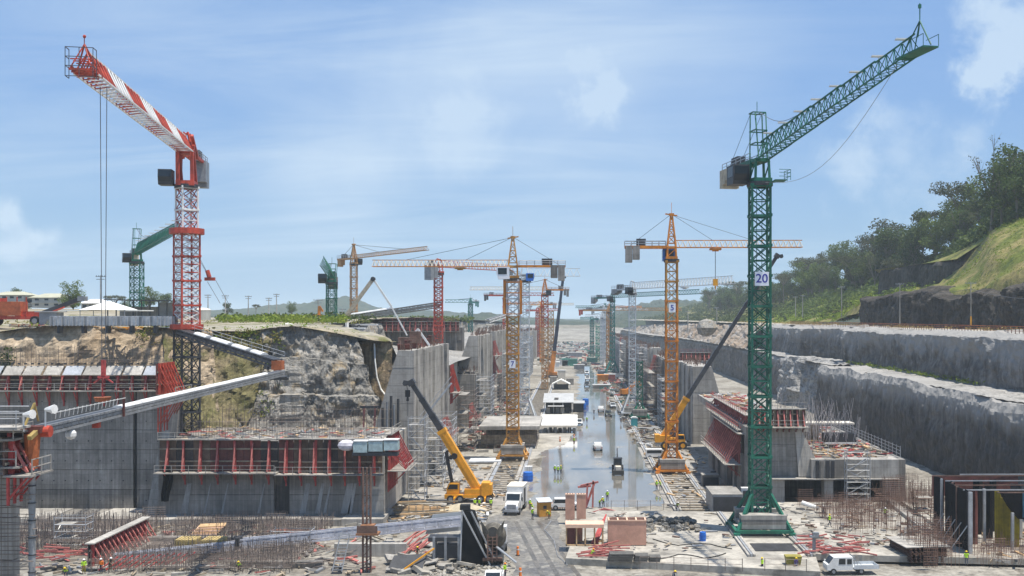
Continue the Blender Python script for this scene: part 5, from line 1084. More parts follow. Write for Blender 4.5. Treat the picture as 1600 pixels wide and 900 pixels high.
LEAF = leaf_mat('dark_leaves', (.03,.055,.014), (.07,.10,.026)); LEAFM = leaf_mat('mid_leaves', (.05,.08,.018), (.10,.13,.03)); LEAFG = leaf_mat('grey_green_leaves', (.045,.055,.028), (.085,.09,.045)); LEAFY = leaf_mat('bright_scrub_leaves', (.09,.15,.014), (.20,.24,.03)); BARK = mat('grey_bark', (.17,.145,.115), .9, .25, 1)
def leaves(mb, c, r, n, R, sz, sq=(1,1,.7)):
    for _ in range(n):
        v = V((R.gauss(0,1), R.gauss(0,1), R.gauss(0,1))).normalized()*(r*R.random()**.4); p = V(c)+V((v.x*sq[0], v.y*sq[1], v.z*sq[2]))
        a = V((R.gauss(0,1), R.gauss(0,1), R.gauss(0,.6))).normalized(); b = a.cross(V((R.gauss(0,1), R.gauss(0,1), R.gauss(0,1)))).normalized(); k = sz*R.uniform(.6,1.3)
        mb.add([p-a*k-b*k*.2, p+b*k*.6, p+a*k+b*k*.1, p-b*k*.55], [(0,1,2,3)])
def tree_meshes(seed, h, kind):
    R = random.Random(seed); tr = MB(); cr = MB(); lean = V((R.uniform(-.06,.06), R.uniform(-.06,.06), 0))
    fork = h*(.62 if kind == 'umbrella' else .26 if kind == 'round' else .30); top = lean*fork+V((0,0,fork)); r0 = h*.019
    tr.tube((0,0,-.6), top*.5, r0*1.3, 7, r0); tr.tube(top*.5, top, r0, 7, r0*.75)
    nl = {'umbrella': 11, 'round': 15, 'dense': 18, 'bare': 9}[kind]
    for i in range(nl):
        a = 2*PI*i/nl+R.uniform(-.3,.3)
        if kind == 'umbrella': rad, zz = h*R.uniform(.16,.42), h*R.uniform(.84,.97)
        elif kind == 'bare': rad, zz = h*R.uniform(.08,.26), h*R.uniform(.66,1.)
        else: rad, zz = h*R.uniform(.06,.30), h*(R.uniform(.30,.95) if kind == 'dense' else R.uniform(.38,.93))
        tip = V((math.cos(a)*rad, math.sin(a)*rad, zz)); mid = top.lerp(tip, .5)+V((0,0,h*.03)); tr.tube(top, mid, r0*.5, 5, r0*.33); tr.tube(mid, tip, r0*.33, 5, r0*.12)
        if kind == 'umbrella':
            leaves(cr, tip, h*.16, 100, R, h*.019, (1,1,.30)); leaves(cr, mid.lerp(tip,.6), h*.10, 34, R, h*.018, (1,1,.4))
        elif kind == 'bare':
            leaves(cr, tip, h*.07, 16, R, h*.012)
            for _ in range(4):
                e = tip+V((R.uniform(-1,1),R.uniform(-1,1),R.uniform(.1,1)))*h*.08; tr.tube(mid.lerp(tip,R.uniform(.3,1)), e, r0*.14, 3, r0*.05)
        else:
            leaves(cr, tip, h*(.15 if kind == 'dense' else .14), 130, R, h*.021, (1,1,.75)); leaves(cr, mid.lerp(tip,.5), h*.13, 50, R, h*.021)
    return tr.mesh('trunk', BARK), cr
TREES = {}
for kind, n, lm in (('umbrella',2,LEAFG), ('round',3,LEAFM), ('dense',3,LEAF), ('bare',2,LEAFG)):
    for i in range(n):
        tm, cr = tree_meshes(100+i*7+len(kind), 10., kind); TREES[kind,i] = (tm, cr, {})
def tree(kind, i, loc, h, label, lm=None, group='trees on the hills around the site', rz=None):
    tm, cr, cache = TREES[kind, i]; lm = lm or {'umbrella': LEAFG, 'round': LEAFM, 'dense': LEAF, 'bare': LEAFG}[kind]
    if lm.name not in cache: cache[lm.name] = cr.mesh('crown', lm)
    t = thing(kind.replace('round','broadleaf').replace('dense','broadleaf').replace('bare','thin')+'_tree', label, 'tree', loc, rnd.uniform(0,6) if rz is None else rz, group); t.scale = (h/10*rnd.uniform(.9,1.15),)*2+(h/10,)
    put('trunk', tm, t); put('crown', cache[lm.name], t); return t
# right ridge: rows of forest trees along the skyline
R = random.Random(31)
def tlab(x, Y, h, where):
    px = CX+x/Y*F; s = 'tall' if h > 25 else 'low' if h < 19 else 'medium'
    return f'{s} broadleaf tree, {where}, '+('above the bright grass slope' if px > 1490 else 'above the upper dark cut' if px > 1385 else 'behind the bright green scrub' if px > 1270 else 'near the flat-crowned umbrella tree' if px > 1180 else 'far away behind the green mast')
front = 'dark broadleaf tree in the forest edge along the right ridge'; back = 'dark broadleaf tree deep in the forest on the right hill'
for i in range(54):
    Y = 330+ (i/54)**1.25*620+R.uniform(-8,8); x = pl(Y, ((330,166),(430,163),(520,152),(700,140),(950,128)))+R.uniform(-4,8)
    h = pl(Y, ((330,22),(430,24),(520,23),(700,20),(950,18)))*R.choice((.6,.75,.9,1.,1.15))
    k = 'dense' if R.random() < .6 else 'round'; tree(k, R.randrange(3), (x,Y,hill_z(x,Y)-.5), h, tlab(x,Y,h,'forest edge'), LEAFG if R.random() < .15 else LEAFM if R.random() < .4 else None)
for i in range(58):
    Y = 345+(i/58)**1.2*760+R.uniform(-8,8); x = pl(Y, ((330,180),(430,180),(520,168),(700,156),(1100,140)))+R.uniform(-4,14)
    h = pl(Y, ((330,27),(430,29),(520,28),(700,23),(1100,20)))*R.choice((.6,.75,.9,1.,1.15)); k = 'dense' if R.random() < .45 else 'round' if R.random() < .8 else 'umbrella'; tree(k, R.randrange(2), (x,Y,hill_z(x,Y)-1), h, tlab(x,Y,h,'back of the forest'), LEAFG if R.random() < .3 else LEAFM if R.random() < .3 else None)
for j, (px, Y, hgt, lb) in enumerate(((1548,372,34,'tall bare pale tree with thin crown rising above the right forest'), (1500,430,20,'leafless grey tree poking out of the right forest'), (1366,500,18,'leafless thin tree at the left end of the dark forest'))):
    x = X_(px,Y); tree('bare', j % 2, (x,Y,hill_z(x,Y)-.5), hgt, lb, LEAFG if j == 0 else LEAFG)
for j, (px, Y, hgt, lb) in enumerate(((1590,350,26,'tallest dark tree at the right edge of the photo'), (1565,366,24,'very tall dense tree beside the bare pale tree'), (1268,640,27,'wide umbrella tree with flat grey crown, right skyline'), (1225,680,22,'smaller umbrella tree below the flat-crowned one'), (1150,900,26,'hazy umbrella tree behind the green mast'), (1110,960,24,'hazy umbrella tree left of the green mast'), (1330,560,22,'spreading umbrella tree in front of the dark forest'), (1400,470,19,'flat-crowned tree above the upper cut'))):
    x = X_(px,Y); tree('dense' if j < 2 else 'umbrella', j % 2, (x,Y,hill_z(x,Y)-.6), hgt, lb)
# scrub and grass tufts on the right hill (nobody could count them)
def scrub(name, n, fn, m, sz=(.5,1.6), lf=9, seed=0, leaf=.28):
    R = random.Random(seed); mb = MB(); k = 0
    while k < n:
        p = fn(R)
        if p is None: continue
        s = R.uniform(*sz); leaves(mb, (p[0],p[1],p[2]+s*.35), s, lf, R, leaf*s**.5, (1,1,.65)); k += 1
    o = mb.build(name, m, None, 'stuff'); return o
def hillp(Y0, Y1, x0, x1, thr=-.1):
    def fn(R):
        Y = R.uniform(Y0,Y1); x = R.uniform(x0,x1)
        if fbm((x*.05,Y*.05,1)) < thr: return None
        return (x,Y,hill_z(x,Y))
    return fn
scrub('undergrowth', 1500, hillp(398,700,110,150,-.12), LEAFY, (.8,2.8), 22, 1, .34); scrub('undergrowth', 700, hillp(398,640,118,165,-.2), LEAFM, (1.5,4.2), 40, 21, .36); scrub('undergrowth', 520, hillp(340,620,152,190,-.5), LEAF, (3.,6.5), 60, 22, .42); scrub('undergrowth', 300, hillp(400,640,140,180,-.5), LEAFM, (2.5,5.5), 54, 23, .42)
scrub('undergrowth', 500, hillp(400,900,112,160,.0), LEAFM, (1.4,3.6), 30, 2, .36)
scrub('grass', 2600, hillp(200,400,109,166,-.12), leaf_mat('yellow_grass_blades', (.12,.15,.02), (.20,.20,.05)), (.3,.9), 6, 3, .26)
scrub('undergrowth', 260, hillp(250,470,118,160,.02), LEAFY, (.6,1.7), 12, 5, .3)
scrub('undergrowth', 900, hillp(600,1500,100,180,-.2), LEAFM, (2.,4.6), 22, 6, .55)
scrub('grass', 420, lambda R: (lambda Y: (R.uniform(99,107)+ (0 if Y<430 else R.uniform(-8,6)), Y, 26.7))(R.uniform(180,640)), leaf_mat('dry_grass_blades', (.24,.19,.06), (.30,.22,.08)), (.4,1.1), 8, 4, .3)
scrub('undergrowth', 150, lambda R: (lambda Y: (83.-R.random()*3, Y, 16.5))(R.uniform(205,300)), LEAFY, (.3,1.0), 9, 8, .25)
# left cliff bushes
def clf(Y0, dy):
    def fn(R):
        u = R.random(); x = lerp(-74,-50,u); zz = R.uniform(12,27.5)
        if fbm((x*.12, zz*.12, 7)) < .0: return None
        return (x, rimY(x)-(28-zz)*.32-R.uniform(.0,1.0), zz)
    return fn
scrub('undergrowth', 300, clf(0,0), LEAFY, (.3,1.0), 11, 9, .22)
scrub('undergrowth', 160, clf(0,0), leaf_mat('olive_scrub_leaves', (.13,.12,.03), (.22,.18,.06)), (.4,1.2), 11, 10, .24)
scrub('undergrowth', 60, lambda R: (R.uniform(-100,-93), 171-R.random()*2, R.uniform(19,24.5)), LEAF, (.7,1.6), 16, 12, .3)
scrub('undergrowth', 800, lambda R: (lambda Y: (R.uniform(-.345,-.225)*Y, Y, 28.9))(R.uniform(215,420)), LEAFY, (.5,2.0), 20, 13, .28); scrub('undergrowth', 260, lambda R: (lambda Y: (R.uniform(-.345,-.2)*Y, Y, 28.9))(R.uniform(240,420)), LEAFM, (.8,2.6), 26, 33, .3); scrub('undergrowth', 90, lambda R: (lambda x: (x, rimY(x)+R.uniform(-.5,5), rimZ(x)+.1))(R.uniform(-96,-40)), LEAFY, (.3,.9), 12, 34, .2)
scrub('grass', 500, lambda R: (lambda Y: (R.uniform(-.62,-.2)*Y, Y, 28.8))(R.uniform(182,420)), leaf_mat('plateau_grass_blades', (.13,.14,.04), (.22,.19,.07)), (.3,.8), 7, 14, .26)
scrub('undergrowth', 260, lambda R: (lambda Y: (R.uniform(-.31,-.1)*Y, Y, 28.2))(R.uniform(420,1000)), LEAFM, (1.2,3.0), 10, 15, .6)
# left plateau trees
for px, Y, hgt, k, i, lb in ((114,330,12.2,'round',0,'round green tree standing beside the pale houses at the left'), (26,440,13.,'dense',1,'dark tree behind the leftmost house'), (40,450,11,'dense',2,'second dark tree behind the leftmost house, right'), (232,430,14,'round',1,'broad rounded tree behind the green crane foot'), (258,440,11,'round',2,'low spreading tree right of the green crane foot'), (180,480,11,'umbrella',0,'brownish spreading tree behind the open shed'), (196,500,10,'round',0,'low round tree behind the open shed'), (275,450,9,'round',1,'small tree just left of the red mast'),
        (355,520,8,'round',2,'small tree beyond the plateau scrub, left one'), (455,560,9,'round',0,'small tree beyond the plateau scrub, near the poles'), (400,600,8,'umbrella',1,'small flat tree on the far plateau')):
    x = X_(px,Y); tree(k, i, (x,Y,29.3), hgt, lb, LEAFM if k != 'umbrella' else LEAFG)

# ================================================================ LEFT PLATEAU BUILDINGS AND EQUIPMENT
ROOFY = mat('yellow_grey_roof', (.40,.39,.29), .7, .1, .5); WALLP = mat('pale_house_wall', (.40,.40,.37), .8, .1, .5)
def house(label, px0, px1, yroof, yeave, ybase, Y, floors=2, roof=ROOFY, wall=WALLP, dep=9, hip=.22):
    x0, x1 = X_(px0,Y), X_(px1,Y); zb, ze, zr = Z_(ybase,Y), Z_(yeave,Y), Z_(yroof,Y); L = x1-x0
    t = thing('house', label, 'house', (x0,Y,zb), 0, 'pale houses at the back of the left plateau'); h = ze-zb
    MB().bx(0,L,0,dep,0,h).build('wall', wall, t); o = .7
    MB().add([(-o,-o,h+.02),(L+o,-o,h+.02),(L+o,dep+o,h+.02),(-o,dep+o,h+.02),(L*hip,dep/2,h+zr-ze),(L*(1-hip),dep/2,h+zr-ze)], [(0,1,5,4),(1,2,5),(2,3,4,5),(3,0,4),(3,2,1,0)]).build('roof', roof, t)
    fh = h/floors; n = max(3, int(L/2.6))
    for f_ in range(floors):
        for i in range(n):
            a = L*(i+.5)/n; w = MB().bx(a-.65,a+.65,-.06,-.01,f_*fh+fh*.42,f_*fh+fh*.82).build('window', GLASSD, t); MB().bx(a-.75,a+.75,-.14,-.07,f_*fh+fh*.34,f_*fh+fh*.40).build('sill', WHITE, w)
    if floors > 1: MB().bx(-.2,L+.2,-.5,-.02,fh-.12,fh+.05).build('balcony_slab', WALLP, t)
    return t
house('leftmost pale two-storey house with hipped yellow roof', -12, 37, 455, 461, 480, 350)
house('wide pale house with yellow-grey hipped roof in the centre of the plateau row', 50, 95, 458, 465, 481, 350)
house('small low house with grey roof joined to the wide pale house', 37, 53, 461, 465, 479, 352, 1)
house('white-roofed bungalow right of the round green tree', 127, 158, 467, 474, 486, 340, 1, WHITE, dep=8)
t = thing('shed', 'long open shed with dark flat roof in front of the green crane', 'shed', tuple(W(168,497,230))); L = X_(274,230)-X_(168,230)
MB().box((L*.5,3,4.), (L+1,7.5,.22), ry=.02).build('roof', DARK, t)
for i in range(9): MB().bx(i*L/8-.1, i*L/8+.1, 0, .2, 0, 3.9).build('post', DARK, t)
MB().bx(.5,L*.62,5,5.2,0,2.6).build('back_wall', CONCL, t); MB().bx(L*.64,L,4.5,4.7,0,3.6).build('back_wall', GREY, t)
t = thing('tent', 'large white peaked canvas tent behind the ribbed conveyor housing', 'tent', tuple(W(170,499,205))); w = 4.6
MB().add([(-w*1.,-3,1.9),(w*1.,-3,1.9),(w*1.,3,1.9),(-w*1.,3,1.9),(0,0,3.7)], [(0,1,4),(1,2,4),(2,3,4),(3,0,4)]).build('canopy', LINEN, t)
MB().box((-5.6,0,1.75), (5.5,5.5,.2)).box((5.6,0,1.75), (4.5,5.5,.2)).build('awning', LINEN, t)
for x in (-4.4,4.4):
    for y in (-2.8,2.8): MB().bar((x,y,0), (x,y,1.9), .12).build('pole', GALV, t)
t = thing('tent', 'small white gazebo tent on the gravel at the plateau edge', 'tent', tuple(W(450,518,205))); w = 1.8
MB().add([(-w,-w,1.1),(w,-w,1.1),(w,w,1.1),(-w,w,1.1),(0,0,1.75)], [(0,1,4),(1,2,4),(2,3,4),(3,0,4)]).build('canopy', LINEN, t)
for x in (-1,1):
    for y in (-1,1): MB().bar((x*w*.95,y*w*.95,0), (x*w*.95,y*w*.95,1.15), .12).build('pole', LINEN, t)
# orange conveyor loader at the left edge
t = thing('conveyor_loader', 'orange mobile conveyor machine with dark belt arm at the left edge of the plateau', 'loader', tuple(W(14,509,178))); 
MB().bx(-4,5.8,-1.1,1.1,1.1,1.7).bx(1.5,6,-.9,.9,1.7,2.5).build('chassis', RED, t); MB().bx(-4,2.6,-1.3,1.3,1.75,4.2).build('engine_cover', mat('faded_orange_red', (.36,.09,.03), .7, .3, .8, grime=.3), t); MB().bx(-4.3,-1.2,-1.4,1.4,1.6,4.8).build('cab', RED, t)
for xx in (-2.6,5.2):
    for s in (-1,1): wheel(t, (xx,s*1.2,.85), .85, .6)
MB().bar((5.5,-.2,2.), (13.,-.2,4.8), .9, .7).build('belt_arm', DARK, t); MB().bar((5.8,-.8,1.6), (10,-.8,3.2), .25).build('arm_strut', RED, t); MB().box((12.9,-.2,4.7), (1.2,1.3,.8)).build('head_box', GREY, t)
for x in (.2,2.,3.6): MB().bar((x,-1.1,1.7), (x,-1.1,5.), .14).build('post', RED, t)
t = thing('site_hut', 'small grey hut with light flat roof between orange machine and ribbed conveyor', 'hut', tuple(W(74,509,175)))
MB().bx(-1.4,1.6,0,2.4,0,2.3).build('wall', GREY, t); MB().bx(-2.,2.,-.4,2.8,2.32,2.5).build('roof', ROOFG, t); MB().bx(-.2,1.5,-.04,-.01,.1,1.1).build('door', CONCL, t)
clutter('timber_pile', 'yellow and brown timber pile at the brink below the ribbed conveyor', X_(148,166), X_(200,166), 166.5, 171, 27.9, 60, (WOOD, TIMBER, YELLOW, TIMBER), 3.5, 21, .25)
clutter('debris', 'red and grey scrap around the orange machine at the left edge', X_(0,172), X_(60,172), 174, 178, 28.3, 60, (REDF, DECK, TIMBER), 1.8, 22, .35)
t = thing('storage_tank', 'round cream storage tank right behind the red mast', 'tank', tuple(W(316,500,240))); MB().tube((0,0,0), (0,0,2.3), 1.9, 16).build('shell', WALLP, t); MB().ball((0,0,2.3), 1.95, 16, 3, squash=(1,1,.3), top=True).build('dome', CREAM, t)
t = thing('excavator', 'small orange excavator on the plateau horizon', 'excavator', tuple(W(499,505,300))); MB().box((0,0,.5), (3.6,2.6,.9)).build('track', DARK, t); MB().box((0,0,1.7), (3.2,2.4,1.5)).build('body', ORANGE, t); MB().bar((0,-.6,2), (.2,-.6,5), .7).bar((.2,-.6,5), (1.2,-.6,3.4), .5).build('arm', ORANGE, t)
t = thing('site_shed', 'low dark-walled shed with pale roof on the plateau behind the rock cliff', 'shed', tuple(W(481,523,235))); MB().bx(-1,6,0,3,0,1.7).build('wall', DARK, t); MB().bx(-1.5,6.8,-.6,3.4,1.72,1.95).build('roof', ROOFG, t)
t = thing('site_truck', 'white flatbed truck parked beside the short green crane', 'truck', tuple(W(530,519,236)))
MB().bx(-2,2.,-1,1,.5,2.3).build('cab', WHITE, t); MB().bx(-1.6,1.6,-1.03,-1.,1.4,2.1).build('window', GLASSD, t); MB().bx(-5.5,-2.05,-1.1,1.1,.7,1.05).bx(2.05,6,-1.1,1.1,.7,1.05).build('bed', WHITE, t)
for xx in (-4,0.,4): wheel(t, (xx,-1,.45), .45, .3)
t = thing('gravel_heap', 'flat heap of pale crushed gravel beside the upper conveyor', 'gravel heap', tuple(W(375,526,200)), 0)
MB().grid(24, 12, lambda u, v: ((u-.5)*17, (v-.5)*16, -.3+1.6*math.sin(PI*u)**.6*math.sin(PI*v)**.6*(1+.25*fbm((u*5,v*5,2))))).build('gravel', BENCH, t, 'stuff')
# lamp and power poles along the plateau and the right road
def pole(label, px, ybase, ytop, Y, arms=2, m=CONCL, name='utility_pole', cat='utility pole', foot=None, group='utility poles around the site'):
    c = W(px,ybase,Y); h = Z_(ytop,Y)-c.z; t = thing(name, label, cat, tuple(c), 0, group); r = max(.11, Y*.00045)
    MB().tube((0,0,-.5), (0,0,h), r*1.3, 6, r*.8).build('post', m, t)
    if arms:
        a = MB()
        for k in range(arms): a.bar((-1.4+.2*k,0,h-.4-k*.8), (1.4-.2*k,0,h-.4-k*.8), r*1.1)
        for k in (-1.2,-.5,.5,1.2): a.tube((k,0,h-.4), (k,0,h-.05), r*.7, 5)
        a.build('cross_arm', DARK if m is not CONCL else GREY, t)
    if foot: MB().tube((0,0,-.5), (0,0,1.7), r*1.6, 6).build('painted_foot', foot, t)
    return t
for px, yb, yt, Y, lb in ((325,500,460,420,'pole at the plateau edge, first right of the red mast'), (352,500,461,420,'pole with crossarm, second right of the red mast'), (388,498,462,430,'pole with crossarm standing in plateau scrub, third from the red mast'), (420,498,465,440,'double-headed pole near the hill, left of the pair'), (432,497,459,470,'tallest pole of the hillside pair'), (497,500,467,300,'floodlight pole left of the short green crane'), (535,498,482,380,'short pole behind the short green crane'), (587,497,483,420,'pole with crossarm behind the boom pump')): pole(lb, px, yb, yt, Y)
pole('tall grey floodlight mast right of the white-roofed bungalow', 157, 480, 430, 300, 2, GREY, 'floodlight_mast', 'floodlight mast')
for px, yb, yt, Y, lb, ft in ((1517,505,440,252,'roadside pole with yellow foot on the upper right road',YELLOW), (1406,504,442,322,'grey roadside pole before the dark cut',None), (1315,497,447,420,'slim roadside pole, left of the dark cut',None), (1254,498,461,520,'right one of two distant roadside poles',None), (1243,499,463,530,'left one of two distant roadside poles',None), (1075,520,486,560,'thin pole above the far right terrace',None), (1120,508,480,620,'distant thin pole on the right slope',None)): pole(lb, px, yb, yt, Y, 1, CONCL, foot=ft)
w_ = MB()
for (a, b) in (((1517,452,252),(1406,446,322)), ((1406,446,322),(1315,450,420)), ((1315,450,420),(1254,463,520)), ((1517,452,252),(1700,462,210))):
    p0, p1 = W(*a), W(*b); w_.path([p0.lerp(p1, i/8)-V((0,0,1.5*math.sin(PI*i/8))) for i in range(9)], .05)
t = thing('power_line', 'sagging overhead wire strung between the right roadside poles', 'wire'); w_.build('wire', ROPE, t)
# roadside fence on the upper terrace
t = thing('safety_fence', 'orange mesh safety fence on posts along the upper right road', 'fence', (0,0,0)); f = MB()
pts = [(87,150),(87,190),(87.5,230),(87.5,270),(88,310),(90,335),(88.5,370),(88.5,420)]
for i in range(150):
    y = 150+i*1.8; x = pl(y, [(b,a) for a,b in pts]); MB().bx(x-.06,x+.06,y-.06,y+.06,26.6,28.2).build('post', RUST, t)
for a, b in zip(pts, pts[1:]):
    for z in (27.2,27.7,28.1): f.bar((*a,z), (*b,z), .12 if z > 28 else .07, mi=0)
f.build('mesh_band', mat('orange_netting', (.50,.15,.05), .8, .35, .4), t, 'stuff')
t = thing('boulder', 'big grey boulder block on the soil slope right of the number 5 crane', 'boulder', (0,0,0)); c = W(1104,512,560); MB().rock((c.x,c.y,c.z), 6.2, 5).build('rock', ROCK, t)
# ================================================================ PEOPLE
SKIN = mat('skin', (.22,.12,.08), .6, .08, 4); NAVYC = mat('navy_cloth', (.025,.032,.06), .85, .2, 3); GREYC = mat('grey_cloth', (.10,.105,.12), .85, .2, 3); JEANS = mat('faded_jeans', (.16,.19,.24), .85, .2, 3); BOOT = mat('boot_leather', (.03,.024,.02), .8, .2, 3)
HIVIS = mat('lime_vest', (.48,.78,.03), .7, .1, 3); HIVO = mat('orange_vest', (.80,.20,.02), .7, .1, 3); HELW = mat('white_helmet', (.80,.80,.78), .35, .03, 3); HELY = mat('yellow_helmet', (.80,.56,.02), .35, .03, 3); HELO = mat('orange_helmet', (.80,.26,.02), .35, .03, 3); PLUM = mat('purple_shirt', (.09,.06,.17), .85, .2, 3); OLIVEC = mat('dark_olive_cloth', (.06,.06,.035), .85, .2, 3)
def pose_mesh(P):
    """skeleton grown with a skin modifier; P gives joint positions (m), facing local -y"""
    vs, es, rs = [], [], []
    def v(p, r): vs.append(tuple(p)); rs.append(r); return len(vs)-1
    def chain(i, pts):
        for p, r in pts: j = v(p, r); es.append((i, j)); i = j
        return i
    pel = v(P['pelvis'], (.155,.115)); L = lambda a, b, t: V(a).lerp(V(b), t)
    waist = chain(pel, [(L(P['pelvis'],P['chest'],.45), (.145,.105)), (P['chest'], (.175,.12)), (L(P['chest'],P['neck'],.75), (.13,.09))])
    hd = V(P['head']); nk = chain(waist, [(P['neck'], (.062,.062)), (L(P['neck'],hd,.45), (.075,.085)), (hd, (.085,.10)), (hd+V((0,0,.09)), (.06,.075))])
    for s, nm in ((-1,'l'), (1,'r')):
        h = V(P['hip_'+nm]); k = V(P['knee_'+nm]); a = V(P['ank_'+nm]); f = V(P.get('fwd', (0,-1,0)))
        chain(pel, [(h, (.105,.105)), (L(h,k,.5), (.085,.085)), (k, (.062,.062)), (L(k,a,.35), (.062,.062)), (a, (.043,.043)), (a+f*.12-V((0,0,.05)), (.045,.04)), (a+f*.19-V((0,0,.055)), (.035,.025))])
        sh = V(P['sh_'+nm]); e = V(P['el_'+nm]); w = V(P['wr_'+nm]); d = (w-e).normalized(); sd = d.cross(V((0,-1,.2))).normalized()
        hand = chain(waist, [(sh, (.068,.068)), (L(sh,e,.5), (.055,.055)), (e, (.045,.045)), (w, (.03,.03)), (w+d*.085, (.036,.02))])
        for q, ln in ((-.03,.07), (-.01,.085), (.011,.08), (.03,.062)): chain(hand, [(w+d*.11+sd*q, (.009,.009)), (w+d*(.11+ln*.55)+sd*q*1.1+V((0,-.012,0)), (.009,.009)), (w+d*(.11+ln)+sd*q*1.1+V((0,-.035,0)), (.008,.008))])
        chain(len(vs)-1-12, [(w+d*.05+sd*.045, (.011,.011)), (w+d*.09+sd*.055, (.009,.009))])
    me = bpy.data.meshes.new('skeleton'); me.from_pydata(vs, es, []); o = bpy.data.objects.new('skeleton', me); COL.objects.link(o)
    md = o.modifiers.new('skin', 'SKIN'); sl = me.skin_vertices[0].data
    for i, r in enumerate(rs): sl[i].radius = r; sl[i].use_root = i == 0
    sb = o.modifiers.new('sub', 'SUBSURF'); sb.levels = 1
    dg = bpy.context.evaluated_depsgraph_get(); out = bpy.data.meshes.new_from_object(o.evaluated_get(dg)); bpy.data.objects.remove(o); return out
def base_pose(**k):
    P = dict(pelvis=(0,0,.95), chest=(0,-.01,1.28), neck=(0,0,1.47), head=(0,-.02,1.60), hip_l=(-.10,0,.88), hip_r=(.10,0,.88), knee_l=(-.11,-.03,.50), knee_r=(.11,-.03,.50), ank_l=(-.12,.02,.09), ank_r=(.12,.02,.09),
             sh_l=(-.20,0,1.40), sh_r=(.20,0,1.40), el_l=(-.26,.03,1.12), el_r=(.26,.03,1.12), wr_l=(-.26,-.10,.90), wr_r=(.26,-.10,.90)); P.update(k); return P
POSES = {'stand': base_pose(), 'walk': base_pose(knee_l=(-.10,-.22,.52), ank_l=(-.10,-.26,.10), knee_r=(.10,.06,.50), ank_r=(.10,.34,.16), el_l=(-.27,.14,1.13), wr_l=(-.25,.18,.90), el_r=(.27,-.10,1.13), wr_r=(.24,-.26,.96)),
         'reach': base_pose(chest=(0,-.12,1.24), neck=(0,-.20,1.42), head=(0,-.26,1.54), sh_l=(-.20,-.18,1.34), sh_r=(.20,-.18,1.34), el_l=(-.24,-.38,1.16), el_r=(.24,-.38,1.16), wr_l=(-.14,-.60,1.08), wr_r=(.14,-.60,1.08), knee_l=(-.12,-.10,.50), ank_r=(.13,.10,.09)),
         'bend': base_pose(pelvis=(0,.08,.88), chest=(0,-.24,1.06), neck=(0,-.40,1.14), head=(0,-.50,1.20), hip_l=(-.10,.08,.82), hip_r=(.10,.08,.82), sh_l=(-.20,-.36,1.10), sh_r=(.20,-.36,1.10), el_l=(-.22,-.46,.84), el_r=(.22,-.46,.84), wr_l=(-.14,-.58,.62), wr_r=(.14,-.58,.62)),
         'akimbo': base_pose(el_l=(-.42,.06,1.16), wr_l=(-.24,-.08,1.0), el_r=(.42,.06,1.16), wr_r=(.24,-.08,1.0), ank_l=(-.17,0,.09), ank_r=(.17,0,.09))}
PM = {}
def person_parts(pose, shirt, trouser, vest, helmet):
    key = (pose, shirt.name, trouser.name)
    if pose not in PM: PM[pose] = pose_mesh(POSES[pose])
    base = PM[pose]; P = POSES[pose]; pel, nk = V(P['pelvis']), V(P['neck']); ax = (nk-pel).normalized(); TL = (nk-pel).length
    if key not in PM:
        me = base.copy(); me.materials.clear()
        for m in (shirt, trouser, SKIN, BOOT): me.materials.append(m)
        mi = []
        for p in me.polygons:
            c = p.center; k = 0
            dw = min((c-V(P['wr_l'])).length, (c-V(P['wr_r'])).length); t_ = (c-pel).dot(ax)
            if c.z < .15: k = 3
            elif min((c-(V(P['el_'+n]).lerp(V(P['wr_'+n]), 1.25))).length for n in 'lr') < .16 or dw < .05: k = 2
            elif t_ > TL*.96: k = 2
            elif t_ < .06 and (c-V(P['el_l'])).length > .12 and (c-V(P['el_r'])).length > .12: k = 1
            mi.append(k)
        me.polygons.foreach_set('material_index', mi); me.polygons.foreach_set('use_smooth', [True]*len(mi)); PM[key] = me
    vk = ('vest', pose, vest.name if vest else '')
    if vest and vk not in PM:
        mb = MB(); c0 = pel.lerp(nk, .5); sx = V((1,0,0))
        for p in base.polygons:
            c = p.center; t_ = (c-pel).dot(ax); r = c-(pel+ax*t_)
            if .03 < t_ < TL*.97 and abs(r.x) < .235 and r.length < .27: mb.add([base.vertices[i].co+base.vertices[i].normal*.018 for i in p.vertices], [tuple(range(len(p.vertices)))])
        PM[vk] = mb.mesh('vest', vest)
    hk_ = ('helmet', helmet.name)
    if hk_ not in PM:
        mb = MB().ball((0,0,0), .135, 10, 4, squash=(.92,1.08,.9), top=True); mb.tube((0,-.02,-.012), (0,-.02,.004), .15, 12); PM[hk_] = mb.mesh('helmet', helmet)
    fk = 'face'
    if fk not in PM:
        mb = MB()
        for s in (-1,1): mb.box((s*.033,-.095,0), (.022,.012,.012)).ball((s*.088,0,-.01), .022, 5, 3)
        mb.tube((0,-.09,.01), (0,-.115,-.035), .010, 5, .016).box((0,-.098,-.065), (.045,.01,.01)); PM[fk] = mb.mesh('face', SKIN)
    return PM[key], PM.get(vk), PM[hk_], PM[fk]
WORKERS = 'site workers in helmets'
def worker(label, p, rz=0, pose='stand', shirt=GREYC, trouser=NAVYC, vest=HIVIS, helmet=HELW, k=1.):
    t = thing('person', label, 'worker', tuple(p), rz, WORKERS); t.scale = (k,)*3
    b, v_, h_, f_ = person_parts(pose, shirt, trouser, vest, helmet); hd = V(POSES[pose]['head'])
    body = put('body', b, t)
    if v_: put('vest', v_, t)
    put('helmet', h_, t).location = hd+V((0,0,.055)); put('face', f_, t).location = hd; return t
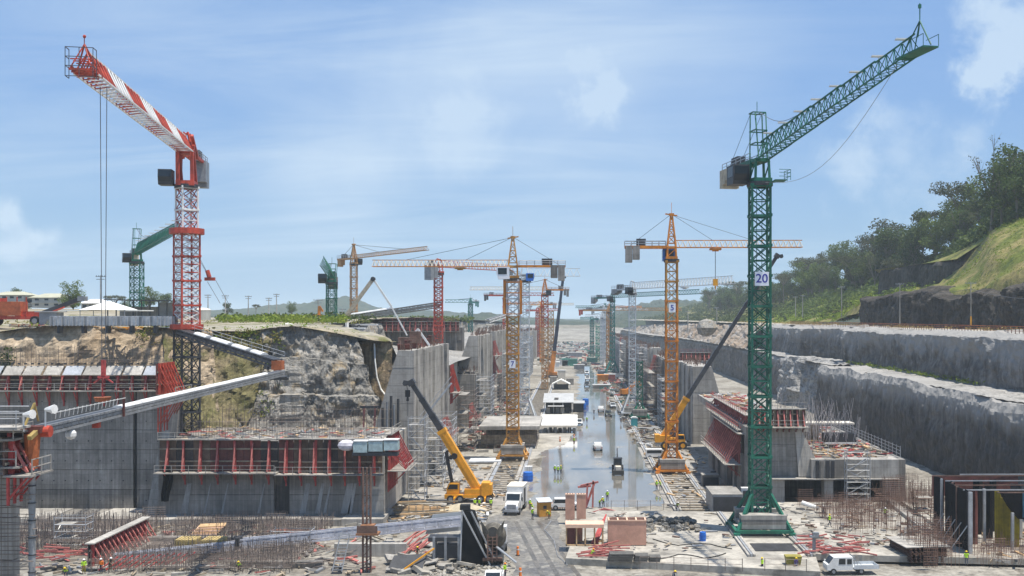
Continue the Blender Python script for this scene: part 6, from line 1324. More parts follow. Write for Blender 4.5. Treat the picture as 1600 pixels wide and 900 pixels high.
for px, py, rz, pose, sh, tr, ve, he, z, lb in (
    (742,796,.3,'stand',GREYC,NAVYC,HIVIS,HELW,.05,'left one of the lime-vested pair standing by the truck crane'), (749,796,-.4,'akimbo',GREYC,NAVYC,HIVIS,HELW,.05,'right one of the lime-vested pair standing by the truck crane'), (767,796,PI,'stand',GREYC,GREYC,HIVIS,HELW,.05,'lone lime-vested worker between truck crane and white truck'),
    (828,797,.8,'stand',GREYC,NAVYC,HIVIS,HELW,.03,'worker standing right beside the back of the white box truck'), (833,803,-1.2,'reach',GREYC,JEANS,HIVIS,HELY,.03,'worker reaching out beside the orange kiosk'), (832,812,2.4,'stand',JEANS,GREYC,HIVIS,HELW,.03,'worker in pale trousers nearest the orange kiosk, front of his group'), (858,811,-.5,'bend',OLIVEC,NAVYC,HIVIS,HELY,.03,'worker bending in front of the orange kiosk'),
    (867,741,.4,'stand',GREYC,NAVYC,HIVIS,HELW,.03,'left worker of the three standing in the shallow water'), (872,742,2.9,'stand',GREYC,NAVYC,HIVIS,HELW,.03,'middle worker of the three standing in the shallow water'), (876.5,741,-1,'akimbo',GREYC,NAVYC,HIVIS,HELY,.03,'right worker of the three standing in the shallow water'),
    (949,783,.2,'stand',NAVYC,NAVYC,HIVIS,HELW,.1,'worker standing alone at the near edge of the water'), (937,792,.9,'bend',GREYC,NAVYC,HIVIS,HELY,.1,'left bending worker beside the red steel frames'), (943,792,-.6,'reach',GREYC,NAVYC,HIVIS,HELW,.1,'right worker leaning over the red steel frames'),
    (897,695,.1,'stand',GREYC,NAVYC,HIVIS,HELW,.05,'worker beside the orange cone on the pale pavement'), (1026,766,.5,'stand',GREYC,GREYC,HIVIS,HELY,.1,'left worker at the water edge by the number 5 rails'), (1032,766,-.5,'reach',GREYC,GREYC,HIVIS,HELY,.1,'right worker at the water edge by the number 5 rails'),
    (1058,797,.2,'bend',GREYC,NAVYC,HIVIS,HELW,.1,'worker bending at the end of the number 5 rails'), (1121,800,-.3,'bend',GREYC,NAVYC,HIVIS,HELY,.1,'worker crouching in front of the open grey container'), (924,878,1.3,'reach',GREYC,JEANS,HIVIS,HELO,.2,'worker with orange helmet beside the red props in front of the plywood box'),
    (1191,894,-1.2,'walk',HIVIS,NAVYC,HIVIS,HELY,.1,'walking worker in lime shirt and black trousers in front of the green crane'), (1244,894,.4,'stand',PLUM,JEANS,None,HELY,.1,'worker in dark purple shirt and pale jeans beside the olive bin'), (1296,823,.9,'walk',OLIVEC,NAVYC,HIVIS,HELY,1.05,'worker with yellow vest and dark trousers walking on the right slab'), (1287,809,-.4,'stand',GREYC,JEANS,None,HELW,1.05,'grey-clad worker with white helmet at the back of the right slab'),
    (1382,811,.3,'reach',GREYC,NAVYC,HIVIS,HELW,1.05,'lime-vested worker among the rebar at the end of the long beams'), (1510,884,2.8,'stand',GREYC,GREYC,HIVIS,HELY,.9,'lime-vested worker beneath the black shutters at the right edge'), (131,897,.6,'stand',HIVIS,YELLOWP,HIVIS,HELW,.6,'lime-vested worker in mustard trousers by the lying red formwork'), (158,896,-.2,'stand',HIVO,NAVYC,HIVO,HELW,.6,'worker in orange vest by the lying red formwork'),
    (172,893,.8,'reach',OLIVEC,OLIVEC,None,HELW,.6,'dark-dressed worker with white helmet at the foot of the foreground conveyor'), (103,903,.2,'bend',OLIVEC,NAVYC,HIVIS,HELY,.3,'bending worker with yellow helmet at the lower left edge'), (652,876,.9,'akimbo',OLIVEC,OLIVEC,None,HELY,.3,'dark-clad worker standing left of the black loading chute'), (789,903,1.1,'stand',HIVIS,NAVYC,HIVIS,HELO,.05,'worker with orange helmet beside the bottom-centre pickup cab'),
    (1053,908,.2,'bend',JEANS,NAVYC,None,HELY,.05,'worker with yellow helmet cut off by the bottom edge'), (374,893,.1,'bend',OLIVEC,OLIVEC,HIVIS,HELY,.3,'worker half hidden in the rebar below the foreground conveyor'), (917,661,.1,'stand',GREYC,NAVYC,HIVIS,HELW,.03,'lime-vested worker right of the big white tent'), (928,648,.1,'stand',GREYC,NAVYC,None,HELW,.03,'dark figure walking alone on the wet floor in the distance'), (970,662,.3,'stand',GREYC,NAVYC,None,HELW,.03,'dark figure standing on the wet floor left of the green toilet')):
    worker(lb, G(px,py,z), rz, pose, sh, tr, ve, he)
c = W(419,571,140.2); worker('worker in yellow vest and red helmet working at the conveyor swivel joint', c-V((0,0,.9)), 1.3, 'bend', OLIVEC, NAVYC, HIVIS, HELO, 1.25)

# ================================================================ VEHICLES
def pickup(label, p, rz, m=WHITE, bed=True, load=None, k=1., name='pickup_truck', cat='pickup truck', group='vehicles on the site'):
    """pickup or car facing local -y"""
    t = thing(name, label, cat, tuple(p), rz, group); t.scale = (k,)*3
    MB().prism([(-2.55,.45),(2.5,.45),(2.55,.95),(.6,1.02),(-1.2,1.02),(-2.45,.92),(-2.6,.7)], (-.88,0,0), (0,1,0), (0,0,1), (1.76,0,0)).build('body', m, t)
    b1 = 2.0 if not bed else .65
    MB().prism([(-1.25,1.02),(b1,1.02),(b1-.25,1.72),(-.55,1.72)], (-.80,0,0), (0,1,0), (0,0,1), (1.6,0,0)).build('cabin', m, t)
    g_ = MB(); g_.prism([(-1.28,1.06),(-.60,1.68),(-.62,1.70),(-1.32,1.06)], (-.70,0,0), (0,1,0), (0,0,1), (1.4,0,0)); g_.build('windscreen', GLASSD, t)
    for s in (-1,1): MB().prism([(-1.02,1.08),(b1-.12,1.08),(b1-.3,1.64),(-.52,1.64)], (s*.81-.01,0,0), (0,1,0), (0,0,1), (.02,0,0)).build('side_window', GLASSD, t)
    if not bed: MB().prism([(b1-.02,1.08),(b1-.22,1.66),(b1-.19,1.66),(b1+.02,1.08)], (-.68,0,0), (0,1,0), (0,0,1), (1.36,0,0)).build('rear_window', GLASSD, t)
    else:
        MB().bx(-.8,.8,.75,.8,1.02,1.2).bx(-.88,-.8,.7,2.5,1.0,1.2).bx(.8,.88,.7,2.5,1.0,1.2).bx(-.8,.8,2.45,2.52,1.0,1.2).build('bed_rail', m, t)
        if load: MB().box((0,1.6,1.2), (1.3,1.5,.35)).build('load', load, t)
    for s in (-1,1):
        MB().bx(s*.5,s*.82,-2.64,-2.56,.68,.86).build('headlight', PLATE, t); MB().bx(s*.62,s*.84,2.53,2.59,.68,.9).build('tail_light', RED, t)
        for y in (-1.65,1.6): wheel(t, (s*.80,y,.38), .38, .26, (1,0,0))
    MB().bx(-.9,.9,-2.7,-2.58,.42,.62).build('bumper', GREY, t); MB().bx(-.45,.45,-2.63,-2.57,.66,.86).build('grille', DARK, t); return t
pickup('white pickup driving away on the wet chamber floor, nearest one', G(934,703), PI+.05)
pickup('small white pickup in the middle distance of the wet floor', G(939,643), PI); pickup('second distant grey-white pickup right of the small white one', G(957,637), .1, HAZEG)
pickup('olive utility vehicle left of the green toilet on the wet floor', G(950.5,650), .05, mat('olive_paint', (.10,.105,.06), .6), False, name='car', cat='car'); pickup('white pickup parked right of the big white tent', G(905,664), .0)
pickup('dusty white pickup far along the chamber beside the dark truck', G(918,594), .0, k=1.15); pickup('dark distant truck in front of the dusty pickup', G(917,604), .0, DARK, k=1.25); pickup('white car half hidden behind the orange mesh fence', G(884,795.5,.1), 1.6, WHITE, False, name='car', cat='car')
pickup('white roofed pickup cab cut off by the bottom edge below the black chute', (-8.9,113.2,.0), .0, WHITE, True, k=1.12); pickup('far white vehicle at the very end of the chamber road', G(917,585), 0., k=1.2)
# crew-cab flatbed at the lower right
c = G(1322,895,.1); t = thing('crew_truck', 'white crew-cab flatbed truck facing left with its front door open, lower right', 'flatbed truck', tuple(c), -PI/2+.06, 'vehicles on the site')
MB().prism([(-2.5,.5),(.55,.5),(.55,2.0),(-1.7,2.0),(-2.25,1.25),(-2.5,1.15)], (-.85,0,0), (0,1,0), (0,0,1), (1.7,0,0)).build('cab', WHITE, t)
for s in (-1,1):
    MB().prism([(-1.15,1.2),(-.35,1.2),(-.35,1.85),(-1.1,1.85)], (s*.86-.015,0,0), (0,1,0), (0,0,1), (.03,0,0)).build('side_window', GLASSD, t) if s > 0 else None
    MB().prism([(-.15,1.2),(.4,1.2),(.4,1.8),(-.15,1.8)], (s*.86-.015,0,0), (0,1,0), (0,0,1), (.03,0,0)).build('side_window', GLASSD, t)
    for y in (-1.75,1.5): wheel(t, (s*.78,y,.36), .36, .26, (1,0,0))
MB().prism([(-2.05,.6),(-.3,.6),(-.3,1.9),(-1.62,1.9),(-2.05,1.3)], (-.875,0,0), (0,1,0), (0,0,1), (.02,0,0)).build('door_opening', GLASSD, t)
MB().bx(-1.5,-.9,-2.15,-2.05,.55,1.3).build('door', WHITE, t)
MB().prism([(-2.23,1.3),(-1.74,1.95),(-1.77,1.97),(-2.28,1.3)], (-.75,0,0), (0,1,0), (0,0,1), (1.5,0,0)).build('windscreen', GLASSD, t)
MB().bx(-.95,.95,.65,3.6,.62,.78).bx(-.95,-.9,.65,3.6,.78,1.1).bx(.9,.95,.65,3.6,.78,1.1).bx(-.95,.95,3.55,3.6,.78,1.05).build('flatbed', HAZEG, t)
rk = MB()
for x in (-.85,0,.85): rk.bar((x,.72,.8), (x,.72,2.), .06)
for z in (1.3,1.65,2.): rk.bar((-.85,.72,z), (.85,.72,z), .06)
for x in (-.85,.85):
    for y in (1.2,1.7): rk.bar((x,.72,1.98), (x,y,.9), .05)
rk.build('rack', GREY, t)
# white van
c = G(1026,716); t = thing('van', 'white van parked at the water edge left of the yellow crane', 'van', tuple(c), -PI/2, 'vehicles on the site')
MB().prism([(-2.4,.4),(2.3,.4),(2.35,2.0),(-1.1,2.0),(-1.75,1.25),(-2.4,1.05)][::1], (-.88,0,0), (0,-1,0), (0,0,1), (1.76,0,0)).build('body', WHITE, t)
for s in (-1,1):
    MB().prism([(-1.0,1.2),(2.1,1.2),(2.1,1.8),(-1.0,1.8)], (s*.89-.015,0,0), (0,-1,0), (0,0,1), (.03,0,0)).build('side_window', GLASSD, t)
    MB().prism([(-1.65,1.2),(-1.15,1.2),(-1.15,1.75)], (s*.89-.015,0,0), (0,-1,0), (0,0,1), (.03,0,0)).build('side_window', GLASSD, t)
    for y in (-1.5,1.5): wheel(t, (s*.8,y,.36), .36, .25, (1,0,0))
# white box truck, backhoe
c = G(806,797,.05); t = thing('box_truck', 'white bonneted box truck facing the camera between truck crane and kiosk', 'truck', (c.x,c.y,.03), -.1, 'vehicles on the site')
MB().prism([(-4.3,.7),(-2.6,.7),(-2.6,1.95),(-4.1,1.75),(-4.35,1.4)], (-.95,0,0), (0,1,0), (0,0,1), (1.9,0,0)).build('bonnet', WHITE, t); MB().prism([(-2.7,.7),(-1.,.7),(-1.,3.0),(-2.2,3.0),(-2.65,2.0)], (-1.15,0,0), (0,1,0), (0,0,1), (2.3,0,0)).build('cab', WHITE, t)
MB().prism([(-2.69,2.05),(-2.27,2.9),(-2.30,2.92),(-2.74,2.05)], (-1.,0,0), (0,1,0), (0,0,1), (2.,0,0)).build('windscreen', GLASSD, t); MB().bx(-.7,.7,-4.40,-4.33,.95,1.65).build('grille', GREY, t); MB().bx(-1.2,1.2,-4.55,-4.36,.55,.85).build('bumper', GALV, t)
MB().bx(-1.25,1.25,-.9,3.6,.95,3.75).build('box_body', WHITE, t); MB().bx(1.26,1.3,-.2,1.6,1.1,3.4).build('side_door', DARK, t); MB().bx(-1.3,1.3,-.95,3.65,3.76,3.86).build('box_roof', CREAM, t)
for s in (-1,1):
    MB().bx(s*.72,s*1.05,-4.36,-4.28,1.1,1.4).build('headlight', PLATE, t); MB().prism([(-2.5,1.95),(-1.4,1.95),(-1.4,2.8),(-2.1,2.8)], (s*1.155-.01,0,0), (0,1,0), (0,0,1), (.02,0,0)).build('side_window', GLASSD, t); MB().box((s*1.4,-2.7,2.2), (.15,.2,.6)).build('mirror', DARK, t)
    for y in (-3.4,1.6,2.7): wheel(t, (s*1.05,y,.52), .52, .34, (1,0,0))
c = G(965.5,740); t = thing('backhoe', 'backhoe loader with black front bucket on the wet floor', 'backhoe loader', tuple(c), 0, 'vehicles on the site')
MB().box((0,.6,1.1), (1.1,3.,.8)).box((0,-.9,1.2), (.9,1.6,.7)).build('body', CREAM, t)
MB().bx(-.85,.85,.2,1.9,2.75,2.9).build('cab_roof', DARK, t)
for s in (-1,1):
    for y in (.3,1.8): MB().bar((s*.75,y,1.4), (s*.7,y,2.8), .1).build('cab_post', DARK, t)
    wheel(t, (s*.9,1.4,.75), .75, .4, (1,0,0)); wheel(t, (s*.85,-1.2,.5), .5, .34, (1,0,0)); MB().bar((s*.6,-.2,1.5), (s*.6,-2.1,.5), .18).build('loader_arm', DARK, t)
MB().bx(-.7,.7,.3,1.8,1.5,2.7).build('window', GLASSD, t); MB().prism([(-2.2,.15),(-2.2,.95),(-2.6,.9),(-2.75,.15)], (-1.05,0,0), (0,1,0), (0,0,1), (2.1,0,0)).build('bucket', BLACK, t)
MB().bar((0,2.2,1.2), (0,3.1,3.4), .25).bar((0,3.1,3.4), (0,3.6,4.4), .2).build('rear_arm', DARK, t)
# big ready-mix drum seen from behind
c = G(770,884); t = thing('mixer_truck', 'dirty concrete mixer drum seen from behind beside the black loading chute', 'concrete mixer', (c.x,c.y,0), 0, 'vehicles on the site')
MUDDY = mat('mud_caked_steel', (.13,.115,.09), .75, .35, .9, streak=.35, grime=.3)
prof = [(0,.62),(.5,.95),(1.3,1.38),(2.8,1.5),(4.6,1.35),(6.2,.8)]; ax = V((0,.94,-.34)); o_ = V((0,-.2,4.1))
dm = MB()
for (a, r0), (b, r1) in zip(prof, prof[1:]): dm.tube(o_+ax*a, o_+ax*b, r0, 18, r1, cap=False)
dm.tube(o_+ax*6.2, o_+ax*6.3, .8, 18); dm.build('drum', MUDDY, t, smooth=True)
MB().tube(o_-ax*.05, o_+ax*.35, .58, 14, .5).build('drum_mouth', BLACK, t)
for s in (-1,1): MB().add([(s*.35,-.7,3.2),(s*.45,-.7,4.3),(s*1.45,-.5,5.6),(s*1.2,-.4,4.1),(s*.35,-.6,3.2),(s*.45,-.6,4.3),(s*1.45,-.4,5.6),(s*1.2,-.3,4.1)], MB.BF).build('hopper_wing', MUDDY, t)
fr = MB(); 
for s in (-.55,.55): fr.bar((s,-.9,.9), (s,-.8,3.9), .16)
for i in range(7): fr.bar((-.55,-.88,1.1+i*.42), (.55,-.88,1.1+i*.42), .09)
fr.bar((0,-.95,.6), (.05,-.95,3.6), .14); fr.box((0,-.5,.9), (2.3,.5,.35)); fr.build('rear_frame', RUST, t)
MB().bx(-1.1,1.1,-.3,7.6,.75,1.1).build('chassis', DARK, t); MB().bx(-1.15,1.15,7.3,9.,1.,3.2).build('cab', WHITE, t); MB().bar((.5,-.9,2.5), (2.9,-1.3,.7), .5, .12).build('discharge_chute', GALV, t)
for s in (-1,1):
    for y in (.6,2.0,8.0): wheel(t, (s*.95,y,.55), .55, .5, (1,0,0))
# orange digger farther on, right
c = G(980,620); t = thing('excavator', 'orange excavator with raised arm at the foot of the right wall', 'excavator', tuple(c), .3)
for s in (-1,1): MB().box((0,s*1.3,.5), (4.4,.7,1.)).build('track', DARK, t)
MB().box((-.5,0,2.), (4.,2.8,1.8)).build('body', ORANGE, t); MB().bar((0,-.5,2.6), (4.2,-.5,5.8), 1.).bar((4.2,-.5,5.8), (5.8,-.5,3.2), .7).build('arm', ORANGE, t)

# ================================================================ TRACKS, CONTAINERS, HUTS, TIMBER
def crane_track(label, xs, y0, y1, z, m=CONCL, bed=None, lines=3, sl=True, wid=.32):
    t = thing('crane_track', label, 'crane track', (0,0,0), 0, 'crane rails on the chamber floor')
    for x in xs:
        for k in range(lines): MB().bx(x+(k-(lines-1)/2)*wid*1.35-wid/2, x+(k-(lines-1)/2)*wid*1.35+wid/2, y0, y1, z, z+.28+.05*(k==1)).build('rail_beam', m if k != 1 else GALV, t)
    if bed: MB().bx(xs[0]+.7, xs[1]-.7, y0, y1, .05, .12).build('bed', bed, t)
    if sl:
        for i in range(int((y1-y0)/2.2)): MB().box(((xs[0]+xs[1])/2, y0+i*2.2+1, z+.08), (xs[1]-xs[0]-.6,.35,.12)).build('sleeper', TIMBER, t)
    return t
crane_track('pale rail beams under the number 5 crane leading to the slab', (16.0,21.6), 157.5, 300, .05); crane_track('pale rail beams in front of the number 7 crane', (-15.6,-10.1), 171, 232, .05, lines=2, wid=.6)
crane_track('long crane track with dark ribbed bed beside the white tents', (-15.4,-9.6), 300, 470, .1, CONCL, GREY, 2, True, .5); crane_track('rail beams under the number 20 crane', (21.6,28.9), 124.5, 152, .82, lines=3, wid=.26, sl=False); crane_track('far rail beams at the right side under the teal crane', (15.4,22), 330, 520, .1, lines=2, wid=.5)
MB().bx(22.6,27.9,127.5,131.8,.81,.86).build('pavement', mat('black_ballast_bed', (.03,.03,.032), .9, .4, .5), None, 'structure')
def container(label, p, d, rz=0, m=GREY, top=None, op=None, name='container'):
    t = thing(name, label, name.replace('_',' '), tuple(p), rz); x, y, z = d
    MB().bx(-x/2,x/2,-y/2,y/2,.1,z).build('body', m, t); MB().bx(-x/2-.05,x/2+.05,-y/2-.05,y/2+.05,z+.01,z+.12).build('roof', top or CONCL, t)
    n = int(x/.6)
    for i in range(n+1): MB().bx(-x/2+i*x/n-.05,-x/2+i*x/n+.05,-y/2-.07,-y/2-.005,.12,z-.02).build('rib', m, t) if not op else None
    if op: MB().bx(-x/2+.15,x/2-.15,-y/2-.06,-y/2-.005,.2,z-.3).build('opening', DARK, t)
    return t
container('grey open-fronted container with pale dusty roof right of the number 5 rails', G(1131,797), (4.6,7.5,3.), .0, GREY, CONCL, True); container('small grey crate box with dirty front beside the right wall', G(1109,759), (2.9,2.5,2.), 0, CONC, CONCL, True)
container('white cabinet next to the open grey container', G(1164,797), (1.1,1.,3.4), 0, WHITE, WHITE, True, 'cabinet')
c = G(991,668); t = thing('portable_toilet', 'turquoise portable toilet with white roof below the short green mast', 'portable toilet', tuple(c)); MB().bx(-.85,.85,-.85,.85,.05,2.6).build('cabin', TURQ, t); MB().prism([(-.95,2.61),(.95,2.61),(.5,2.95),(-.5,2.95)], (0,-.95,0), (1,0,0), (0,0,1), (0,1.9,0)).build('roof', WHITE, t); MB().bx(-.5,.5,-.9,-.855,.1,2.3).build('door', TURQ, t)
c = G(850,806); t = thing('kiosk', 'orange plywood kiosk with pale slanted roof and small dark window', 'kiosk', tuple(c), .25); MB().bx(-.9,.9,-.9,.9,.05,2.2).build('wall', mat('orange_ply', (.55,.26,.04), .7, .12, 1), t); MB().add([(-1.1,-1.1,2.22),(1.1,-1.1,2.22),(1.1,1.1,2.5),(-1.1,1.1,2.5),(-1.1,-1.1,2.3),(1.1,-1.1,2.3),(1.1,1.1,2.58),(-1.1,1.1,2.58)], MB.BF).build('roof', HAZEG, t); MB().bx(-.3,.2,-.95,-.905,1.2,1.7).build('window', DARK, t)
def barrel(label, p, r=.55, h=1.6, m=BLUE, rib=True):
    t = thing('barrel', label, 'barrel', tuple(p)); mb = MB().tube((0,0,0), (0,0,h*.5), r*.94, 14, r).tube((0,0,h*.5), (0,0,h), r, 14, r*.92); mb.build('drum', m, t)
    for z in (.28,.66): MB().tube((0,0,h*z), (0,0,h*z+.06), r*1.04, 14).build('hoop', m, t)
    return t
barrel('bright blue barrel alone on the slab in the crane shadow', G(1098,845,.8), .45, 1.15); barrel('large blue water tank at the water edge behind the white truck', G(825,752), .95, 1.7)
t = thing('tank_crate', 'white caged water tank right behind the large blue tank', 'water tank', tuple(G(826,745))); MB().bx(-.7,.7,-.6,.6,.1,2.).build('tank', WHITE, t)
for i in range(4): MB().bx(-.72+i*.46,-.66+i*.46,-.66,-.61,.1,2.02).build('cage_bar', GALV, t)
c = G(1239,891,.1); t = thing('bin', 'olive-yellow open skip bin beside the worker in purple shirt', 'bin', tuple(c)); MB().add([(-.7,-.5,.35),(.7,-.5,.35),(.7,.5,.35),(-.7,.5,.35),(-.95,-.65,1.75),(.95,-.65,1.75),(.95,.65,1.75),(-.95,.65,1.75)], MB.BF).build('body', mat('olive_yellow', (.26,.22,.04), .7, .25, 1, grime=.3), t)
for s in (-.6,.6): wheel(t, (s,-.45,.2), .2, .12)
# plywood forms
def plank_box(label, x0, x1, y, z0, z1, dep, holes=4, m=PLY):
    t = thing('plywood_form', label, 'plywood form', (x0,y,z0)); w = x1-x0; h = z1-z0
    for i in range(2): MB().bx(i*w/2+.01,(i+1)*w/2-.01,0+.01*i,.08+.01*i,.1,h).build('board', m, t)
    MB().bx(0,.08,.1,dep,.1,h).bx(w-.08,w,.1,dep,.1,h).build('side_board', m, t); MB().bx(.1,w-.1,dep-.08,dep,.1,h).build('back_board', m, t)
    for i in range(holes+1): MB().bx(i*(w-.2)/holes,i*(w-.2)/holes+.2,.09,dep-.09,h-.25,h-.005).build('top_rib', PLYL, t)
    MB().bx(-.02,w+.02,-.06,.0,h-.14,h+.0).build('top_edge', PLYL, t)
    for x in (.3,w*.5,w-.5): MB().bx(x,x+.2,.0,dep,.0,.09).build('skid', TIMBER, t)
    return t
c0, c1 = G(950,853,.8), G(1010,853,.8); plank_box('large closed pink plywood form box with slotted top beside the open frame', c0.x, c1.x, c0.y, .81, 4.1, 1.9)
for i, (a, b) in enumerate(((883,898),(901,916))):
    c0, c1 = G(a,822,.6), G(b,822,.6); plank_box(('left' if not i else 'right')+' small pink plywood panel with slatted top standing behind the open frame', c0.x, c1.x, c0.y+4, .6, 4.4, .8, 3)
c0 = G(884,853,.8); x1 = G(943,853,.8).x; t = thing('timber_shelter', 'open timber frame shelter with pale board roof, left of the pink form box', 'timber frame', (c0.x,c0.y,.81)); w = x1-c0.x
for i, x in enumerate((0,.27*w,.5*w,.75*w,w-.16)):
    for y in (0,2.2): MB().bx(x,x+.16,y,y+.16,0,2.6).build('post', WOOD, t)
MB().bx(-.05,w+.05,-.1,2.4,2.62,2.74).bx(-.05,w+.05,-.12,-.04,2.3,2.75).build('roof_board', PLYL, t); MB().bx(0,.45*w,2.25,2.3,.1,2.5).build('back_board', PLY, t); MB().bx(.02,.24*w,.3,2.2,.06,2.5).build('side_board', MAROON, t); MB().bx(0,w,0,.14,0,.16).bx(0,w,2.1,2.24,0,.16).build('sill_beam', WOOD, t)
# red props and frames on the slab
def bars(label, name, cat, items, m, r=.09):
    t = thing(name, label, cat, (0,0,0))
    for a, b in items: MB().bar(a, b, r*2).build('bar', m, t)
    return t
R = random.Random(17); it = []
for i in range(14): p = G(R.uniform(900,938), R.uniform(852,872), .8); a = R.uniform(-.5,.4); L = R.uniform(2,4.2); it.append(((p.x,p.y,.9+.1*R.random()), (p.x+L*math.cos(a),p.y+L*math.sin(a),.95+R.random()*.7)))
bars('red steel props heaped in front of the open timber frame', 'steel_props', 'props', it, PINK, .07)
it = [(tuple(G(924+i*3,850,.8)), tuple(G(941+i*2,833,.8)+V((0,0,1.6+.3*i)))) for i in range(4)]; bars('red props leaning against the right side of the timber frame', 'steel_props', 'props', it, REDF, .08)
it = []
for i in range(7): p = G(925+i*3.,797,.6); it.append(((p.x,p.y,.2+.1*i), (p.x+4.2,p.y-1.4-.3*i,.4)))
it += [((1.9,160,.2),(2.1,160,4.)), ((2.9,160,.2),(3.,160,4.4)), ((1.,160,3.6),(3.8,160,4.2)), ((.6,160,3.4),(2.6,160.4,3.5)), ((1.9,160.5,.3),(3.2,161,3.9))]
bars('dark red steel bracing frame standing at the near edge of the water', 'bracing_bars', 'steel frame', it, PINK, .14)
t = thing('mesh_fence', 'orange plastic mesh fence along the back of the mud road', 'fence', (0,0,0)); f = MB()
p0, p1 = G(858,797,.1), G(896,795,.1)
for i in range(12): p = p0.lerp(p1,i/11); MB().bar(p, p+V((0,0,1.4)), .08).build('post', RUST, t)
for k in range(7): f.bar(p0+V((0,0,.25+k*.16)), p1+V((0,0,.25+k*.16)), .05)
for i in range(40): p = p0.lerp(p1,i/39); f.bar(p+V((0,0,.2)), p+V((0,0,1.3)), .04)
f.build('netting', mat('orange_net', (.62,.16,.03), .8, .2, 1), t, 'stuff')
t = thing('stacked_pallets', 'low stack of dark grey form panels at the front edge of the slab', 'form stack', tuple(G(950,879,.8)))
for j, (x, w_) in enumerate(((0,2.9),(3.1,1.6),(4.9,1.3))):
    for k in range(5-j): MB().bx(x+.05*k,x+w_+.05*k,0,1.6,.05+k*.2,.2+k*.2).build('panel', mat('dark_form_panel', (.10,.095,.085), .8, .25, 1), t)
t = thing('rubble_heap', 'long dark heap of broken rubble behind the pink plywood form', 'rubble', (0,0,0)); mb = MB(); R = random.Random(23)
for i in range(240): x = R.uniform(8.,17.); y = R.uniform(139,148); mb.rock((x,y,.8+R.random()*.9*math.exp(-((y-143)/4)**2)), R.uniform(.12,.55), i)
mb.build('stone', ROCK, t, 'stuff')
for nm, px, py, lb in (('traffic_post',809,868,'orange traffic post standing in the wet haul road'), ('traffic_post',813,903,'orange traffic post at the bottom edge'), ('traffic_post',897,686,'orange cone on the pale pavement by the water'), ('traffic_post',833,690,'left orange post of the pavement barrier'), ('traffic_post',875,690,'right orange post of the pavement barrier')):
    t = thing(nm, lb, 'traffic post', tuple(G(px,py,.03))); MB().tube((0,0,.08), (0,0,1.15), .17, 8, .14).build('post', HIVO, t); MB().box((0,0,.04), (.5,.5,.08)).build('foot', BLACK, t); MB().tube((0,0,.7), (0,0,.85), .165, 8).build('band', WHITE, t)
# barrier timbers left of the truck crane
t = thing('timber_barrier', 'yellow timber barrier rails and planks in front of the truck crane', 'barrier', (0,0,0)); R = random.Random(4)
for i in range(16): a = G(R.uniform(600,660), R.uniform(784,806), .6); MB().bar(a, a+V((R.uniform(5,9),R.uniform(-1,1.5),R.uniform(-.2,.3))), .2).build('rail', WOOD if i % 3 else TIMBER, t)
for i in range(9): a = G(606+i*11, 806, .1); MB().bar(a, a+V((0,0,1.5)), .14).build('post', TIMBER, t)
t = thing('sand_heap', 'low pale sand heap at the foot of the truck crane', 'sand heap', tuple(G(724,799))); MB().grid(18,10, lambda u, v: ((u-.5)*8, (v-.5)*4, -.1+1.3*math.sin(PI*u)**.7*math.sin(PI*v)**.8)).build('sand', mat('sand', (.42,.36,.25), .95, .15, 1, bump=.4), t, 'stuff', smooth=True)
# slab platform on scaffolds left of the number 7 crane
t = thing('platform_slab', 'pale concrete slab platform carried on scaffolding behind the number 7 crane', 'platform', (0,0,0)); 
for i in range(3): MB().bx(-21.6+i*4.6,-17.05+i*4.6,232+.1*i,256,4.4,5.2).build('slab', CONCL, t)
MB().bx(-24,-20,234,240,4.0,4.35).build('slab', CONCL, t)
sc_ = MB()
for x in range(9):
    for y in range(4): sc_.rod((-21.4+x*1.6,232.5+y*6,0), (-21.4+x*1.6,232.5+y*6,4.4), .08)
for z in (.9,2.,3.2):
    for y in range(4): sc_.rod((-21.4,232.5+y*6,z), (-8.6,232.5+y*6,z), .06)
sc_.build('scaffold_frame', REBAR, t, 'stuff'); MB().bx(-21.3,-8.8,234,234.2,1.0,3.).bx(-21.3,-8.8,246,246.2,.1,3.8).build('timber_panel', TIMBER, t)
t = thing('steel_pipes', 'grey steel pipes lying left of the number 7 crane foot', 'steel pipes', (0,0,0))
for i in range(5): MB().tube((-21.5,209+i*.9,.35), (-15.,209.4+i*.9,.35), .33, 10).build('pipe', GALV, t)
# tents and sheds in the middle of the chamber
c = G(847,677); w = G(901,677).x-c.x; t = thing('tent', 'big white open-sided tent with slanted roof beside the water', 'tent', tuple(c))
MB().add([(-.2,-.4,2.0),(w+.2,-.4,2.0),(w+.2,5.,4.2),(-.2,5.,4.2),(-.2,-.4,2.12),(w+.2,-.4,2.12),(w+.2,5.,4.32),(-.2,5.,4.32)], MB.BF).add([(-.2,5.02,4.3),(w+.2,5.02,4.3),(w+.2,9.5,2.2),(-.2,9.5,2.2)], [(0,1,2,3)]).build('canopy', LINEN, t); MB().bx(-.1,w+.1,-.45,-.38,1.6,2.05).build('valance', CREAM, t)
for i in range(6): MB().bar((w*i/5,-.2,0), (w*i/5,-.2,2.), .12).build('pole', GALV, t)
for i in range(7): MB().box((.8+i*1.25,3.2,.5+.1*(i%3)), (.9,1.4,1.+.2*(i%3))).build('crate', DARK if i % 2 else GREY, t)
c = G(851,646); w = G(894,646).x-c.x; t = thing('shed', 'grey sheet-roofed shed with dark open front behind the big white tent', 'shed', tuple(c))
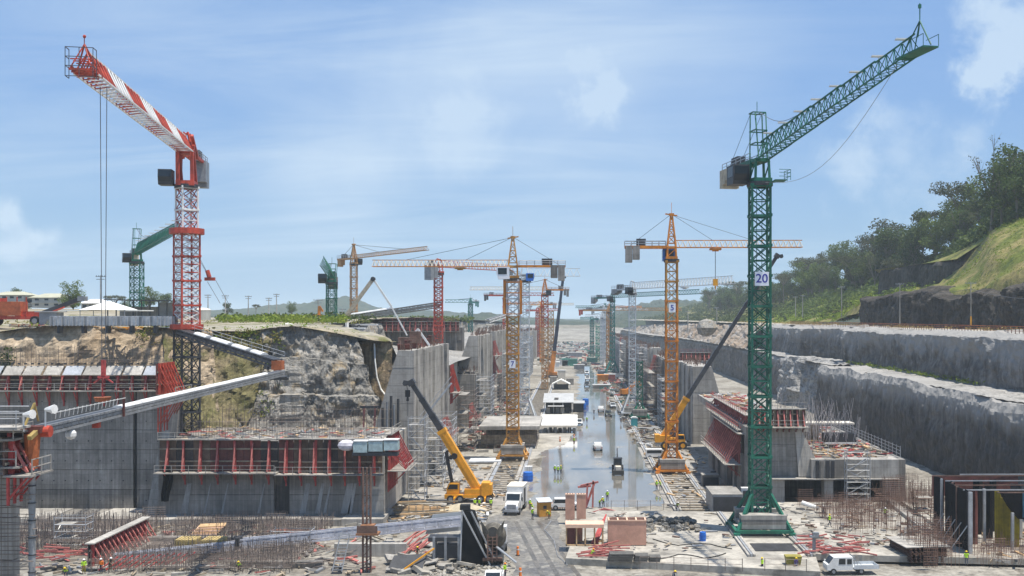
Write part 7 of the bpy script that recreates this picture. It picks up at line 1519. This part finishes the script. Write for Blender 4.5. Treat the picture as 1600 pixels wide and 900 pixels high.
MB().add([(-.5,-1,3.4),(w+.5,-1,3.4),(w+.5,13,5.2),(-.5,13,5.2),(-.5,-1,3.55),(w+.5,-1,3.55),(w+.5,13,5.35),(-.5,13,5.35)], MB.BF).build('roof', ROOFG, t); MB().bx(.2,w-.2,6,6.2,0,3.6).build('back_wall', DARK, t); MB().bx(1,w*.7,-2.4,.2,2.3,2.5).build('awning', WHITE, t); MB().bx(w*.35,w*.5,2.6,5.,4.35,4.6).build('roof_vent', CONC, t)
for x in (0,w*.33,w*.66,w): MB().bar((x,-.6,0), (x,-.6,3.4), .2).build('post', GALV, t)
for i in range(5): MB().box((1+i*1.5,2,.8), (1.2,1.2,1.6)).build('crate', (CREAM, DARK, GREY)[i%3], t)
c = G(895,644); t = thing('shed', 'low grey lean-to shed right of the sheet-roofed one', 'shed', tuple(c)); MB().bx(-.3,3.8,-.5,9,2.7,2.9).build('roof', ROOFG, t); MB().bx(.1,3.4,.2,8.5,0,2.65).build('wall', DARK, t)
for j, (px, py) in enumerate(((911,640),(915,633))): barrel(('nearer' if not j else 'farther')+' blue water drum beside the lean-to shed', G(px,py), 1.1, 2.2)
c = G(862,609); w = G(891,609).x-c.x; t = thing('tent', 'white gabled tent farther along the chamber', 'tent', tuple(c)); MB().add([(0,0,2.2),(w,0,2.2),(w/2,0,4.1),(0,9,2.2),(w,9,2.2),(w/2,9,4.1)], [(0,2,5,3),(2,1,4,5)]).build('canopy', LINEN, t); MB().bar((0,-.1,2.2), (w/2,-.1,4.1), .3).bar((w,-.1,2.2), (w/2,-.1,4.1), .3).build('gable_trim', LINEN, t)
for x in (0,w): MB().bar((x,0,0), (x,0,2.2), .2).build('pole', GALV, t)
MB().bx(.8,w-.8,4,5,0,2.).build('stored_goods', DARK, t)
c = G(877,601); t = thing('site_cabin', 'plain beige block cabin behind the gabled tent', 'cabin', tuple(c)); MB().bx(-1.6,1.8,2,6,0,6.).build('wall', CREAM, t); MB().bx(-1.7,1.9,1.9,6.1,6.01,6.2).build('roof', ROOFG, t); MB().bx(-5,-2,-3,2,0,3.6).bx(2.2,5.5,-2,2,0,2.8).build('annex', CONC, t)
R = random.Random(41)
for i, (px, py, w_, h_, m, lb) in enumerate(((890,572,9,4,mat('green_sheet', (.05,.22,.17), .7), 'far green site container at the end of the chamber'), (878,572,7,3.4,WHITE,'far white tent roof beside the green container'), (866,574,6,3,LINEN,'far pale tent at the left end of the chamber'), (905,577,6,2.4,GREY,'far grey stack beyond the green container'), (925,566,7,2.6,TEAL,'far teal stack at the right of the chamber end'), (899,560,10,4,ROOFG,'far grey roof at the end of the chamber'), (942,596,5,2.8,ORANGE,'orange and grey machine stack at the right water edge'), (953,594,5,2.6,PINK,'pinkish stack beside the teal crane foot'), (963,591,7,2.,WHITE,'white sheeted stack under the teal crane'), (947,590,8,3,GREY,'dark roofed stack at the right water edge'), (999,617,4.5,3.,LINEN,'small white tent behind the short green mast'), (940,607,7,1.3,DECK,'flat grey stack on the right pavement'))):
    c = G(px,py); t = thing('site_stack', lb, 'stored goods', tuple(c)); MB().bx(-w_/2,w_/2,0,5,0,h_).build('body', m, t); MB().bx(-w_/2-.3,w_/2+.3,-.3,5.3,h_+.01,h_+.25).build('cover', ROOFG if i % 2 else m, t)
clutter('debris', 'litter of boards, pipes and crates along the right water edge', 14, 27, 236, 330, .05, 420, (TIMBER, GREY, CONCL, DARK, RUST, WHITE, DECK), 3.2, 31, .7); clutter('debris', 'litter of crates and steel along the far right wall foot', 12, 26, 330, 620, .05, 420, (TIMBER, GREY, CONCL, DARK, PINK, WHITE, TEAL), 4., 32, 1.3)
clutter('debris', 'litter of crates and steel along the left wall foot', -26, -16, 225, 420, .05, 360, (TIMBER, GREY, CONCL, DARK, PINK, DECK), 3.2, 33, .9); clutter('debris', 'hazy clutter of equipment at the far end of the chamber', -25, 22, 620, 1200, .05, 520, (WHITE, GREY, CONCL, DARK, PINK, TEAL, WHITE, CREAM), 9., 34, 3.)
clutter('debris', 'loose planks and scrap on the pad between the number 5 rails and the right wall', 15, 27, 160, 230, .08, 170, (TIMBER, GREY, CONCL, DARK, WOOD), 2.2, 35, .3); clutter('debris', 'loose planks and scrap left of the number 7 rails', -27, -9, 165, 205, .08, 150, (TIMBER, GREY, CONCL, DARK, WOOD, DECK), 2.2, 36, .3)

# ================================================================ FOREGROUND: REBAR, FORMS, BEAMS
R = random.Random(55)
for (lb, x0, x1, y0, y1, z0, hgt, n, sd, m, r) in (('dense field of thin vertical rebar in the left foreground', -76,-57.5,128,145,.2,2.6,760,1,REBAR,.036), ('field of thin rebar below the foreground conveyor, centre left', -57,-33,119,133,.1,2.3,900,2,REBAR,.034), ('rebar starter bars in the left foreground behind the conveyor', -56,-34,136,146,.2,2.2,520,3,REBAR,.036),
        ('brown rebar bars standing on the right slab between worker and long beams', 35,44,136,152,.9,3.2,150,4,RUST,.028), ('rusty rebar cluster in front of the culvert openings', 34,50,154,158,.5,2.6,70,5,RUST,.026), ('tall rusty rebar in the right foreground before the beam stack', 40.5,46,121,131,.3,4.6,90,6,RUST,.03), ('rusty rebar at the lower right corner', 48,58,121,129,.5,2.6,110,7,RUST,.026), ('rusty rebar mats behind the long beams at the right', 46,55,148,160,.5,4.4,140,8,RUST,.03)):
    mb = MB(); Rr = random.Random(sd); nx = int(math.sqrt(n*(x1-x0)/(y1-y0))); ny = max(1, n//nx)
    for i in range(nx):
        for j in range(ny):
            x = x0+(x1-x0)*(i+.5)/nx+Rr.uniform(-.12,.12); y = y0+(y1-y0)*(j+.5)/ny+Rr.uniform(-.3,.3)
            if fbm((x*.12,y*.12,sd)) < -.28: continue
            mb.rod((x,y,z0), (x+Rr.uniform(-.12,.12),y+Rr.uniform(-.12,.12),z0+hgt*Rr.uniform(.7,1.15)), r)
    for j in range(ny):
        y = y0+(y1-y0)*(j+.5)/ny
        for z in (.3,.62): mb.rod((x0,y,z0+hgt*z), (x1,y,z0+hgt*z), r*.8)
    for _ in range(int(n*.12)):                              # bent and leaning bars among the straight ones
        x, y = Rr.uniform(x0,x1), Rr.uniform(y0,y1); dx, dy = Rr.uniform(-.9,.9), Rr.uniform(-.6,.6); h = z0+hgt*Rr.uniform(.5,1.1)
        mb.path([V((x,y,z0)), V((x+dx*.3,y+dy*.3,lerp(z0,h,.6))), V((x+dx,y+dy,h))], r)
    for j in range(4):
        x = Rr.uniform(x0,x1-2); y = Rr.uniform(y0,y1); rebar_curtain(mb, (x,y), (x+Rr.uniform(1.5,4),y+Rr.uniform(-.3,.3)), z0, z0+hgt*1.2, .22, .3, r*.8, .15, Rr)
    rebar_thing(lb, mb, m)
for j, (lb, x, y, w_, d_, lv) in enumerate((('low grey scaffold frame among the rebar, left of the red lying formwork', -64, 131, 4, 2, 2), ('low grey scaffold frame under the right half of the foreground conveyor', -36, 131, 5, 2, 1), ('rusty scaffold frame behind the beam stack at the lower right', 45.5, 134, 3, 2, 2), ('rusty scaffold frame at the foot of the right cliff behind the rebar', 52, 150, 4, 2, 2))): scaffold(lb, x, y, .2, w_, d_, lv, 1.7, GALV if j < 2 else RUST, r=.05, stair=False)
mb = MB(); R = random.Random(71)
for i in range(70): a = R.uniform(-.3,.3); x, y = R.uniform(-47,-28), R.uniform(120,132); mb.rod((x,y,.3+R.random()), (x+R.uniform(2,7),y+a*4,.3+R.random()*1.6), .03)
rebar_thing('loose tangle of bent rebar right of the pale ladder', mb, REBAR)
t = thing('foundation_wall', 'low grey foundation walls rising among the left foreground rebar', 'foundation', (0,0,0))
for i, (x0,x1,y0,y1,z) in enumerate(((-50,-41,121,122.4,.5),(-41,-30,122,123,.8),(-76,-58,138.5,140,1.),(-56,-42,134,135.2,1.1),(-40,-29,138,139.5,.9),(-30,-21,128,129,1.6))): MB().bx(x0,x1,y0,y1,0,z).build('concrete_block', (CONC,CONCD,CONCL)[i%3], t)
formwork('red formwork with pale top edge lying among the rebar, lower left', (-57.2,120.5,.5), PI/2, 16, 2.7, 14, ms=REDF, mb_=PINK, mp=MAROON, plat=1.6, below=.3, rail=False, lean=1.1, deck=CONCL)
it = []
for i in range(22): x, y = R.uniform(-71,-60), R.uniform(122,131); it.append(((x,y,.6+R.random()*.9), (x+R.uniform(.8,3.2),y+R.uniform(-1,1),.6+R.random()*.9)))
bars('pink-red frames and props piled at the lower left edge', 'steel_props', 'props', it, PINK, .09)
it = []
for i in range(12): it.append(((-55.5+i*.75,119.5+.25*i,.4), (-53.8+i*.75,121.+.2*i,1.7)))
bars('bright red props lying under the tail of the foreground conveyor', 'steel_props', 'props', it, REDF, .08)
for j, (px, lb) in enumerate(((288,'left stack of yellow timber beams behind the foreground conveyor'), (330,'right stack of yellow timber beams behind the foreground conveyor'))):
    c = G(px,868,.3); t = thing('timber_stack', lb, 'timber stack', (c.x,c.y,.3)); 
    for i in range(13): MB().bx(-1.25+i*.2,-1.11+i*.2,0,2.4,.25+.03*(i%3),1.9+.04*(i%2)).build('beam', mat('yellow_timber', (.40,.30,.12), .8, .25, 1), t)
    MB().bx(-1.4,1.5,-.06,0,.9,1.05).build('strap', RUST, t); MB().bx(-1.4,1.5,-.1,2.5,0,.24).build('base', TIMBER, t)
c = G(322,842,.3); t = thing('timber_stack', 'flat pile of pale sheathing boards above the yellow timber stacks', 'timber stack', (c.x,c.y,1.0))
for i in range(6): MB().box((.1*i,.2*i,.08+i*.17), (3.4,2.,.13), .05*i).build('board', WOOD if i % 2 else PLYL, t)
it = [(tuple(G(R.uniform(400,540), R.uniform(828,834), .9)), tuple(G(R.uniform(420,560), R.uniform(828,834), .9)+V((0,0,.2)))) for i in range(16)]; bars('long red-brown bars lying on the footing below the lower left wall', 'steel_bars', 'steel bars', it, mat('red_lead_bar', (.32,.11,.07), .8, .2, 1), .07)
it = []
for i in range(16): p = G(R.uniform(615,660), R.uniform(842,872), .3); it.append(((p.x,p.y,.3+R.random()*.4), (p.x+R.uniform(1,2.5),p.y+R.uniform(1,3),.8+R.random()*1.4)))
bars('pink props scattered left of the dark-clad worker', 'steel_props', 'props', it, PINK, .07)
t = thing('concrete_debris', 'pale broken concrete slabs below the right half of the foreground conveyor', 'rubble', (0,0,0)); R = random.Random(77)
for i in range(46):
    p = G(R.uniform(610,745), R.uniform(850,896), .1); MB().box((p.x,p.y,.2+R.random()*.5), (R.uniform(.6,2.4),R.uniform(.5,1.6),R.uniform(.15,.5)), R.uniform(0,3), rx=R.uniform(-.3,.3), ry=R.uniform(-.3,.3)).build('slab_piece', (CONCL,SLAB,CONC)[i%3], t)
mb = MB()
for i in range(340): p = G(R.uniform(650,800), R.uniform(876,904), 0); mb.rock((p.x,p.y,.1), R.uniform(.08,.3), i+500)
mb.build('stone', SLAB, t, 'stuff')
t = thing('shutter_form', 'dark slanted form panel with yellow rail, left of the broken concrete', 'form panel', tuple(G(628,893,.2))); MB().add([(-1.8,0,0),(2.4,0,.3),(2.6,1.6,1.7),(-1.2,1.6,1.5),(-1.8,.1,0),(2.4,.1,.3),(2.6,1.7,1.7),(-1.2,1.7,1.5)], MB.BF).build('panel', DARK, t); MB().bar((.3,-.1,.3), (3.6,1.4,2.4), .16).build('rail', YELLOW, t)
# long beams and I-beam stack at right
def beam_run(label, a, b, w, h, m, n=5):
    a, b = V(a), V(b); t = thing('precast_beam', label, 'precast beam', (0,0,0), 0, 'long precast beams on the right slab')
    for i in range(n): MB().bar(a.lerp(b,i/n)+(b-a).normalized()*.02, a.lerp(b,(i+1)/n), w, h).build('segment', m, t)
    return t
beam_run('long pale precast beam running from the culvert towards the black shutters, outer one', G(1388,782,1.2), G(1462,842,1.2), 1.1, .7, CONCL); beam_run('second long pale beam alongside the outer one', G(1412,785,1.3), G(1490,838,1.3), .9, .5, SLAB)
c = G(1452,878,.5); t = thing('beam_stack', 'stack of rusty I-beams under pale boards at the lower right', 'beam stack', (c.x,c.y,.4), .12)
for l in range(4):
    for i in range(9): MB().bx(-2.4+i*.55,-2.12+i*.55,-.1-.02*(i%2),6,.1+l*.42,.16+l*.42).bx(-2.29+i*.55,-2.23+i*.55,-.1,6,.16+l*.42,.4+l*.42).bx(-2.4+i*.55,-2.12+i*.55,-.1,6,.40+l*.42,.45+l*.42).build('beam', mat('dark_rust_beam', (.075,.038,.028), .8, .3, 1), t)
for i in range(4): MB().box((-.1+.02*i,.8+i*1.6,1.86), (5.6,1.5,.09), .0).build('top_board', CONCL, t)
t = thing('steel_post', 'grey steel jack post with broad head left of the white crew truck', 'jack post', tuple(G(1272,866,.9))); MB().tube((0,0,.1), (0,0,2.1), .22, 8).build('post', GREY, t); MB().box((0,0,2.2), (1.0,.8,.2)).box((.2,0,2.5), (.7,.5,.4)).build('head', GREY, t); MB().box((0,0,.06), (.8,.8,.1)).build('foot', GREY, t)
it = []
R = random.Random(91)
for i in range(46): p = G(R.uniform(1238,1335), R.uniform(838,868), 1.); L = R.uniform(.8,3); a = R.uniform(-.8,.5); it.append(((p.x,p.y,1.1+R.random()*.4), (p.x+L*math.cos(a),p.y+L*math.sin(a),1.15+R.random()*.5)))
bars('bright red and pink steel parts scattered right of the number 20 crane', 'steel_props', 'props', it, PINK, .08)
clutter('debris', 'boards and offcuts scattered over the right slab', 30, 50, 126, 158, 1.06, 230, (TIMBER, CONCL, DECK, RUST, GREY, DECK), 2., 61, .25); clutter('debris', 'boards and offcuts scattered over the slab left of the number 20 crane', 2, 21, 126, 152, .82, 90, (TIMBER, CONCL, DECK, GREY, DECK, RUST), 1.8, 62, .15)
clutter('debris', 'boards, bars and rubble lying among the rebar in the left foreground', -76, -24, 118, 146, .1, 560, (TIMBER, CONCL, TIMBER, DARK, GREY, DECK, PINK, SLAB), 2.4, 63, .3); clutter('debris', 'scrap and boards beneath the black shutters at the right', 50, 66, 122, 140, .75, 220, (DECK, CONCL, WOOD, DARK, TIMBER), 2., 64, .4); clutter('debris', 'pale scrap and form parts on the footing before the truck crane', -28, -13, 148, 162, .1, 240, (CONCL, TIMBER, WOOD, WHITE, GREY, DARK), 2.2, 65, .3)
t = thing('concrete_pipe', 'short white pipe lying tilted on the back of the right slab', 'pipe', tuple(G(1264,797,1.1))); MB().tube((-.9,.6,1.), (.9,-.6,.5), .34, 12).build('pipe', WHITE, t)
for j, (lb, pts) in enumerate((('black hose snaking over the slab in front of the pink form box', ((955,872),(985,868),(1020,874),(1060,866),(1100,872),(1140,862))), ('dark cable trailing across the slab near the blue barrel', ((1020,842),(1060,852),(1110,850),(1150,858))), ('grey hose lying along the wet haul road', ((862,812),(850,828),(866,846),(872,870),(890,888))), ('dark hose among the red parts on the right slab', ((1230,850),(1262,846),(1290,858),(1330,852))))):
    ps = [G(a,b,.86 if j != 2 else .05) for a, b in pts]; mb = MB(); q_ = []
    for k in range(len(ps)-1):
        for i in range(6): u = i/6; q_.append(ps[k].lerp(ps[k+1], u)+V((0,.5*math.sin(PI*u)*(1 if k % 2 else -1),0)))
    for a, b in zip(q_, q_[1:]): mb.tube(a, b, .07, 5, cap=False)
    t = thing('hose', lb, 'hose'); mb.build('pipe', BLACK if j != 2 else GREY, t)
t = thing('guard_rail', 'grey tube guard rail along the front edge of the chamber and slab', 'railing', (0,0,0)); gr = MB()
for a, b in ((G(955,797,.2), G(1160,797,.2)), (G(1000,889,.8), G(1160,893,.8)), (G(1195,892,.8), G(1260,894,.8))):
    n = int((b-a).length/1.9)
    for i in range(n+1): p = a.lerp(b,i/n); MB().bar(p, p+V((0,0,1.5)), .07).build('post', REBAR, t)
    for z in (.8,1.4): gr.rod(a+V((0,0,z)), b+V((0,0,z)), .03)
gr.build('rail', REBAR, t, 'stuff')
